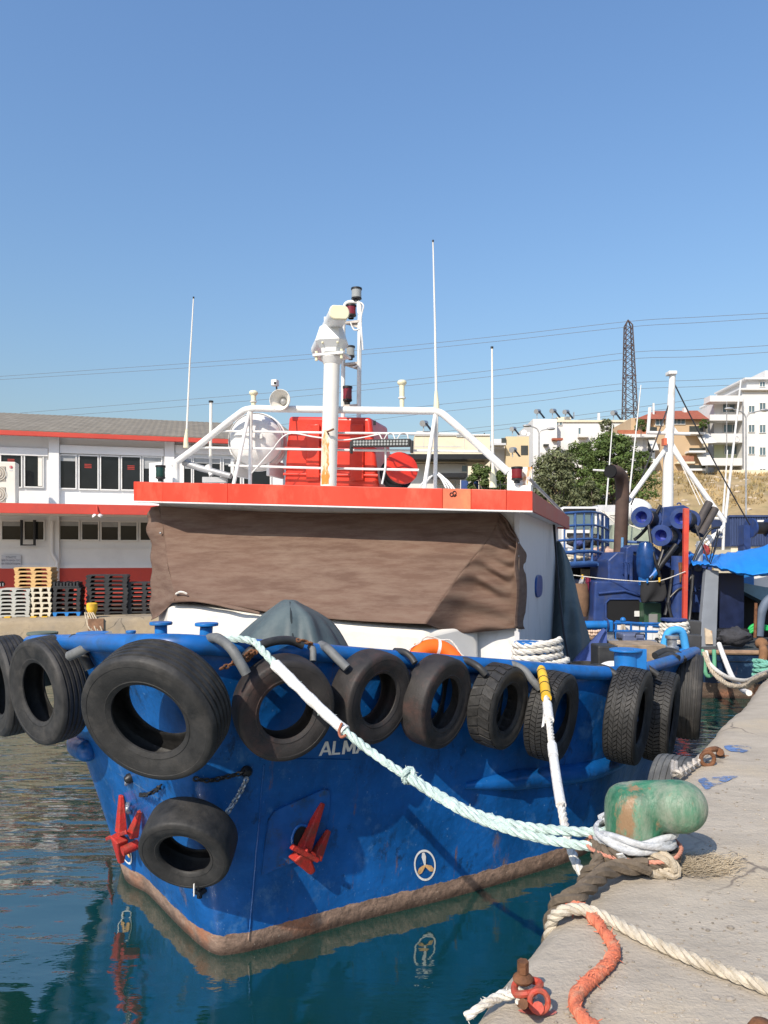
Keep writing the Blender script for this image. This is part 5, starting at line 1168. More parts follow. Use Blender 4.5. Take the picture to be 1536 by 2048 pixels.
obj('badge', MB().lathe([(0, .006), (.042, .006), (.042, 0)], cpt, -FQN, 18), M('badge_red', (.50, .02, .05), .5), ac, smooth=0)
obj('badge_mark', MB().tube([cpt - FQN * .008 + FQD * math.cos(a) * .024 + V((0, 0, math.sin(a) * .024)) for a in [1 + k * .42 for k in range(11)]], .005, 5), WHITE, ac)
obj('badge_letters', fb(19, 25, 940, 942, co + .443, co + .45), M('print_grey', (.5, .5, .5), .6), ac, smooth=0)
fl_ = thing('floodlight_pair', 'two small white floodlights on a red bracket under the red canopy edge', 'floodlight', fac(193, 1028, co - .1))
obj('bracket', MB().tube([fac(194, 1012, co - .06), fac(195, 1024, co - .12)], .02, 6), BRED, fl_)
for x in (186, 202): obj('lamp_head', MB().lathe([(0, .0), (.05, -.01), (.075, -.06), (.0, -.07)], fac(x, 1029, co - .2), (.5 if x > 190 else -.5, -.3, .7), 14), WHITE, fl_, smooth=40)
# mural animal mark cut by the frame edge
mk = fac(4, 1168, FO - .05)
obj('painted_mark', MB().lathe([(0, .006), (.085, .006), (.085, 0)], mk, -FQN, 20), BLACK, bl, smooth=0)
for dx in (-.05, .03): obj('painted_mark', MB().box(mk - FQN * .012 + FQD * dx + V((0, 0, -.02)), (.03, .01, .10)), WHITE, bl, smooth=0)

# ------------------------------------------------------------------ pallets stacked on the far quay
RQ = Matrix.Rotation(math.atan2(FQD.y, FQD.x), 3, 'Z')
def pallet_parts(w, dp, h):
    mbs = [('deck', MB().box((0, 0, h - .012), (w, dp, .024), RQ))]
    for x in (-.5, 0, .5):
        mbs.append(('stringer', MB().hexa([RQ @ V((x * (w - .10) - w * .04, -dp / 2, .018)), RQ @ V((x * (w - .10) + w * .04, -dp / 2, .018)), RQ @ V((x * (w - .10) + w * .04, dp / 2, .018)), RQ @ V((x * (w - .10) - w * .04, dp / 2, .018))],
                                        [RQ @ V((x * (w - .10) - w * .08, -dp / 2, h - .025)), RQ @ V((x * (w - .10) + w * .08, -dp / 2, h - .025)), RQ @ V((x * (w - .10) + w * .08, dp / 2, h - .025)), RQ @ V((x * (w - .10) - w * .08, dp / 2, h - .025))])))
    mbs.append(('base_frame', MB().box((0, 0, .009), (w, dp, .018), RQ))); return mbs
def pallet_stack(px0, px1, ytop, ybot, count, off, mat, what, grp, odd=None):
    c = fac((px0 + px1) / 2, ybot, off); w = (fac(px1, ybot, off) - fac(px0, ybot, off)).length; zt = fac((px0 + px1) / 2, ytop, off).z; zb = fac((px0 + px1) / 2, ybot, off).z
    h = (zt - zb) / count; proto = None; order = ['lowest', 'second from the bottom', 'third from the bottom', 'fourth from the bottom', 'fifth from the bottom', 'sixth from the bottom', 'seventh from the bottom', 'eighth from the bottom', 'ninth from the bottom', 'tenth from the bottom']
    for k in range(count):
        pos = V((c.x, c.y, zb + k * h)) + FQN * .5 + FQD * random.uniform(-.02, .02)
        nm = 'topmost' if k == count - 1 else order[k]
        lab = '%s, %s' % ('blue pallet under the low black stack' if odd and k in odd else what, nm)
        m_ = odd[k] if odd and k in odd else mat
        t = thing('pallet', lab, 'pallet', pos, grp)
        for pn, mb in pallet_parts(w, 1.0, h):
            key = (pn, round(w, 3), round(h, 4))
            o = obj(pn, MB().add([v + pos for v in mb.v], mb.f), m_, t, smooth=0)
PG = M('grey_plastic_pallet', (.44, .44, .40), .7, var=.1); PW = M('bleached_pallet', (.62, .56, .43), .75, var=.1); PY = M('yellow_wood_pallet', (.60, .38, .16), .8, var=.15)
PK = M('black_plastic_pallet', (.030, .030, .031), .6, var=.3); PBL = M('blue_pallet', (.02, .20, .55), .6, var=.1)
pallet_stack(-6, 59, 1178, 1239, 8, 1.0, PG, 'grey plastic pallet by the left edge', 'grey pallets')
pallet_stack(62, 103, 1175, 1237, 6, 1.0, PW, 'pale cream pallet beside the grey stack', 'cream pallets')
pallet_stack(29, 102, 1135, 1174.5, 5, 1.1, PY, 'yellow wooden pallet stacked above the grey ones', 'yellow pallets')
pallet_stack(105, 160, 1176, 1234, 6, 1.0, PK, 'black pallet of the low stack under the black crate', 'black pallets', {0: PBL})
pallet_stack(173, 254, 1150, 1233, 10, 1.2, PK, 'black pallet of the tallest stack', 'black pallets')
pallet_stack(256, 322, 1165, 1232, 8, 1.3, PK, 'black pallet of the stack touching the brown canvas', 'black pallets')
cr = thing('black_crate', 'black slatted crate lying on the low black pallet stack', 'crate', fac(132, 1176, 1.2))
zc = fac(132, 1176, 1.2)
obj('floor', fb(104, 158, 1172, 1175.5, 1.05, 2.0), PK, cr, smooth=0)
for k in range(8): obj('rib', fb(106 + k * 6.6, 110 + k * 6.6, 1164 + (k % 3), 1172, 1.05, 1.95), PK, cr, smooth=0)
yb = thing('yellow_bollard', 'small yellow bollard with ropes on the far quay edge', 'bollard', fac(184, 1234, .35))
c = fac(184, 1234, .4)
obj('post', MB().lathe([(.10, 0), (.09, .1), (.12, .16), (.135, .20), (.135, .34), (.10, .37), (0, .375)], c, (0, 0, 1), 20), YELLOW, yb, smooth=40)
for k in range(5):
    pts = [c + V((-.14 + .05 * k, -.1, .12)), fac(172 + k * 5, 1236, .10), fac(178 + k * 6, 1256 + (k % 2) * 6, -.06), fac(186 + k * 5, 1262 + (k % 3) * 5, -.06)]
    obj('hanging_rope', MB().tube(smooth_path(pts, 5), .018, 6), BROPE, yb)
obj('rust_streak_plate', fb(176, 207, 1238, 1290, -.05, .1), M('rust_brown_wall', (.22, .12, .07), .9, var=.4, scale=5), yb, smooth=0)
for k, x in enumerate((14, 66, 88, 275, 298)):
    obj('wheel_stop', fb(x - 6, x + 6, 1233.5, 1239, .75, .95), YELLOW, label='yellow block under the pallets, %s' % ['at the left edge', 'left one below the cream stack', 'right one below the cream stack', 'second from the brown canvas', 'touching the brown canvas'][k], cat='block', group='yellow blocks under the pallets')
# ------------------------------------------------------------------ gear on the after deck of the blue boat
t = thing('deck_tarpaulin', 'tall grey green tarpaulin draped behind the wheelhouse door', 'cover', P(1145, 1335, 12.6))
rows = [[P(1104, 1108, 14.2), P(1115, 1082, 14.0), P(1128, 1098, 13.9), P(1140, 1130, 13.8), P(1144, 1150, 14.2)],
        [P(1103, 1170, 13.8), P(1118, 1165, 13.5), P(1133, 1160, 13.3), P(1150, 1180, 13.4), P(1158, 1200, 14.0)],
        [P(1102, 1250, 13.3), P(1118, 1248, 13.0), P(1140, 1245, 12.8), P(1162, 1255, 12.9), P(1174, 1262, 13.6)],
        [P(1098, 1345, 12.8), P(1118, 1348, 12.4), P(1145, 1348, 12.2), P(1172, 1345, 12.4), P(1190, 1338, 13.2)]]
obj('sheet', cloth(rows, 10, 10, lambda v, u, p: V((0, -1, 0)) * (.09 * math.sin(u * 17 + v * 4) * (v ** .6) + .06 * noise.noise(V((u * 5, v * 3, 2))))), TARPG, t, smooth=60, solid=.01)
obj('stay_line', MB().tube([P(1107, 1040, 13.0), P(1118, 1180, 12.2), P(1128, 1270, 11.6), P(1141, 1335, 11.0)], .022, 8), BLACK, label='dark stay running down from the roof edge across the grey tarpaulin', cat='rope')
obj('red_flag', cloth([[P(1103, 1050, 14.6), P(1109, 1052, 14.5), P(1115, 1052, 14.6)], [P(1103, 1085, 14.6), P(1109, 1085, 14.4), P(1116, 1088, 14.6)], [P(1102, 1110, 14.6), P(1109, 1112, 14.5), P(1116, 1120, 14.6)]], 5, 5, lambda v, u, p: V((0, .04 * math.sin(u * 12), 0))), RED, label='strip of bright red cloth behind the grey tarpaulin', cat='cloth', smooth=60, solid=.01)
t = thing('purple_tarpaulin', 'small blue violet tarpaulin slumped beside the grey one on deck', 'cover', P(1178, 1338, 10.6))
obj('sheet', cloth([[P(1206, 1256, 11.4), P(1209, 1258, 11.3), P(1212, 1262, 11.4)], [P(1175, 1290, 10.9), P(1192, 1285, 10.8), P(1212, 1290, 11.0)], [P(1143, 1330, 10.6), P(1178, 1332, 10.4), P(1214, 1335, 10.6)], [P(1140, 1405, 10.5), P(1178, 1408, 10.3), P(1216, 1408, 10.5)]], 8, 8, lambda v, u, p: V((0, -.05 * math.sin(u * 14), 0))), M('blue_violet_tarp', (.06, .09, .25), .55, var=.15), t, smooth=60, solid=.008)
obj('rubber_tub', MB().lathe([(.20, 0), (.21, .68), (.19, .685), (.18, .56), (0, .56)], P(1172, 1428, 9.9), (0, 0, 1), 22), HOSED, label='low round black tub on deck beside the violet tarpaulin', cat='tub', smooth=40)
obj('rubber_block', bx(1196, 1236, 1292, 1445, 9.4, .35), HOSED, label='upright black rubber block left of the capped blue post', cat='block', smooth=0, bev=.02)
obj('wooden_hatch', bx(1236, 1332, 1290, 1405, 10.8, .6), M('weathered_plank', (.26, .20, .14), .85, var=.4, scale=5, rust=(.30, .16, .06), ramt=.5, rscale=4), label='weathered wooden hatch across the after deck behind the capped post', cat='hatch', smooth=0, bev=.01)
obj('white_fender', MB().ball(P(1226, 1340, 9.0), .16, 10, (1.2, .8, .7)), SLEEVE, label='white round float on deck left of the capped blue post', cat='float', smooth=60)
t = thing('stern_winch', 'low steel winch bar with clamps across the stern behind the planks', 'winch', P(1275, 1290, 12.5))
obj('bar', MB().cyl(P(1214, 1284, 12.5), P(1336, 1286, 12.5), .05, n=12), STEEL, t)
obj('gearbox', bx(1246, 1290, 1268, 1288, 12.4, .4), M('grey_blue_machine', (.10, .12, .20), .5, var=.3), t, smooth=0, bev=.03)
obj('frame', bx(1246, 1308, 1284, 1291, 12.3, .3), RUSTY, t, smooth=0, bev=.01); obj('leg', bx(1250, 1258, 1291, 1372, 12.35, .1), RUSTY, t, smooth=0); obj('leg', bx(1296, 1304, 1291, 1372, 12.35, .1), RUSTY, t, smooth=0)
obj('grip', MB().tube([P(1270, 1275, 12.3), P(1272, 1268, 12.3), P(1288, 1268, 12.3), P(1290, 1275, 12.3)], .012, 6), BLACK, t)
for x in (1236, 1312): obj('collar', MB().cyl(P(x, 1284, 12.5), P(x + 8, 1284, 12.5), .075, n=12), BLACK, t)
t = thing('rope_bollard', 'blue bollard buried in coils of grey rope at the boat stern', 'bollard', P(1347, 1310, 11.8))
obj('post', MB().cyl(P(1347, 1385, 11.8), P(1347, 1240, 11.8), .13, n=18), BLUE2, t, smooth=40); obj('cap', MB().cyl(P(1347, 1241, 11.8), P(1347, 1237, 11.8), .20, n=20), NAVY, t)
obj('coil', rope(coil(P(1348, 1290, 11.8), .19, .02, .36, 5.2, 3, 0, .06), .042, seed=21, fuzz=.3), WROPE, t)
obj('blue_wrap', MB().tube(smooth_path([P(1328, 1290, 11.5), P(1338, 1264, 11.5), P(1362, 1262, 11.5), P(1370, 1290, 11.5), P(1372, 1305, 11.5)], 6), .06, 10), M('sky_blue_cloth', (.05, .30, .62), .8, var=.15), t, smooth=60)
obj('steel_drum', MB().lathe([(.10, 0), (.10, .05), (.07, .07), (.07, .16), (.10, .18), (.10, .22), (0, .22)], P(1344, 1300, 11.3), (0, 0, 1), 20), STEEL, t, smooth=40)
obj('blue_base', bx(1326, 1374, 1298, 1392, 11.4, .5), BLUE2, t, smooth=0, bev=.03)
for k, (x0, x1, y0, y1, d, lb_) in enumerate(((1366, 1402, 1240, 1270, 11.9, 'upper'), (1362, 1402, 1268, 1345, 11.5, 'lower'))):
    obj('rubber_slab', MB().prism([P(x0, y1, d), P(x1, y1 + 4, d), P(x1 + 2, y0 + 3, d), P(x0 + 4, y0, d)], V((.05, .22, 0))), M('grey_black_rubber', (.045, .045, .046), .7, var=.25), label='%s black rubber slab standing beside the roped stern bollard' % lb_, cat='fender', smooth=0, bev=.02)

# ------------------------------------------------------------------ the blue trawler moored astern
tw = thing('blue_trawler', 'dark blue trawler with net drums, crane and white mast moored behind', 'boat', P(1400, 1330, 20))
pl = [(5.0, 21.0), (6.75, 17.6), (7.0, 16.5), (8.5, 16.25), (9.5, 17.5), (13.4, 24.0), (13.2, 30.0), (8.2, 31.0)]
zt = [.95, 1.0, 1.02, 1.04, 1.10, 1.25, 1.3, 1.3]
HT = hull_mat('trawler_hull_paint', (.006, .02, .055), (.10, .07, .05), .35)
bot = [V((x * .985 + .12, y + .25, -.5)) for x, y in pl]; top = [V((x, y, z)) for (x, y), z in zip(pl, zt)]
n = len(pl); mb = MB(); mb.add(bot + top, [(i, (i + 1) % n, n + (i + 1) % n, n + i) for i in range(n)])
obj('hull', mb, HT, tw, smooth=0, bev=0)
obj('deck', MB().add([p + V((0, 0, -.18)) for p in top], [tuple(range(n))]), M('dark_wet_deck', (.05, .055, .06), .6, var=.4, scale=2), tw, smooth=0)
obj('cap_rail', MB().tube([p + V((0, 0, .02)) for p in top], .055, 8, closed=True), M('rusty_brown_rail', (.25, .16, .10), .75, var=.35, scale=5), tw)
# deckhouse with the dark opening
D0 = 20.0
dh = obj('deckhouse', MB().prism([P(1186, 1262, D0), P(1306, 1262, D0), P(1302, 1164, D0), P(1190, 1162, D0)], V((0, 2.6, 0))), NAVY, tw, smooth=0, bev=.05, segs=3)
obj('opening', MB().prism([P(1214, 1258, D0 - .012), P(1281, 1258, D0 - .012), P(1281, 1208, D0 - .012), P(1277, 1200, D0 - .012), P(1219, 1200, D0 - .012), P(1214, 1208, D0 - .012)], V((0, .03, 0))), DARK, dh, smooth=0)
obj('opening_rim', MB().tube([P(x, y, D0 - .02) for x, y in ((1212, 1260), (1212, 1206), (1219, 1198), (1277, 1198), (1283, 1206), (1283, 1260))], .03, 8), NAVY, dh)
obj('brow', MB().tube([P(x, y, D0 - .03) for x, y in ((1197, 1187), (1225, 1184), (1250, 1182), (1282, 1191))], .035, 8), NAVY, dh)
obj('notice', bx(1269, 1279, 1222, 1233, D0 - .05, .02), WHITE, dh, smooth=0)
obj('casing', MB().prism([P(1216, 1166, D0 + .3), P(1270, 1166, D0 + .3), P(1268, 1118, D0 + .3), P(1250, 1104, D0 + .3), P(1234, 1104, D0 + .3), P(1216, 1120, D0 + .3)], V((0, 1.8, 0))), NAVY, tw, smooth=0, bev=.04)
for x in (1252, 1262): obj('vent_pipe', MB().tube([P(x, 1166, D0 + .1), P(x, 1130, D0 + .1), P(x - 4, 1124, D0 + .1)], .05, 8), NAVY, tw)
ex = obj('exhaust_pipe', MB().tube(smooth_path([P(1240, 1115, 20.8), P(1243, 1040, 20.8), P(1245, 985, 20.8), P(1243, 958, 20.7), P(1234, 945, 20.5), P(1221, 943, 20.2)], 6), .185, 18, caps=False), M('brown_exhaust_steel', (.075, .045, .034), .75, var=.3, scale=3), tw, smooth=60)
obj('dark_mouth', MB().cyl(P(1220, 943, 20.15), P(1222, 943, 20.2), .17, n=18), DARK, ex)  # near-black disc closing the pipe mouth
# net drums
def drum(px, py, d, r, ln, par, nm='net_drum'):
    c = P(px, py, d); ax = V((.62, .76, -.02)).normalized()
    o = obj(nm, MB().lathe([(r * .55, .02), (r * .55, -.02), (r * .98, -.02), (r, 0), (r, .05), (r * .98, .07), (r * .55, .07)], c, ax, 30), NAVY, par, smooth=40)
    obj('hub', MB().lathe([(r * .55, .0), (r * .42, .12), (r * .36, .22), (0, .24)], c, ax, 20), M('drum_inner_blue', (.03, .05, .28), .4, var=.4, scale=12), o, smooth=40)
    obj('wound_line', MB().lathe([(r * .6, .07), (r * .78, .10), (r * .80, ln * .35)], c, ax, 24), M('pink_beige_line', (.45, .30, .24), .8, var=.2, scale=20), o, smooth=40)
    obj('wound_net', MB().lathe([(r * .80, ln * .35), (r * .78, ln - .05)], c, ax, 24), BLACK, o, smooth=40)
    obj('flange', MB().lathe([(0, ln), (r, ln), (r, ln + .06), (0, ln + .06)], c, ax, 30), NAVY, o, smooth=40)
drum(1283, 1034, 19.8, .285, .75, tw); drum(1322, 1071, 19.7, .29, .75, tw); drum(1361, 1037, 19.8, .285, .75, tw)
obj('drum_frame', MB().prism([P(1322, 1058, 20.2), P(1345, 1052, 20.2), P(1378, 1064, 20.2), P(1380, 1016, 20.2), P(1368, 1010, 20.2), P(1326, 1014, 20.2)], V((0, .5, 0))), NAVY, tw, smooth=0, bev=.03)
obj('lift_eye', MB().tube([P(1358 + 4 * math.cos(a * .6), 1010 - 4 * math.sin(a * .6), 20.3) for a in range(6)], .02, 6), NAVY, tw)
obj('drum_carrier', MB().prism([P(1330, 1130, 20.4), P(1372, 1135, 20.4), P(1375, 1050, 20.4), P(1345, 1048, 20.4)], V((0, .5, 0))), DARK, tw, smooth=0)
# crane
obj('crane_column', MB().tube([P(1355, 1262, 19.4), P(1357, 1112, 19.4)], .185, 20), NAVY, tw, smooth=60)
obj('column_scuff', MB().tube([P(1361, 1165, 19.20), P(1361, 1125, 19.22)], [.02, .06], 8), RUSTM, tw)
obj('crane_boom', MB().prism([P(1249, 1150, 20.1), P(1253, 1095, 20.1), P(1262, 1090, 20.1), P(1302, 1088, 20.1), P(1340, 1115, 20.1), P(1342, 1138, 20.1), P(1300, 1112, 20.1), P(1268, 1104, 20.1), P(1264, 1150, 20.1)], V((0, .55, 0))), NAVY, tw, smooth=0, bev=.03)
obj('crane_knuckle', MB().lathe([(.0, 0), (.15, .0), (.22, .18), (.24, .45), (.24, .75), (.17, .95), (0, 1.0)], P(1290, 1158, 19.6), (.03, 0, 1), 20), M('glossy_blue_paint', (.008, .045, .16), .25, var=.3), tw, smooth=50)
obj('crane_foot', MB().cyl(P(1287, 1170, 19.6), P(1287, 1150, 19.6), .13, n=14), BLUE, tw)
obj('hydraulic_ram', MB().cyl(P(1303, 1155, 19.5), P(1352, 1090, 19.7), .075, n=12), BLACK, tw); obj('ram_rod', MB().cyl(P(1300, 1157, 19.5), P(1315, 1140, 19.5), .10, n=12), BLUE, tw)
obj('hydraulic_hose', MB().tube(smooth_path([P(1297, 1050, 19.6), P(1302, 1085, 19.5), P(1310, 1120, 19.4), P(1322, 1158, 19.4)], 6), .04, 8), BLACK, tw)
obj('hydraulic_hose', MB().tube(smooth_path([P(1378, 1140, 19.5), P(1400, 1090, 19.5), P(1420, 1060, 19.5), P(1440, 1055, 19.5)], 6), .035, 8), BLACK, tw)
obj('hydraulic_hose', MB().tube(smooth_path([P(1340, 1195, 19.2), P(1355, 1180, 19.2), P(1370, 1172, 19.2), P(1385, 1150, 19.2)], 6), .03, 8), BLACK, tw)
obj('crane_bracket', MB().prism([P(1378, 1170, 19.9), P(1392, 1185, 19.9), P(1416, 1150, 19.9), P(1420, 1140, 19.9), P(1384, 1128, 19.9)], V((0, .3, 0))), NAVY, tw, smooth=0, bev=.02)
obj('crane_bracket', MB().prism([P(1380, 1225, 20.0), P(1402, 1225, 20.0), P(1408, 1180, 20.0), P(1380, 1180, 20.0)], V((0, .3, 0))), NAVY, tw, smooth=0, bev=.02)
obj('red_post', MB().prism([P(1367, 1240, 18.9), P(1375, 1240, 18.9), P(1379, 1017, 18.9), P(1369, 1016, 18.9)], V((0, .12, 0))), M('scuffed_red_paint', (.55, .06, .035), .6, var=.15, dirt=(.4, .12, .08), damt=.5, dscale=5), tw, smooth=0, bev=.01)
for (x0, y0, x1, y1) in ((1388, 1062, 1418, 1006), (1400, 1070, 1430, 1018)):
    obj('fender_roller', MB().cyl(P(x0, y0, 20.3), P(x1, y1, 20.6), .11, n=14), M('dark_brown_rubber', (.06, .05, .045), .6, var=.3), tw)
# mast and stays
ms = thing('trawler_mast', 'tall white mast with crosstree and slanting stays above the blue net drums', 'mast', P(1336, 1015, 22))
MD = 22.0
obj('pole', MB().tube([P(1335, 1040, MD), P(1337, 900, MD), P(1345, 750, MD)], [.17, .14, .09], 14), WHITE, ms, smooth=60)
obj('head_box', bx(1338, 1355, 741, 748, MD - .15, .3), WHITE, ms, smooth=0, bev=.02)
obj('crosstree', MB().tube([P(1293, 865, MD), P(1380, 868, MD)], .05, 8), WHITE, ms)
obj('gusset', MB().prism([P(1326, 864, MD - .02), P(1358, 866, MD - .02), P(1346, 850, MD - .02), P(1336, 850, MD - .02)], V((0, .05, 0))), WHITE, ms, smooth=0)
obj('crosstree_post', MB().tube([P(1296, 865, MD), P(1300, 815, MD)], .05, 8), WHITE, ms)
obj('sheave_block', bx(1328, 1334, 876, 890, MD - .3, .2), REDF, ms, smooth=0)
for (a, b_, r) in (((1336, 892), (1256, 1003), .07), ((1340, 890), (1448, 1042), .07)): obj('stay', MB().tube([P(*a, MD), P(*b_, MD - .6)], r, 10), WHITE, ms)
for k in range(4): obj('wire', MB().tube([P(1343 + k, 885, MD), P(1400 + k * 11, 1010 + k * 6, MD - .4)], .014, 5), WHITE2, ms)
for (x0, y0, x1, y1, r) in ((1482, 760, 1450, 1045, .05), (1455, 900, 1446, 1030, .035), (1259, 985, 1282, 770, .03), (1212, 1015, 1225, 850, .03)):
    obj('slim_aerial', MB().tube([P(x0, y0, 24), P(x1, y1, 24)] if y0 < y1 else [P(x0, y0, 24), P(x1, y1, 24)], [r * .5, r] if y0 < y1 else [r, r * .5], 6), WHITE, ms)
obj('loop', MB().tube([P(1473 + 5 * math.cos(a * .6283), 878 + 6 * math.sin(a * .6283), 24) for a in range(10)], .025, 6, closed=True), WHITE, ms)
obj('cross_aerial', MB().tube([P(1186, 940, 24), P(1254, 944, 24)], .03, 6), WHITE, ms)
obj('gantry', MB().tube([P(1400, 1105, 23), P(1448, 1052, 23)], .06, 8), WHITE, ms)
for (a, b_) in (((1406, 1035), (1450, 1038)), ((1410, 1038), (1404, 1110)), ((1448, 1040), (1446, 1100)), ((1408, 1072), (1448, 1074)), ((1392, 1092), (1440, 1062))):
    obj('gantry_bar', MB().tube([P(*a, 23), P(*b_, 23)], .045, 8), WHITE, ms)
obj('gantry_knob', MB().ball(P(1439, 1062, 22.9), .09, 8), WHITE, ms, smooth=60)
# railed platform with piled nets
pf = thing('railed_platform', 'blue railed platform piled with nets beyond the grey tarpaulin', 'platform', P(1170, 1130, 21.5))
RBL = M('rail_blue_paint', (.04, .10, .26), .45, var=.2)
PDp = 21.5
cage = lambda y, k=1: smooth_path([P(1112, y + 4, PDp - 1.2), P(1150, y + 1, PDp - .9), P(1184, y, PDp - .4), P(1205, y + 4, PDp + .4), P(1216, y + 9, PDp + 1.2)], 6)
obj('floor', MB().tube(cage(1128), .09, 10), RBL, pf, smooth=60)
obj('floor_plate', bx(1110, 1216, 1126, 1132, PDp - .3, 2.2), RBL, pf, smooth=0)
for y, r in ((1024, .035), (1050, .035), (1078, .035), (1103, .05)): obj('rail', MB().tube(cage(y), r, 8), RBL, pf, smooth=60)
for k in range(0, 25, 3): obj('bar', MB().tube([cage(1026)[k], cage(1126)[k]], .028 if k % 6 else .04, 6), RBL, pf)
obj('rail', MB().tube([P(1205, 1080, PDp), P(1262, 1084, PDp - .8), P(1305, 1086, PDp - 1)], .04, 8), RBL, pf)
obj('post', MB().tube([P(1245, 1075, PDp - .9), P(1243, 1165, PDp - .9)], .04, 8), M('pale_blue_rail', (.12, .25, .42), .5), pf)
def lump(px0, px1, py0, py1, d, mat, nm, lab, seed, cat_='net'):
    c = P((px0 + px1) / 2, (py0 + py1) / 2, d); sx = (px1 - px0) / 2 / F * d; sz = (py1 - py0) / 2 / F * d
    m = MB().ball((0, 0, 0), 1, 14); m.v = [V((v.x * sx, v.y * sx * .6, v.z * sz)) * (1 + .30 * noise.noise(v * 2.3 + V((seed, 0, 0))) + .12 * noise.noise(v * 7 + V((0, seed, 0)))) + c for v in m.v]
    obj(nm, m, mat, label=lab, cat=cat_, smooth=70)
NETP = M('pink_beige_net', (.50, .34, .27), .9, var=.3, scale=6, bump=.8, bscale=25, dirt=(.30, .22, .18), damt=.5, dscale=9); NETC = M('cream_net', (.58, .50, .36), .9, var=.3, scale=6, bump=.8, bscale=25, dirt=(.25, .2, .14), damt=.5, dscale=8)
lump(1178, 1234, 1094, 1128, 22.2, NETP, 'net_pile', 'pink beige net heap on the railed platform by the exhaust', 1); lump(1130, 1178, 1106, 1124, 22.0, NETC, 'net_pile', 'cream net heap on the railed platform beside the red roof', 2)
lump(1136, 1186, 1070, 1098, 22.6, M('dark_net', (.04, .04, .045), .9, var=.4, scale=5, bump=.8, bscale=20), 'net_pile', 'dark net heap behind the platform rails', 3); lump(1180, 1204, 1068, 1092, 22.4, BLACK, 'net_bag', 'black bag in the corner of the railed platform', 4, 'bag')
lump(1150, 1166, 1080, 1092, 21.9, M('navy_bag', (.05, .07, .2), .8), 'kit_bag', 'small navy bag among the platform nets', 9, 'bag')
lump(1262, 1290, 1092, 1113, 23, NETC, 'net_pile', 'cream net heap right of the exhaust pipe', 6)
# under the platform: dark wall painted as its shadow, floats and clothes
obj('platform_shade_wall', bx(1135, 1190, 1134, 1250, 22.5, .3), DARK, pf, smooth=0)
obj('mesh_panel', bx(1163, 1185, 1138, 1180, 22.3, .1), NETC, pf, smooth=0)
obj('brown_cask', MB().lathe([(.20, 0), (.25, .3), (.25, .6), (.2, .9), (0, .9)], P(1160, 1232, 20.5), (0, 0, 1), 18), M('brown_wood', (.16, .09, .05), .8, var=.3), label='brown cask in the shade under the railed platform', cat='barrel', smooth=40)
def garment(rows, mat, lab):
    obj('hung_garment', cloth(rows, 5, 6, lambda v, u, p: V((0, .05 * math.sin(u * 9 + v * 3), 0))), mat, label=lab, cat='clothes', smooth=60, solid=.02)
garment([[P(1283, 1163, 19.3), P(1305, 1164, 19.3), P(1329, 1160, 19.3)], [P(1282, 1185, 19.3), P(1305, 1186, 19.25), P(1332, 1186, 19.3)], [P(1284, 1206, 19.3), P(1297, 1204, 19.25), P(1326, 1202, 19.3)]], M('black_cloth', (.016, .016, .017), .9), 'black trousers hanging from the line in front of the crane')
garment([[P(1172, 1154, 20.5), P(1176, 1153, 20.5), P(1180, 1155, 20.5)], [P(1171, 1180, 20.5), P(1177, 1180, 20.45), P(1183, 1182, 20.5)], [P(1170, 1208, 20.5), P(1177, 1210, 20.45), P(1184, 1206, 20.5)]], M('maroon_cloth', (.16, .015, .04), .9), 'dark red shirt hanging under the platform')
garment([[P(1162, 1156, 20.6), P(1167, 1154, 20.6), P(1172, 1156, 20.6)], [P(1156, 1172, 20.6), P(1164, 1172, 20.55), P(1172, 1174, 20.6)], [P(1154, 1186, 20.6), P(1164, 1188, 20.55), P(1172, 1186, 20.6)]], M('grey_cloth', (.32, .31, .32), .9), 'grey shirt hanging beside the dark red one')
obj('clothes_line', MB().tube(smooth_path([P(1144, 1150, 20.4), P(1215, 1158, 20.0), P(1290, 1163, 19.4), P(1325, 1160, 19.2), P(1371, 1143, 18.85)], 6), .012, 5), WROPE, label='thin clothes line strung from the tarpaulin to the red post', cat='rope')
for k, (x, y, m_) in enumerate(((1165, 1154, YELLOW), (1319, 1160, YELLOW), (1295, 1162, BLUE2))):
    obj('clothes_peg', bx(x - 1.6, x + 1.6, y - 5, y + 4, 19.2 if x > 1200 else 20.3, .03), m_, label=['yellow clothes peg above the grey shirt', 'yellow clothes peg above the black trousers', 'blue clothes peg above the black trousers'][k], cat='peg', smooth=0)
obj('green_locker', bx(1289, 1323, 1206, 1262, 19.6, .5), M('dark_green_paint', (.03, .075, .04), .5, var=.2), label='dark green locker under the hanging black trousers', cat='locker', smooth=0, bev=.02)
obj('locker_grille', bx(1298, 1315, 1228, 1262, 19.57, .03), M('grey_grille', (.2, .2, .19), .6), label='grey panel set in the dark green locker', cat='panel', smooth=0)
t = thing('trawler_stern_box', 'white panelled box with blue rim on the trawler stern', 'box', P(1278, 1290, 17.9))
obj('panel', bx(1234, 1278, 1250, 1292, 17.9, .06), WHITE, t, smooth=0); obj('panel', bx(1281, 1330, 1252, 1292, 17.9, .06), WHITE, t, smooth=0)
obj('stile', bx(1297, 1305, 1249, 1292, 17.86, .04), WHITE, t, smooth=0); obj('rim', MB().cyl(P(1231, 1244, 17.9), P(1330, 1253, 17.9), .045, n=10), BLUE, t)
obj('sheave', MB().tube([P(1246, 1240, 17.6), P(1243, 1262, 17.6), P(1240, 1275, 17.6)], .03, 8), BROPE, t); obj('sheave', MB().tube([P(1246, 1240, 17.6), P(1250, 1262, 17.6), P(1252, 1275, 17.6)], .03, 8), BROPE, t)
obj('eye', MB().ball(P(1246, 1240, 17.6), .07, 8), BLUE2, t)
t = thing('blue_roller', 'sky blue roller with end plate in front of the trawler deckhouse', 'roller', P(1190, 1255, 17.6))
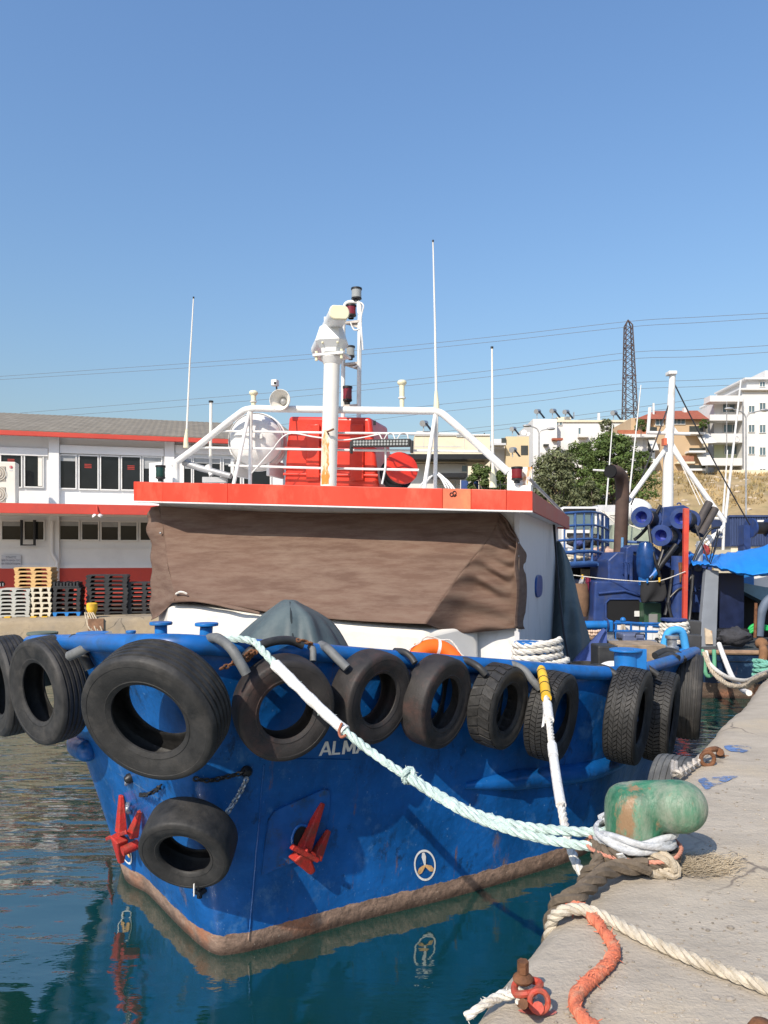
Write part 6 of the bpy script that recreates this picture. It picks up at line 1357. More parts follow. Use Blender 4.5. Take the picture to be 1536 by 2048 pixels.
obj('barrel', MB().cyl(P(1166, 1250, 17.6), P(1212, 1250, 17.6), .10, n=16), BLUE2, t, smooth=40); obj('end_plate', MB().cyl(P(1212, 1250, 17.6), P(1214, 1250, 17.6), .17, n=20), NAVY, t)
obj('motor', bx(1214, 1227, 1241, 1264, 17.5, .3), BLUE2, t, smooth=0, bev=.03); obj('foot', bx(1212, 1228, 1264, 1285, 17.6, .2), STEEL, t, smooth=0)
FLM = M('cork_float', (.62, .45, .33), .7, var=.2, scale=9)
rnd = random.Random(3); fr0 = None
for k in range(16):
    o = obj('net_float', MB().ball(P(1174 + (k % 8) * 4.6, 1262 + (k // 8) * 6 + rnd.random() * 2, 17.4), .038, 6), FLM, label='cream net float below the sky blue roller, %s row, %s from the left' % (('upper', 'lower')[k // 8], ('first', 'second', 'third', 'fourth', 'fifth', 'sixth', 'seventh', 'eighth')[k % 8]), cat='float', group='net floats below the roller', smooth=60)
# stern: grey post, navy panel, blue awning
obj('stern_post', MB().prism([P(1398, 1306, 18.9), P(1432, 1306, 18.9), P(1438, 1142, 18.9), P(1412, 1138, 18.9)], V((0, .18, 0))), M('grey_primer', (.22, .24, .27), .6, var=.12, scale=2), tw, smooth=0, bev=.01)
obj('rusty_foot', MB().prism([P(1412, 1288, 18.85), P(1426, 1288, 18.85), P(1424, 1262, 18.85), P(1410, 1256, 18.85)], V((0, .04, 0))), M('peeling_white_rust', (.62, .50, .36), .8, var=.3, rust=(.35, .14, .05), ramt=.5), tw, smooth=0)
obj('navy_panel', bx(1438, 1488, 1146, 1262, 19.3, .1), M('deep_navy_paint_and_shade', (.006, .012, .045), .5, var=.3), tw, smooth=0)
obj('hatch', bx(1432, 1500, 1258, 1285, 19.0, .8), BLACK, tw, smooth=0, bev=.04)
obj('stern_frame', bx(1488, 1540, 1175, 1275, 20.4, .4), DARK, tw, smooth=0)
obj('sheeted_bin', MB().prism([P(1486, 1182, 19.8), P(1540, 1210, 19.8), P(1540, 1176, 19.8), P(1488, 1166, 19.8)], V((0, .5, 0))), M('steel_blue_sheet', (.12, .22, .30), .5), tw, smooth=0)
obj('white_locker', bx(1506, 1545, 1150, 1176, 21.5, .6), WHITE, tw, smooth=0); obj('light_blue_locker', bx(1488, 1508, 1150, 1176, 21.4, .6), BLUE2, tw, smooth=0)
aw = thing('blue_awning', 'bright blue tarpaulin awning sagging over the trawler stern', 'awning', P(1460, 1150, 18.8))
rows = [[P(1372, 1103, 20.8), P(1400, 1108, 20.6), P(1440, 1108, 20.6), P(1490, 1100, 20.6), P(1560, 1085, 20.6)],
        [P(1378, 1118, 19.8), P(1410, 1124, 19.6), P(1445, 1122, 19.5), P(1490, 1118, 19.4), P(1560, 1108, 19.4)],
        [P(1384, 1128, 19.0), P(1412, 1128, 18.8), P(1450, 1136, 18.6), P(1500, 1146, 18.5), P(1570, 1140, 18.5)],
        [P(1386, 1130, 18.9), P(1412, 1132, 18.9), P(1450, 1142, 18.8), P(1500, 1152, 18.8), P(1570, 1148, 18.9)]]
obj('sheet', cloth(rows, 12, 8, lambda v, u, p: V((0, -.02, .05)) * (noise.noise(V((u * 16, v * 2, 4))) + .5 * noise.noise(V((u * 40, v * 2, 9))))), TARPB, aw, smooth=60, solid=.008)
obj('tie', MB().tube([P(1418, 1128, 18.8), P(1426, 1090, 19.5), P(1436, 1058, 20)], .015, 5), BLACK, aw); obj('tie', MB().tube([P(1420, 1130, 18.8), P(1432, 1095, 19.5), P(1436, 1058, 20)], .015, 5), BLACK, aw)
obj('prop', MB().tube([P(1396, 1140, 19.6), P(1400, 1085, 19.9)], .10, 8), M('grey_primer', (.22, .24, .27), .6), aw)
t = thing('second_net_winch', 'blue net winch with black drum at the right edge above the awning', 'winch', P(1520, 1095, 24))
for x, r in ((1500, .32), (1536, .30)): obj('flange', MB().lathe([(0, 0), (r, 0), (r, .06), (0, .06)], P(x, 1056, 24), (1, .25, 0), 26), NAVY, t, smooth=40)
obj('drum', MB().cyl(P(1502, 1056, 24), P(1560, 1056, 24.2), .2, n=20), BLACK, t, smooth=40); obj('stand', MB().prism([P(1486, 1250, 24), P(1506, 1250, 24), P(1500, 1050, 24), P(1488, 1050, 24)], V((0, .4, 0))), NAVY, t, smooth=0)
# ropes at the trawler stern
obj('grey_stern_line', MB().tube(smooth_path([P(1412, 1303, 16.4), P(1420, 1328, 16.1), P(1450, 1352, 15.3), P(1490, 1362, 14), P(1520, 1350, 13), G(1560, 1338, QZ + .03)], 8), .045, 8), WROPE, label='grey rope sagging from the trawler stern to the far quay', cat='rope', smooth=60)
obj('frayed_stern_line', rope(smooth_path([P(1408, 1305, 16.3), P(1425, 1342, 15.9), P(1455, 1368, 14.9), P(1490, 1372, 13.8), P(1510, 1360, 13), G(1570, 1334, QZ + .03)], 8), .05, fuzz=.5, seed=31), BROPE, label='frayed tan rope sagging lowest from the trawler stern', cat='rope')
obj('white_stern_line', MB().tube(smooth_path([P(1438, 1288, 16.6), P(1450, 1320, 16.0), P(1465, 1355, 15.3), P(1484, 1378, 14.2), P(1498, 1386, 13.2)], 8), .055, 8), SLEEVE, label='white line slanting down the dark trawler stern', cat='rope', smooth=60)
obj('green_line', MB().tube(smooth_path([P(1404, 1300, 16.4), P(1410, 1320, 16.25), P(1411, 1345, 16.2), P(1418, 1352, 16.2), P(1428, 1340, 16.2), P(1428, 1300, 16.35)], 8), .045, 8), M('green_rope', (.10, .30, .18), .85, var=.2), label='green rope loop hanging over the trawler stern', cat='rope', smooth=60)
for k in range(3): obj('green_hose', MB().tube(smooth_path([P(1490, 1280 - k * 2, 19.2), P(1502, 1264 - k * 5, 19.1), P(1520, 1258 - k * 4, 19.1), P(1560, 1262, 19.1)], 6), .045, 8), M('bright_green_hose', (.02, .42, .10), .5), label=['lowest', 'middle', 'topmost'][k] + ' of three bright green hoses on the trawler stern', cat='hose', group='green hoses', smooth=60)
obj('brown_net_bundle', MB().tube(smooth_path([P(1522, 1285, 16.6), P(1527, 1300, 16.2), P(1526, 1318, 16.1), P(1522, 1332, 16.1)], 5), [.12, .14, .12, .05] + [.09] * 12, 10), M('brown_net', (.22, .11, .05), .9, var=.3), label='brown net bundle hung over the trawler stern', cat='net', smooth=60)
obj('teal_rope_knot', rope(coil(P(1524, 1345, 15.9), .14, -.1, .25, 3.5, 9, 0, .06), .05, fuzz=.6, seed=33), M('teal_green_rope', (.16, .40, .32), .9, var=.2), label='teal green rope knot by the trawler stern', cat='rope')
obj('stern_davit', MB().tube(smooth_path([P(1518, 1272, 18.8), P(1522, 1230, 18.8), P(1532, 1205, 18.8), P(1548, 1192, 18.8)], 6), .11, 12), M('grey_blue_davit', (.10, .13, .18), .6, rust=(.2, .08, .04), ramt=.3), tw, smooth=60)
obj('stern_stake', MB().tube([P(1510, 1275, 18.7), P(1512, 1206, 18.7)], .04, 8), RUSTM, tw)
obj('bulwark_roll', MB().cyl(P(1184, 1108, 21.3), P(1130, 1102, 21.2), .09, n=10), WHITE2, label='white roll lying along the platform edge', cat='roll', smooth=40)

# lines, hoses and heaps that fill the trawler deck
RIG = M('dark_rigging', (.03, .03, .035), .7)
for (a, b_, m_, nm) in (((1322, 1010, 20.2), (1268, 1080, 20.4), BLACK, 'hose'), ((1380, 1020, 20.4), (1420, 1130, 19.4), RIG, 'wire'), ((1440, 1060, 22.9), (1412, 1140, 19.2), RIG, 'wire'), ((1345, 760, 22), (1500, 1050, 23), RIG, 'wire'), ((1344, 790, 22), (1262, 1010, 21.6), RIG, 'wire'), ((1245, 1060, 20.8), (1205, 1020, 21), WROPE, 'line'), ((1200, 1022, 21.5), (1290, 1062, 20.5), WROPE, 'line'), ((1326, 1100, 19.6), (1300, 1160, 19.4), BLACK, 'hose'), ((1345, 1140, 19.3), (1330, 1230, 19.2), BLACK, 'hose'), ((1385, 1150, 19.2), (1378, 1240, 19.0), BLACK, 'hose'), ((1336, 1205, 19.1), (1345, 1240, 19.0), BLACK, 'hose')):
    A_, B_ = P(*a), P(*b_); obj('deck_' + nm, MB().tube(sag(A_, B_, (A_ - B_).length * (.10 if nm == 'hose' else .02), 12), .045 if nm == 'hose' else .02, 6), m_, tw, smooth=60)
lump(1330, 1372, 1200, 1262, 20.3, M('dark_net', (.04, .04, .045), .9), 'net_heap', 'dark net heap beside the blue crane column', 41)
lump(1376, 1404, 1212, 1260, 20.4, M('dark_net', (.04, .04, .045), .9), 'net_heap', 'dark net heap right of the red post', 42)
lump(1436, 1500, 1256, 1292, 18.3, M('dark_net', (.04, .04, .045), .9), 'net_heap', 'black net heap in front of the navy stern panel', 43)
obj('after_house', bx(1222, 1424, 1110, 1262, 22.6, 3), NAVY, tw, smooth=0)
lump(1228, 1262, 1088, 1114, 23.2, M('olive_net', (.16, .17, .11), .9, var=.3, bump=.8, bscale=20), 'net_heap', 'olive net heap left of the lowest net drum', 44)
lump(1330, 1366, 1088, 1114, 23, M('white_sacking', (.5, .47, .42), .9, var=.2), 'sack', 'pale sack below the lowest net drum', 45, 'sack')
lump(1392, 1420, 1088, 1113, 23, M('red_net', (.30, .05, .05), .9, var=.3, bump=.8, bscale=20), 'net_heap', 'dull red net heap under the white gantry', 46)
obj('deck_shadow_screen', bx(1305, 1400, 1135, 1262, 21.2, .2), M('deep_navy_paint_and_shade', (.006, .012, .045), .5), tw, smooth=0)  # dark sheet added as the shade behind the deck gear
for k, y in enumerate((1268, 1284)): obj('stern_rail', MB().cyl(P(1228, y - 22, 16.9), P(1345, y - 20, 16.9), .03, n=8), BLUE, boat)
for x in (1232, 1262, 1292, 1322, 1343): obj('rail_stanchion', MB().cyl(P(x, 1300, 16.9), P(x, 1247, 16.9), .028, n=8), BLUE, boat)
# ------------------------------------------------------------------ the hillside houses
def hz(px, d): return hill_h((px - CX) / F * d, d)
STUCW = M('white_stucco', (.66, .65, .63), .85, var=.05, scale=.4, dirt=(.60, .58, .55), damt=.35, dscale=.5)
STUCT = M('tan_stucco', (.50, .36, .22), .85, var=.07, scale=.4, dirt=(.42, .31, .20), damt=.4, dscale=.4)
STUCC = M('cream_stucco', (.70, .62, .46), .85, var=.06, scale=.4, dirt=(.55, .50, .40), damt=.35, dscale=.5)
STUCY = M('ochre_stucco', (.62, .49, .30), .85, var=.06, scale=.4)
STUCG = M('pale_green_stucco', (.52, .55, .36), .85, var=.06, scale=.4)
TILE = M('red_roof_tiles', (.30, .085, .045), .8, var=.2, scale=2, bump=.6, bscale=6)
AWN = M('awning_cloth', (.55, .54, .50), .8, var=.08); SHADEM = M('dark_metal_and_shade', (.04, .045, .04), .6, var=.3)  # dark metal of railings; also painted shade inside the house openings
PANE = M('house_window_glass', (.10, .15, .17), .12, var=.3, scale=.4, spec=.6)
def house(lab, px, d, name='apartment_building'): return thing(name, lab, 'building', V(((px - CX) / F * d, d, hz(px, d) - .3)))
def hb(nm, x0, x1, y0, y1, d, dep, mat, par, bev=0): return obj(nm, bx(x0, x1, y0, y1, d, dep), mat, par, smooth=0, bev=bev)
def win(x0, x1, y0, y1, d, par, mul=1, fr=WHITE):
    w = hb('window', x0, x1, y0, y1, d - .06, .1, PANE, par); e = .9
    hb('frame', x0 - e, x0, y0 - e, y1 + e, d - .12, .13, fr, w); hb('frame', x1, x1 + e, y0 - e, y1 + e, d - .12, .13, fr, w)
    hb('frame', x0, x1, y0 - e, y0, d - .12, .13, fr, w); hb('frame', x0, x1, y1, y1 + e, d - .12, .13, fr, w)
    for k in range(mul): hb('mullion', x0 + (x1 - x0) * (k + 1) / (mul + 1) - .5, x0 + (x1 - x0) * (k + 1) / (mul + 1) + .5, y0, y1, d - .11, .06, fr, w)
def heater(x, y, d, par, s_=1):
    t = obj('solar_tank', MB().cyl(P(x - 3 * s_, y, d), P(x + 3 * s_, y, d + .8), .33 * s_, n=12), STEEL, par, smooth=40)
    obj('solar_panel', MB().prism([P(x + 2 * s_, y + 1, d), P(x + 5 * s_, y - 1, d), P(x + 16 * s_, y + 13 * s_, d - .6), P(x + 12 * s_, y + 14 * s_, d - .6)], V((0, .1, .05))), GLASSD, par, smooth=0)
    obj('solar_stand', MB().tube([P(x - 1, y, d + .3), P(x - 1, y + 14 * s_, d + .3)], .07, 5), STEEL, par)
# white block at the right edge
d = 95; h = house('white stepped apartment block at the right edge of the hill', 1490, d)
hb('wall', 1484, 1600, 778, 1090, d, 12, STUCW, h); hb('penthouse', 1494, 1600, 756, 779, d + 1.5, 9, STUCW, h); hb('stair_tower', 1530, 1600, 741, 758, d + 3, 5, STUCW, h)
hb('wing', 1428, 1486, 806, 1090, d + 1.6, 10, STUCW, h); hb('green_wall', 1428, 1486, 886, 931, d + 1.55, .1, STUCG, h); hb('lower_wall', 1440, 1560, 940, 962, d - .3, 4, STUCC, h)
hb('roof_slab', 1478, 1600, 776, 780, d - .5, 12, STUCW, h, .05); hb('roof_slab', 1490, 1600, 755, 758, d + .9, 9, STUCW, h)
for (y0, y1) in ((791, 803), (829, 841), (867, 885), (916, 931)):
    b_ = hb('balcony', 1420, 1486, y0, y1, d - .4, .16, STUCW, h); hb('slab', 1420, 1486, y1 - 2, y1, d - .25, 2, STUCW, b_); hb('side_parapet', 1420, 1422, y0, y1, d - .23, 1.8, STUCW, b_)
for x in (1453, 1486, 1519 - 34): hb('balcony_post', x, x + 1.2, 803, 931, d - .5, .12, ALU, h)
for (x0, x1, y0, y1) in ((1448, 1482, 849, 864), (1450, 1482, 892, 908), (1446, 1470, 808, 824)): win(x0, x1, y0, y1, d + 1.55, h)
for (y0, y1) in ((768, 776),): win(1520, 1530, y0 - 4, y1 - 3, d + 1.5, h)
for (y0, y1) in ((806, 820), (850, 865), (895, 910), (938, 950)): win(1520, 1531, y0, y1, d, h)
for (y0, y1) in ((812, 824), (850, 864), (893, 908)): win(1498, 1509, y0, y1, d, h)
# tan building with tiled roof
d = 88; h = house('tan apartment house with red tiled roof behind the white mast', 1350, d)
hb('wall', 1308, 1404, 838, 1090, d, 11, STUCT, h); hb('upper_wall', 1262, 1400, 836, 862, d + .8, 9, STUCT, h); hb('wing', 1378, 1416, 840, 1090, d + 1.2, 9, STUCC, h)
obj('roof', MB().hexa([P(1270, 838, d - .6), P(1418, 838, d - .6), P(1418, 838, d + 11), P(1270, 838, d + 11)], [P(1310, 822, d + 4), P(1395, 821, d + 4), P(1395, 821, d + 6), P(1310, 822, d + 6)]), TILE, h, smooth=0)
hb('chimney', 1368, 1374, 815, 826, d + 3, .6, WHITE, h); hb('mast_pole', 1306, 1309, 806, 838, d + 2, .2, WHITE, h)
win(1346, 1370, 838, 848, d, h, 2); win(1312, 1326, 838, 850, d, h)
for (y0, y1) in ((848, 868), (892, 905), (926, 941)):
    b_ = hb('balcony', 1378, 1412, y1 - 4, y1, d - 1.2, 2.2, STUCW, h); hb('railing', 1379, 1411, y0 + 4, y1 - 4, d - 1.15, .06, SHADEM, b_)
for (y0, y1) in ((868, 892), (906, 936)):
    obj('awning', MB().prism([P(1391, y0, d - .2), P(1398, y0, d - .2), P(1414, y1 - 6, d - 1.8), P(1404, y1 - 5, d - 1.8)], V((1.2, 0, .05))), AWN, h, smooth=0)
    hb('shaded_opening', 1380, 1395, y0 + 1, y1 - 2, d + 1.1, .12, SHADEM, h)
hb('red_railing', 1356, 1388, 911, 923, d - .8, .08, M('rust_red_railing', (.32, .14, .08), .7), h); hb('balcony_slab', 1354, 1390, 923, 927, d - .8, 1.2, STUCC, h); hb('floor_line', 1300, 1388, 944, 948, d - .1, .2, STUCW, h)
w_ = hb('front_wing', 1242, 1310, 868, 1090, d - 1, 6, STUCW, h)
for (y0, y1) in ((868, 874), (918, 924)): hb('terrace_slab', 1232, 1314, y0, y1, d - 2, 3, STUCW, h)
hb('terrace_wall', 1236, 1298, 860, 868, d - 1.6, .3, M('terracotta_planters', (.36, .12, .06), .8), h); hb('terrace_railing', 1298, 1314, 854, 866, d - 1.8, .06, SHADEM, h)
obj('awning', MB().prism([P(1294, 873, d - 1.1), P(1308, 873, d - 1.1), P(1318, 900, d - 2.8), P(1304, 901, d - 2.8)], V((0, 0, .08))), AWN, h, smooth=0)
for x in (1250, 1262, 1274, 1286): hb('shutter', x, x + 6, 877, 904, d - 1.05, .06, GREYW, h)
hb('shaded_opening', 1296, 1309, 876, 905, d - 1.04, .05, SHADEM, h); hb('shaded_opening', 1284, 1300, 926, 955, d - 1.04, .05, SHADEM, h)
# long white building
d = 100; h = house('long white flat roofed building left of the pylon with solar water heaters', 1130, d)
hb('wall', 1066, 1114, 838, 1090, d, 12, STUCW, h); hb('wall', 1112, 1260, 842, 1090, d + 1.5, 12, STUCW, h); hb('parapet', 1112, 1262, 840, 844, d + 1.3, .4, STUCC, h); hb('roof_room', 1114, 1142, 834, 843, d + 4, 4, STUCC, h)
for (x, y) in ((1075, 823), (1106, 822), (1132, 824), (1228, 826)): heater(x, y, d + 3, h)
hb('vent', 1196, 1200, 826, 842, d + 3, .4, WHITE, h); hb('vent', 1147, 1149, 824, 836, d + 3, .2, STEEL, h)
win(1112.5, 1117, 840, 850, d + 1.5, h, 0); win(1119.5, 1124, 842, 850, d + 1.5, h, 0); win(1157, 1161, 856, 868, d + 1.5, h, 0)
hb('canopy', 1105, 1126, 876, 880, d - .6, .8, TILE, h); hb('canopy', 1088, 1098, 888, 891, d - .6, .8, SHADEM, h); hb('ledge', 1158, 1178, 869, 874, d + .6, 1, STUCW, h)
# cream building behind the roof rail
d = 84; h = house('low cream building seen through the right roof rail', 900, d)
hb('wall', 829, 980, 870, 1090, d, 12, STUCC, h); hb('roof_room', 833, 870, 862, 871, d + 3, 4, GREYW, h); hb('roof_line', 829, 980, 868, 871, d - .15, .4, STUCW, h)
heater(848, 847, d + 2, h, 1.1); win(914, 931, 870, 873, d, h, 1); hb('seam', 829, 922, 892.5, 893.5, d - .03, .05, GREYW, h)
for x in (847, 928): hb('seam', x, x + .8, 872, 908, d - .03, .05, GREYW, h)
hb('vent', 968, 970, 866, 871, d + 1, .3, BLACK, h)
d = 90; h = house('ochre flat roofed house between the two white aerials and the tall pole', 1030, d)
hb('wall', 1012, 1058, 873, 1090, d, 9, STUCY, h); hb('side_wall', 985, 1014, 878, 1090, d + 1, 8, STUCW, h); hb('slab', 984, 1012, 886, 890, d - 1.2, 2, GREYW, h); heater(1026, 858, d + 2, h, .9); heater(1026, 900, d - 6, h, 1.0)
for (x, y, r) in ((1048, 865, .35), (1056, 868, .25)): obj('dish', MB().lathe([(0, .08), (r * .6, .04), (r, 0)], P(x, y, d + 1), (-.3, -1, .3), 16), WHITE, h, smooth=50)
hb('shaded_opening', 1042, 1056, 891, 910, d - .05, .06, SHADEM, h); hb('railing', 1003, 1012, 876, 886, d - .2, .1, SHADEM, h)
d = 66; h = house('white low shed with a black flat canopy behind the roof rail', 890, d, 'shed')
hb('wall', 770, 936, 928, 1090, d, 6, STUCW, h); hb('canopy', 740, 984, 908, 918, d - 2, 5, BLACK, h); hb('parapet', 760, 970, 919, 926, d - .2, .3, STUCC, h); win(924, 934, 931, 943, d, h, 0)
hb('lower_canopy', 866, 934, 946, 954, d - 2.5, 2, BLACK, h); hb('canopy_post', 825, 829, 918, 935, d - 1.8, .2, BLACK, h)

# ------------------------------------------------------------------ trees
LEAFP = M('pine_needles', (.075, .115, .026), .8, var=.45, scale=.9, dirt=(.12, .145, .04), damt=.5, dscale=1.2)
LEAFO = M('olive_leaves', (.115, .130, .060), .75, var=.4, scale=.9, dirt=(.165, .165, .085), damt=.5, dscale=1.2)
BARK = M('grey_bark', (.15, .12, .10), .9, var=.3, scale=6)
def tree(name, lab, px, d, pxw, ytop, ybase, mat, seed, flat=.55, nc=46, lf=.16, per=230, grp='trees on the hillside'):
    rnd = random.Random(seed); base = P(px, ybase, d); base.z = min(base.z, hz(px, d) - .1) if ybase > 980 else base.z; H = P(px, ytop, d).z - base.z; Wd = pxw / F * d / 2
    t = thing(name, lab, 'tree', base, grp); top = base + V((.06 * H, 0, H * .7)); mid = base.lerp(top, .5) + V((rnd.uniform(-.06, .06) * H, 0, 0)); wood = smooth_path([base + V((0, 0, -.4)), base.lerp(mid, .6), mid, top], 5)
    nseg = len(wood); trunk = obj('trunk', MB().tube(wood, [.035 * H * (1 - .75 * k / nseg) for k in range(nseg)], 9), BARK, t, smooth=60)
    cl = []
    for k in range(nc):
        zf = .22 + .78 * (k + .5) / nc; prof_ = math.sin(min(1, (1.02 - zf) * 1.5 + .16) * math.pi / 2) * (.55 + .45 * min(1, zf / .4)); a = k * 2.399 + rnd.random() * .8
        rad = Wd * prof_ * rnd.uniform(.45, .92); c = base + V((math.cos(a) * rad, math.sin(a) * rad * .8, H * (zf - .06))); cl.append((c, Wd * rnd.uniform(.20, .36)))
    for k, (c, r) in enumerate(cl):
        if k % 2 == 0:
            s_ = wood[min(nseg - 1, int(nseg * (.35 + .6 * (k / nc))))]; obj('limb', MB().tube(smooth_path([s_, s_.lerp(c, .55) + V((0, 0, -.06 * H * rnd.random())), c], 4), [.011 * H * (1 - .07 * j) for j in range(9)], 6), BARK, t, smooth=60)
    mb = MB(); vs = []; fs = []
    for (c, r) in cl:
        for j in range(per):
            u = V((rnd.gauss(0, 1), rnd.gauss(0, 1), rnd.gauss(0, 1))).normalized(); q_ = c + V((u.x * r, u.y * r, u.z * r * flat)) * rnd.uniform(.45, 1.08)
            n_ = (u + V((rnd.gauss(0, .7), rnd.gauss(0, .7), rnd.gauss(0, .7) + .3))).normalized(); a = n_.orthogonal().normalized(); a.rotate(Matrix.Rotation(rnd.random() * 6.28, 3, n_)); b_ = n_.cross(a); s_ = lf * rnd.uniform(.6, 1.3)
            o = len(vs); vs += [q_ - a * s_, q_ - b_ * s_ * .38, q_ + a * s_, q_ + b_ * s_ * .38]; fs.append((o, o + 1, o + 2, o + 3))
    mb.v = vs; mb.f = fs; obj('crown', mb, mat, t, smooth=0, kind='stuff')
tree('pine_tree', 'dark green pine with layered crown left of the pylon foot', 1228, 66, 160, 858, 1030, LEAFP, 3, .42, 60, .17, 260)
tree('pine_tree', 'shorter dark pine between the olive tree and the layered pine', 1160, 72, 110, 880, 1020, LEAFP, 5, .5, 40)
tree('olive_tree', 'bushy grey green tree right of the red roof corner', 1108, 58, 128, 892, 1075, LEAFO, 8, .8, 56, .15, 260)
tree('olive_tree', 'grey green bush right of the bushy tree on the slope', 1178, 60, 70, 955, 1050, LEAFO, 10, .8, 30, .13)
tree('pine_tree', 'small round dark tree behind the right roof rail', 962, 62, 82, 920, 990, LEAFP, 12, .7, 36, .15)
tree('pine_tree', 'small dark tree close left of the white side light box', 1008, 68, 60, 925, 990, LEAFP, 14, .7, 30, .15)
tree('terrace_shrub', 'potted shrub on the terrace left of the pylon', 1212, 84, 30, 838, 866, LEAFO, 15, .9, 14, .12, 90)
tree('terrace_shrub', 'potted shrub on the terrace right of the pylon', 1282, 84, 26, 838, 866, LEAFP, 16, .9, 12, .12, 90)
tree('terrace_shrub', 'green shrub on the upper balcony of the tan house', 1408, 86, 20, 838, 858, LEAFP, 17, .9, 10, .12, 90)
tree('terrace_shrub', 'green creeper bush below the white terrace of the tan house', 1290, 83, 34, 902, 935, LEAFP, 18, .8, 14, .14, 110)
# dry grass and stones on the slope
mb = MB(); rnd = random.Random(11); vs = []; fs = []
for k in range(9000):
    y = rnd.uniform(53, 92); px = rnd.uniform(900, 1600); x = (px - CX) / F * y; z = hill_h(x, y)
    if noise.noise(V((x * .25, y * .25, 7))) < -.12: continue
    for j in range(2):
        a = rnd.random() * 6.28; hh = rnd.uniform(.15, .5); w = V((math.cos(a), math.sin(a), 0)) * .09; l = V((rnd.gauss(0, .15), rnd.gauss(0, .15), hh)); p = V((x + rnd.gauss(0, .15), y + rnd.gauss(0, .15), z - .03)); o = len(vs)
        vs += [p - w, p + w, p + l]; fs.append((o, o + 1, o + 2))
mb.v = vs; mb.f = fs; obj('dry_grass', mb, M('straw_grass', (.36, .26, .12), .9, var=.4, scale=.4, dirt=(.16, .15, .06), damt=.55, dscale=.15), smooth=0, kind='stuff', label='dry yellow grass tufts over the hillside', cat='grass')
mb = MB()
for k in range(260):
    y = rnd.uniform(54, 92); px = rnd.uniform(1000, 1600); x = (px - CX) / F * y; r = rnd.uniform(.08, .3); b_ = MB().ball((0, 0, 0), r, 4); s0 = rnd.random() * 9
    mb.add([V((v.x * 1.3, v.y, v.z * .7)) * (1 + .3 * noise.noise(v * 6 + V((s0, 0, 0)))) + V((x, y, hill_h(x, y))) for v in b_.v], b_.f)
obj('hill_stones', mb, M('pale_hill_stone', (.46, .38, .28), .9, var=.25), smooth=0, kind='stuff', label='pale stones strewn over the hillside', cat='stones')

# ------------------------------------------------------------------ pylon, lamps, wires, yard
pd = 150; py_ = thing('lattice_pylon', 'tall rusty lattice pylon rising behind the houses', 'pylon', V(((1260 - CX) / F * pd, pd, hz(1260, pd))))
PYM = M('rusty_lattice_steel', (.075, .05, .045), .75, var=.3, scale=.5)
def hw(y): return 6.5 + max(0, (y - 652)) * .030
levels = []; y = 652.0
while y < 1010: levels.append(y); y += 10 + (y - 652) * .030
cxp = lambda y: 1256.5 + (y - 640) * .017
def leg(y, sx, sy): r = hw(y) / F * pd; p = P(cxp(y), y, pd); return V((p.x + sx * r, pd + sy * r, p.z))
for sx in (-1, 1):
    for sy in (-1, 1):
        obj('leg', MB().tube([leg(y, sx, sy) for y in levels], .12, 5), PYM, py_); obj('cap_strut', MB().tube([leg(652, sx, sy), P(1256, 640, pd)], .13, 5), PYM, py_)
for y0, y1 in zip(levels, levels[1:]):
    for (a, b_) in (((-1, -1), (1, -1)), ((1, 1), (-1, 1)), ((-1, 1), (-1, -1)), ((1, -1), (1, 1))):
        obj('brace', MB().tube([leg(y0, *a), leg(y1, *b_)], .06, 4), PYM, py_); obj('brace', MB().tube([leg(y0, *b_), leg(y1, *a)], .06, 4), PYM, py_)
for y in (levels[4], levels[9], levels[14]):
    for sy in (-1, 1): obj('crossbar', MB().tube([leg(y, -1.15, sy), leg(y, 1.15, sy)], .10, 4), PYM, py_)
WIRE = M('power_cable', (.10, .10, .11), .6, var=.1)
W8 = [('highest', [(-60, 757, 190), (400, 725, 180), (725, 700, 170), (1000, 672, 160), (1256, 643, 150), (1400, 634, 140), (1620, 622, 130)]), ('second highest', [(-60, 763, 190), (400, 734, 180), (726, 709, 170), (1000, 682, 160), (1256, 654, 150), (1400, 645, 140), (1620, 631, 130)]),
      ('third', [(40, 826, 190), (300, 805, 180), (686, 773, 170), (1000, 739, 160), (1248, 706, 150), (1400, 699, 140), (1620, 686, 130)]), ('fourth', [(60, 836, 190), (300, 818, 180), (640, 789, 170), (1000, 751, 160), (1248, 719, 150), (1400, 713, 140), (1620, 699, 130)]),
      ('fifth', [(300, 876, 190), (600, 845, 180), (835, 814, 170), (1060, 790, 160), (1248, 767, 150), (1400, 760, 140), (1620, 750, 130)]), ('sixth', [(300, 890, 190), (600, 858, 180), (835, 829, 170), (1060, 804, 160), (1248, 780, 150), (1400, 773, 140), (1620, 764, 130)]),
      ('second lowest', [(700, 886, 180), (933, 858, 170), (1063, 843, 160), (1250, 818, 150), (1420, 795, 140), (1620, 770, 130)]), ('lowest', [(700, 900, 180), (933, 867, 170), (1063, 852, 160), (1250, 828, 150), (1420, 808, 140), (1620, 785, 130)])]
for nm, pts in W8: obj('power_line', MB().tube(smooth_path([P(*p) for p in pts], 6), .045, 4), WIRE, label='%s of the power cables crossing the sky to the pylon' % nm, cat='cable', group='power cables')
def lamp_post(px, ytop, ybot, arms, d, lab):
    t = thing('street_lamp', lab, 'street lamp', P(px, ybot, d), 'double street lamps'); obj('pole', MB().tube([P(px, ybot, d), P(px, ytop, d)], [.09, .06], 8), ALU, t)
    for (x, y) in arms:
        s_ = 1 if x > px else -1; obj('arm', MB().tube(smooth_path([P(px, ytop, d), P(px + (x - px) * .25, ytop + (y - ytop) * .62, d), P(x, y, d)], 5), .05, 6), ALU, t)
        obj('lamp_head', MB().ball(P(x + s_ * 6, y - .5, d), .16, 8, (2.3, 1, .75)), ALU, t, smooth=60)
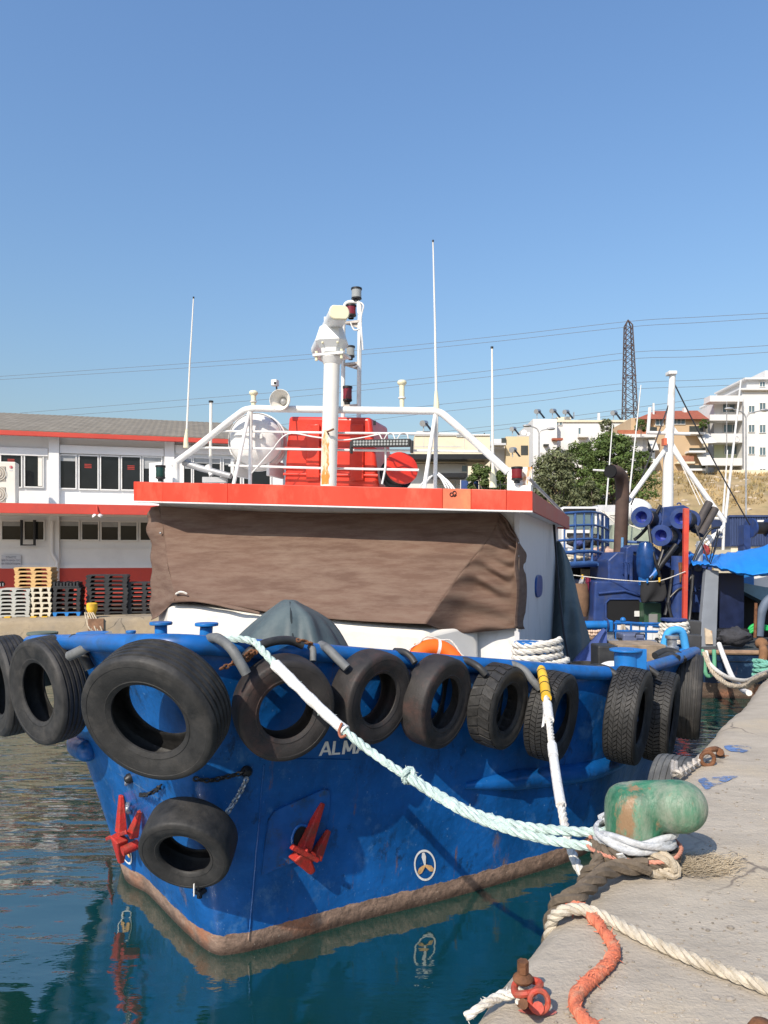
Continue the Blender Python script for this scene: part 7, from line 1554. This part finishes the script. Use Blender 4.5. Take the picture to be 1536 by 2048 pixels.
lamp_post(1078, 866, 1090, ((1060, 852), (1096, 858)), 62, 'double armed street lamp in front of the long white building'); lamp_post(1492, 836, 1130, ((1464, 818), (1523, 821)), 58, 'double armed street lamp in front of the stepped white block')
# yard behind the basin
ct = thing('shipping_container', 'dark blue corrugated container below the slope at the right edge', 'container', P(1505, 1100, 42)); CTM = M('container_blue', (.035, .055, .13), .6, var=.2, scale=1.5)
hb('shell', 1460, 1580, 1031, 1093, 42, 2.4, CTM, ct); hb('plinth', 1462, 1578, 1093, 1172, 42.1, 2.2, STUCC, ct)
for k in range(22): hb('rib', 1464 + k * 5, 1466.6 + k * 5, 1034, 1091, 41.95, .06, CTM, ct)
hb('top_rail', 1459, 1580, 1030, 1034, 41.9, .1, CTM, ct); hb('plate', 1515, 1528, 1040, 1046, 41.9, .05, WHITE, ct)
vn = thing('parked_truck', 'white box truck with big windscreen parked beyond the railed platform', 'truck', P(1165, 1100, 40))
hb('cab', 1124, 1198, 1013, 1150, 40, 2.2, WHITE, vn, .12); hb('windscreen', 1130, 1189, 1026, 1058, 39.95, .1, PANE, vn); hb('sun_visor', 1128, 1192, 1017, 1024, 39.8, .25, BLACK, vn); hb('grille', 1134, 1186, 1066, 1085, 39.95, .1, BLACK, vn); hb('box_body', 1196, 1238, 1010, 1150, 41, 6, GREYW, vn); hb('bumper', 1126, 1196, 1086, 1095, 39.85, .2, GREYW, vn)
for x in (1134, 1186): obj('headlight', MB().cyl(P(x, 1078, 39.86), P(x, 1078, 39.9), .10, n=12), LENSW, vn)
for x in (1134, 1188): obj('wheel', MB().cyl(P(x - 5, 1153, 40.0), P(x + 5, 1153, 40.0), .5, n=16), BLACK, vn)
cb = thing('moored_boat_cabin', 'rounded white boat cabin between exhaust pipe and net drums', 'boat', P(1268, 1090, 27)); m = MB().ball(P(1270, 1022, 27), .62, 12, (1, .8, .75)); obj('canopy', m, WHITE, cb, smooth=60); hb('cabin', 1240, 1296, 1020, 1050, 27, 1.5, WHITE2, cb, .05); hb('cabin_window', 1246, 1290, 1034, 1044, 26.97, .05, GLASSD, cb); hb('hull', 1225, 1300, 1050, 1202, 26.8, 3, M('pale_green_hull', (.30, .34, .26), .6, var=.15), cb); hb('awning_rail', 1208, 1250, 1024, 1030, 26.5, .5, WHITE2, cb)
for k, (x, col) in enumerate(((930, 'leftmost'), (950, 'middle'), (968, 'rightmost'))):
    t = thing('blue_board', '%s of three small blue boards beyond the roof edge' % col, 'board', P(x, 1085, 63), 'blue boards'); hb('post', x - 1, x + 1, 985, 1095, 63.05, .08, SHADEM, t); hb('panel', x - 8, x + 7, 961, 985, 63, .1, M('board_blue', (.03, .07, .22), .6), t); hb('edge', x - 9.5, x - 8, 960, 985, 62.95, .1, WHITE, t)
yf = thing('yard_fence', 'thin dark fence behind the blue boards', 'fence', P(960, 1090, 63.4)); hb('fence_bar', 870, 1060, 968, 969.5, 63.4, .05, SHADEM, yf)
for x in (872, 910, 1000, 1056): hb('fence_post', x, x + 1.5, 962, 1095, 63.45, .06, SHADEM, yf)
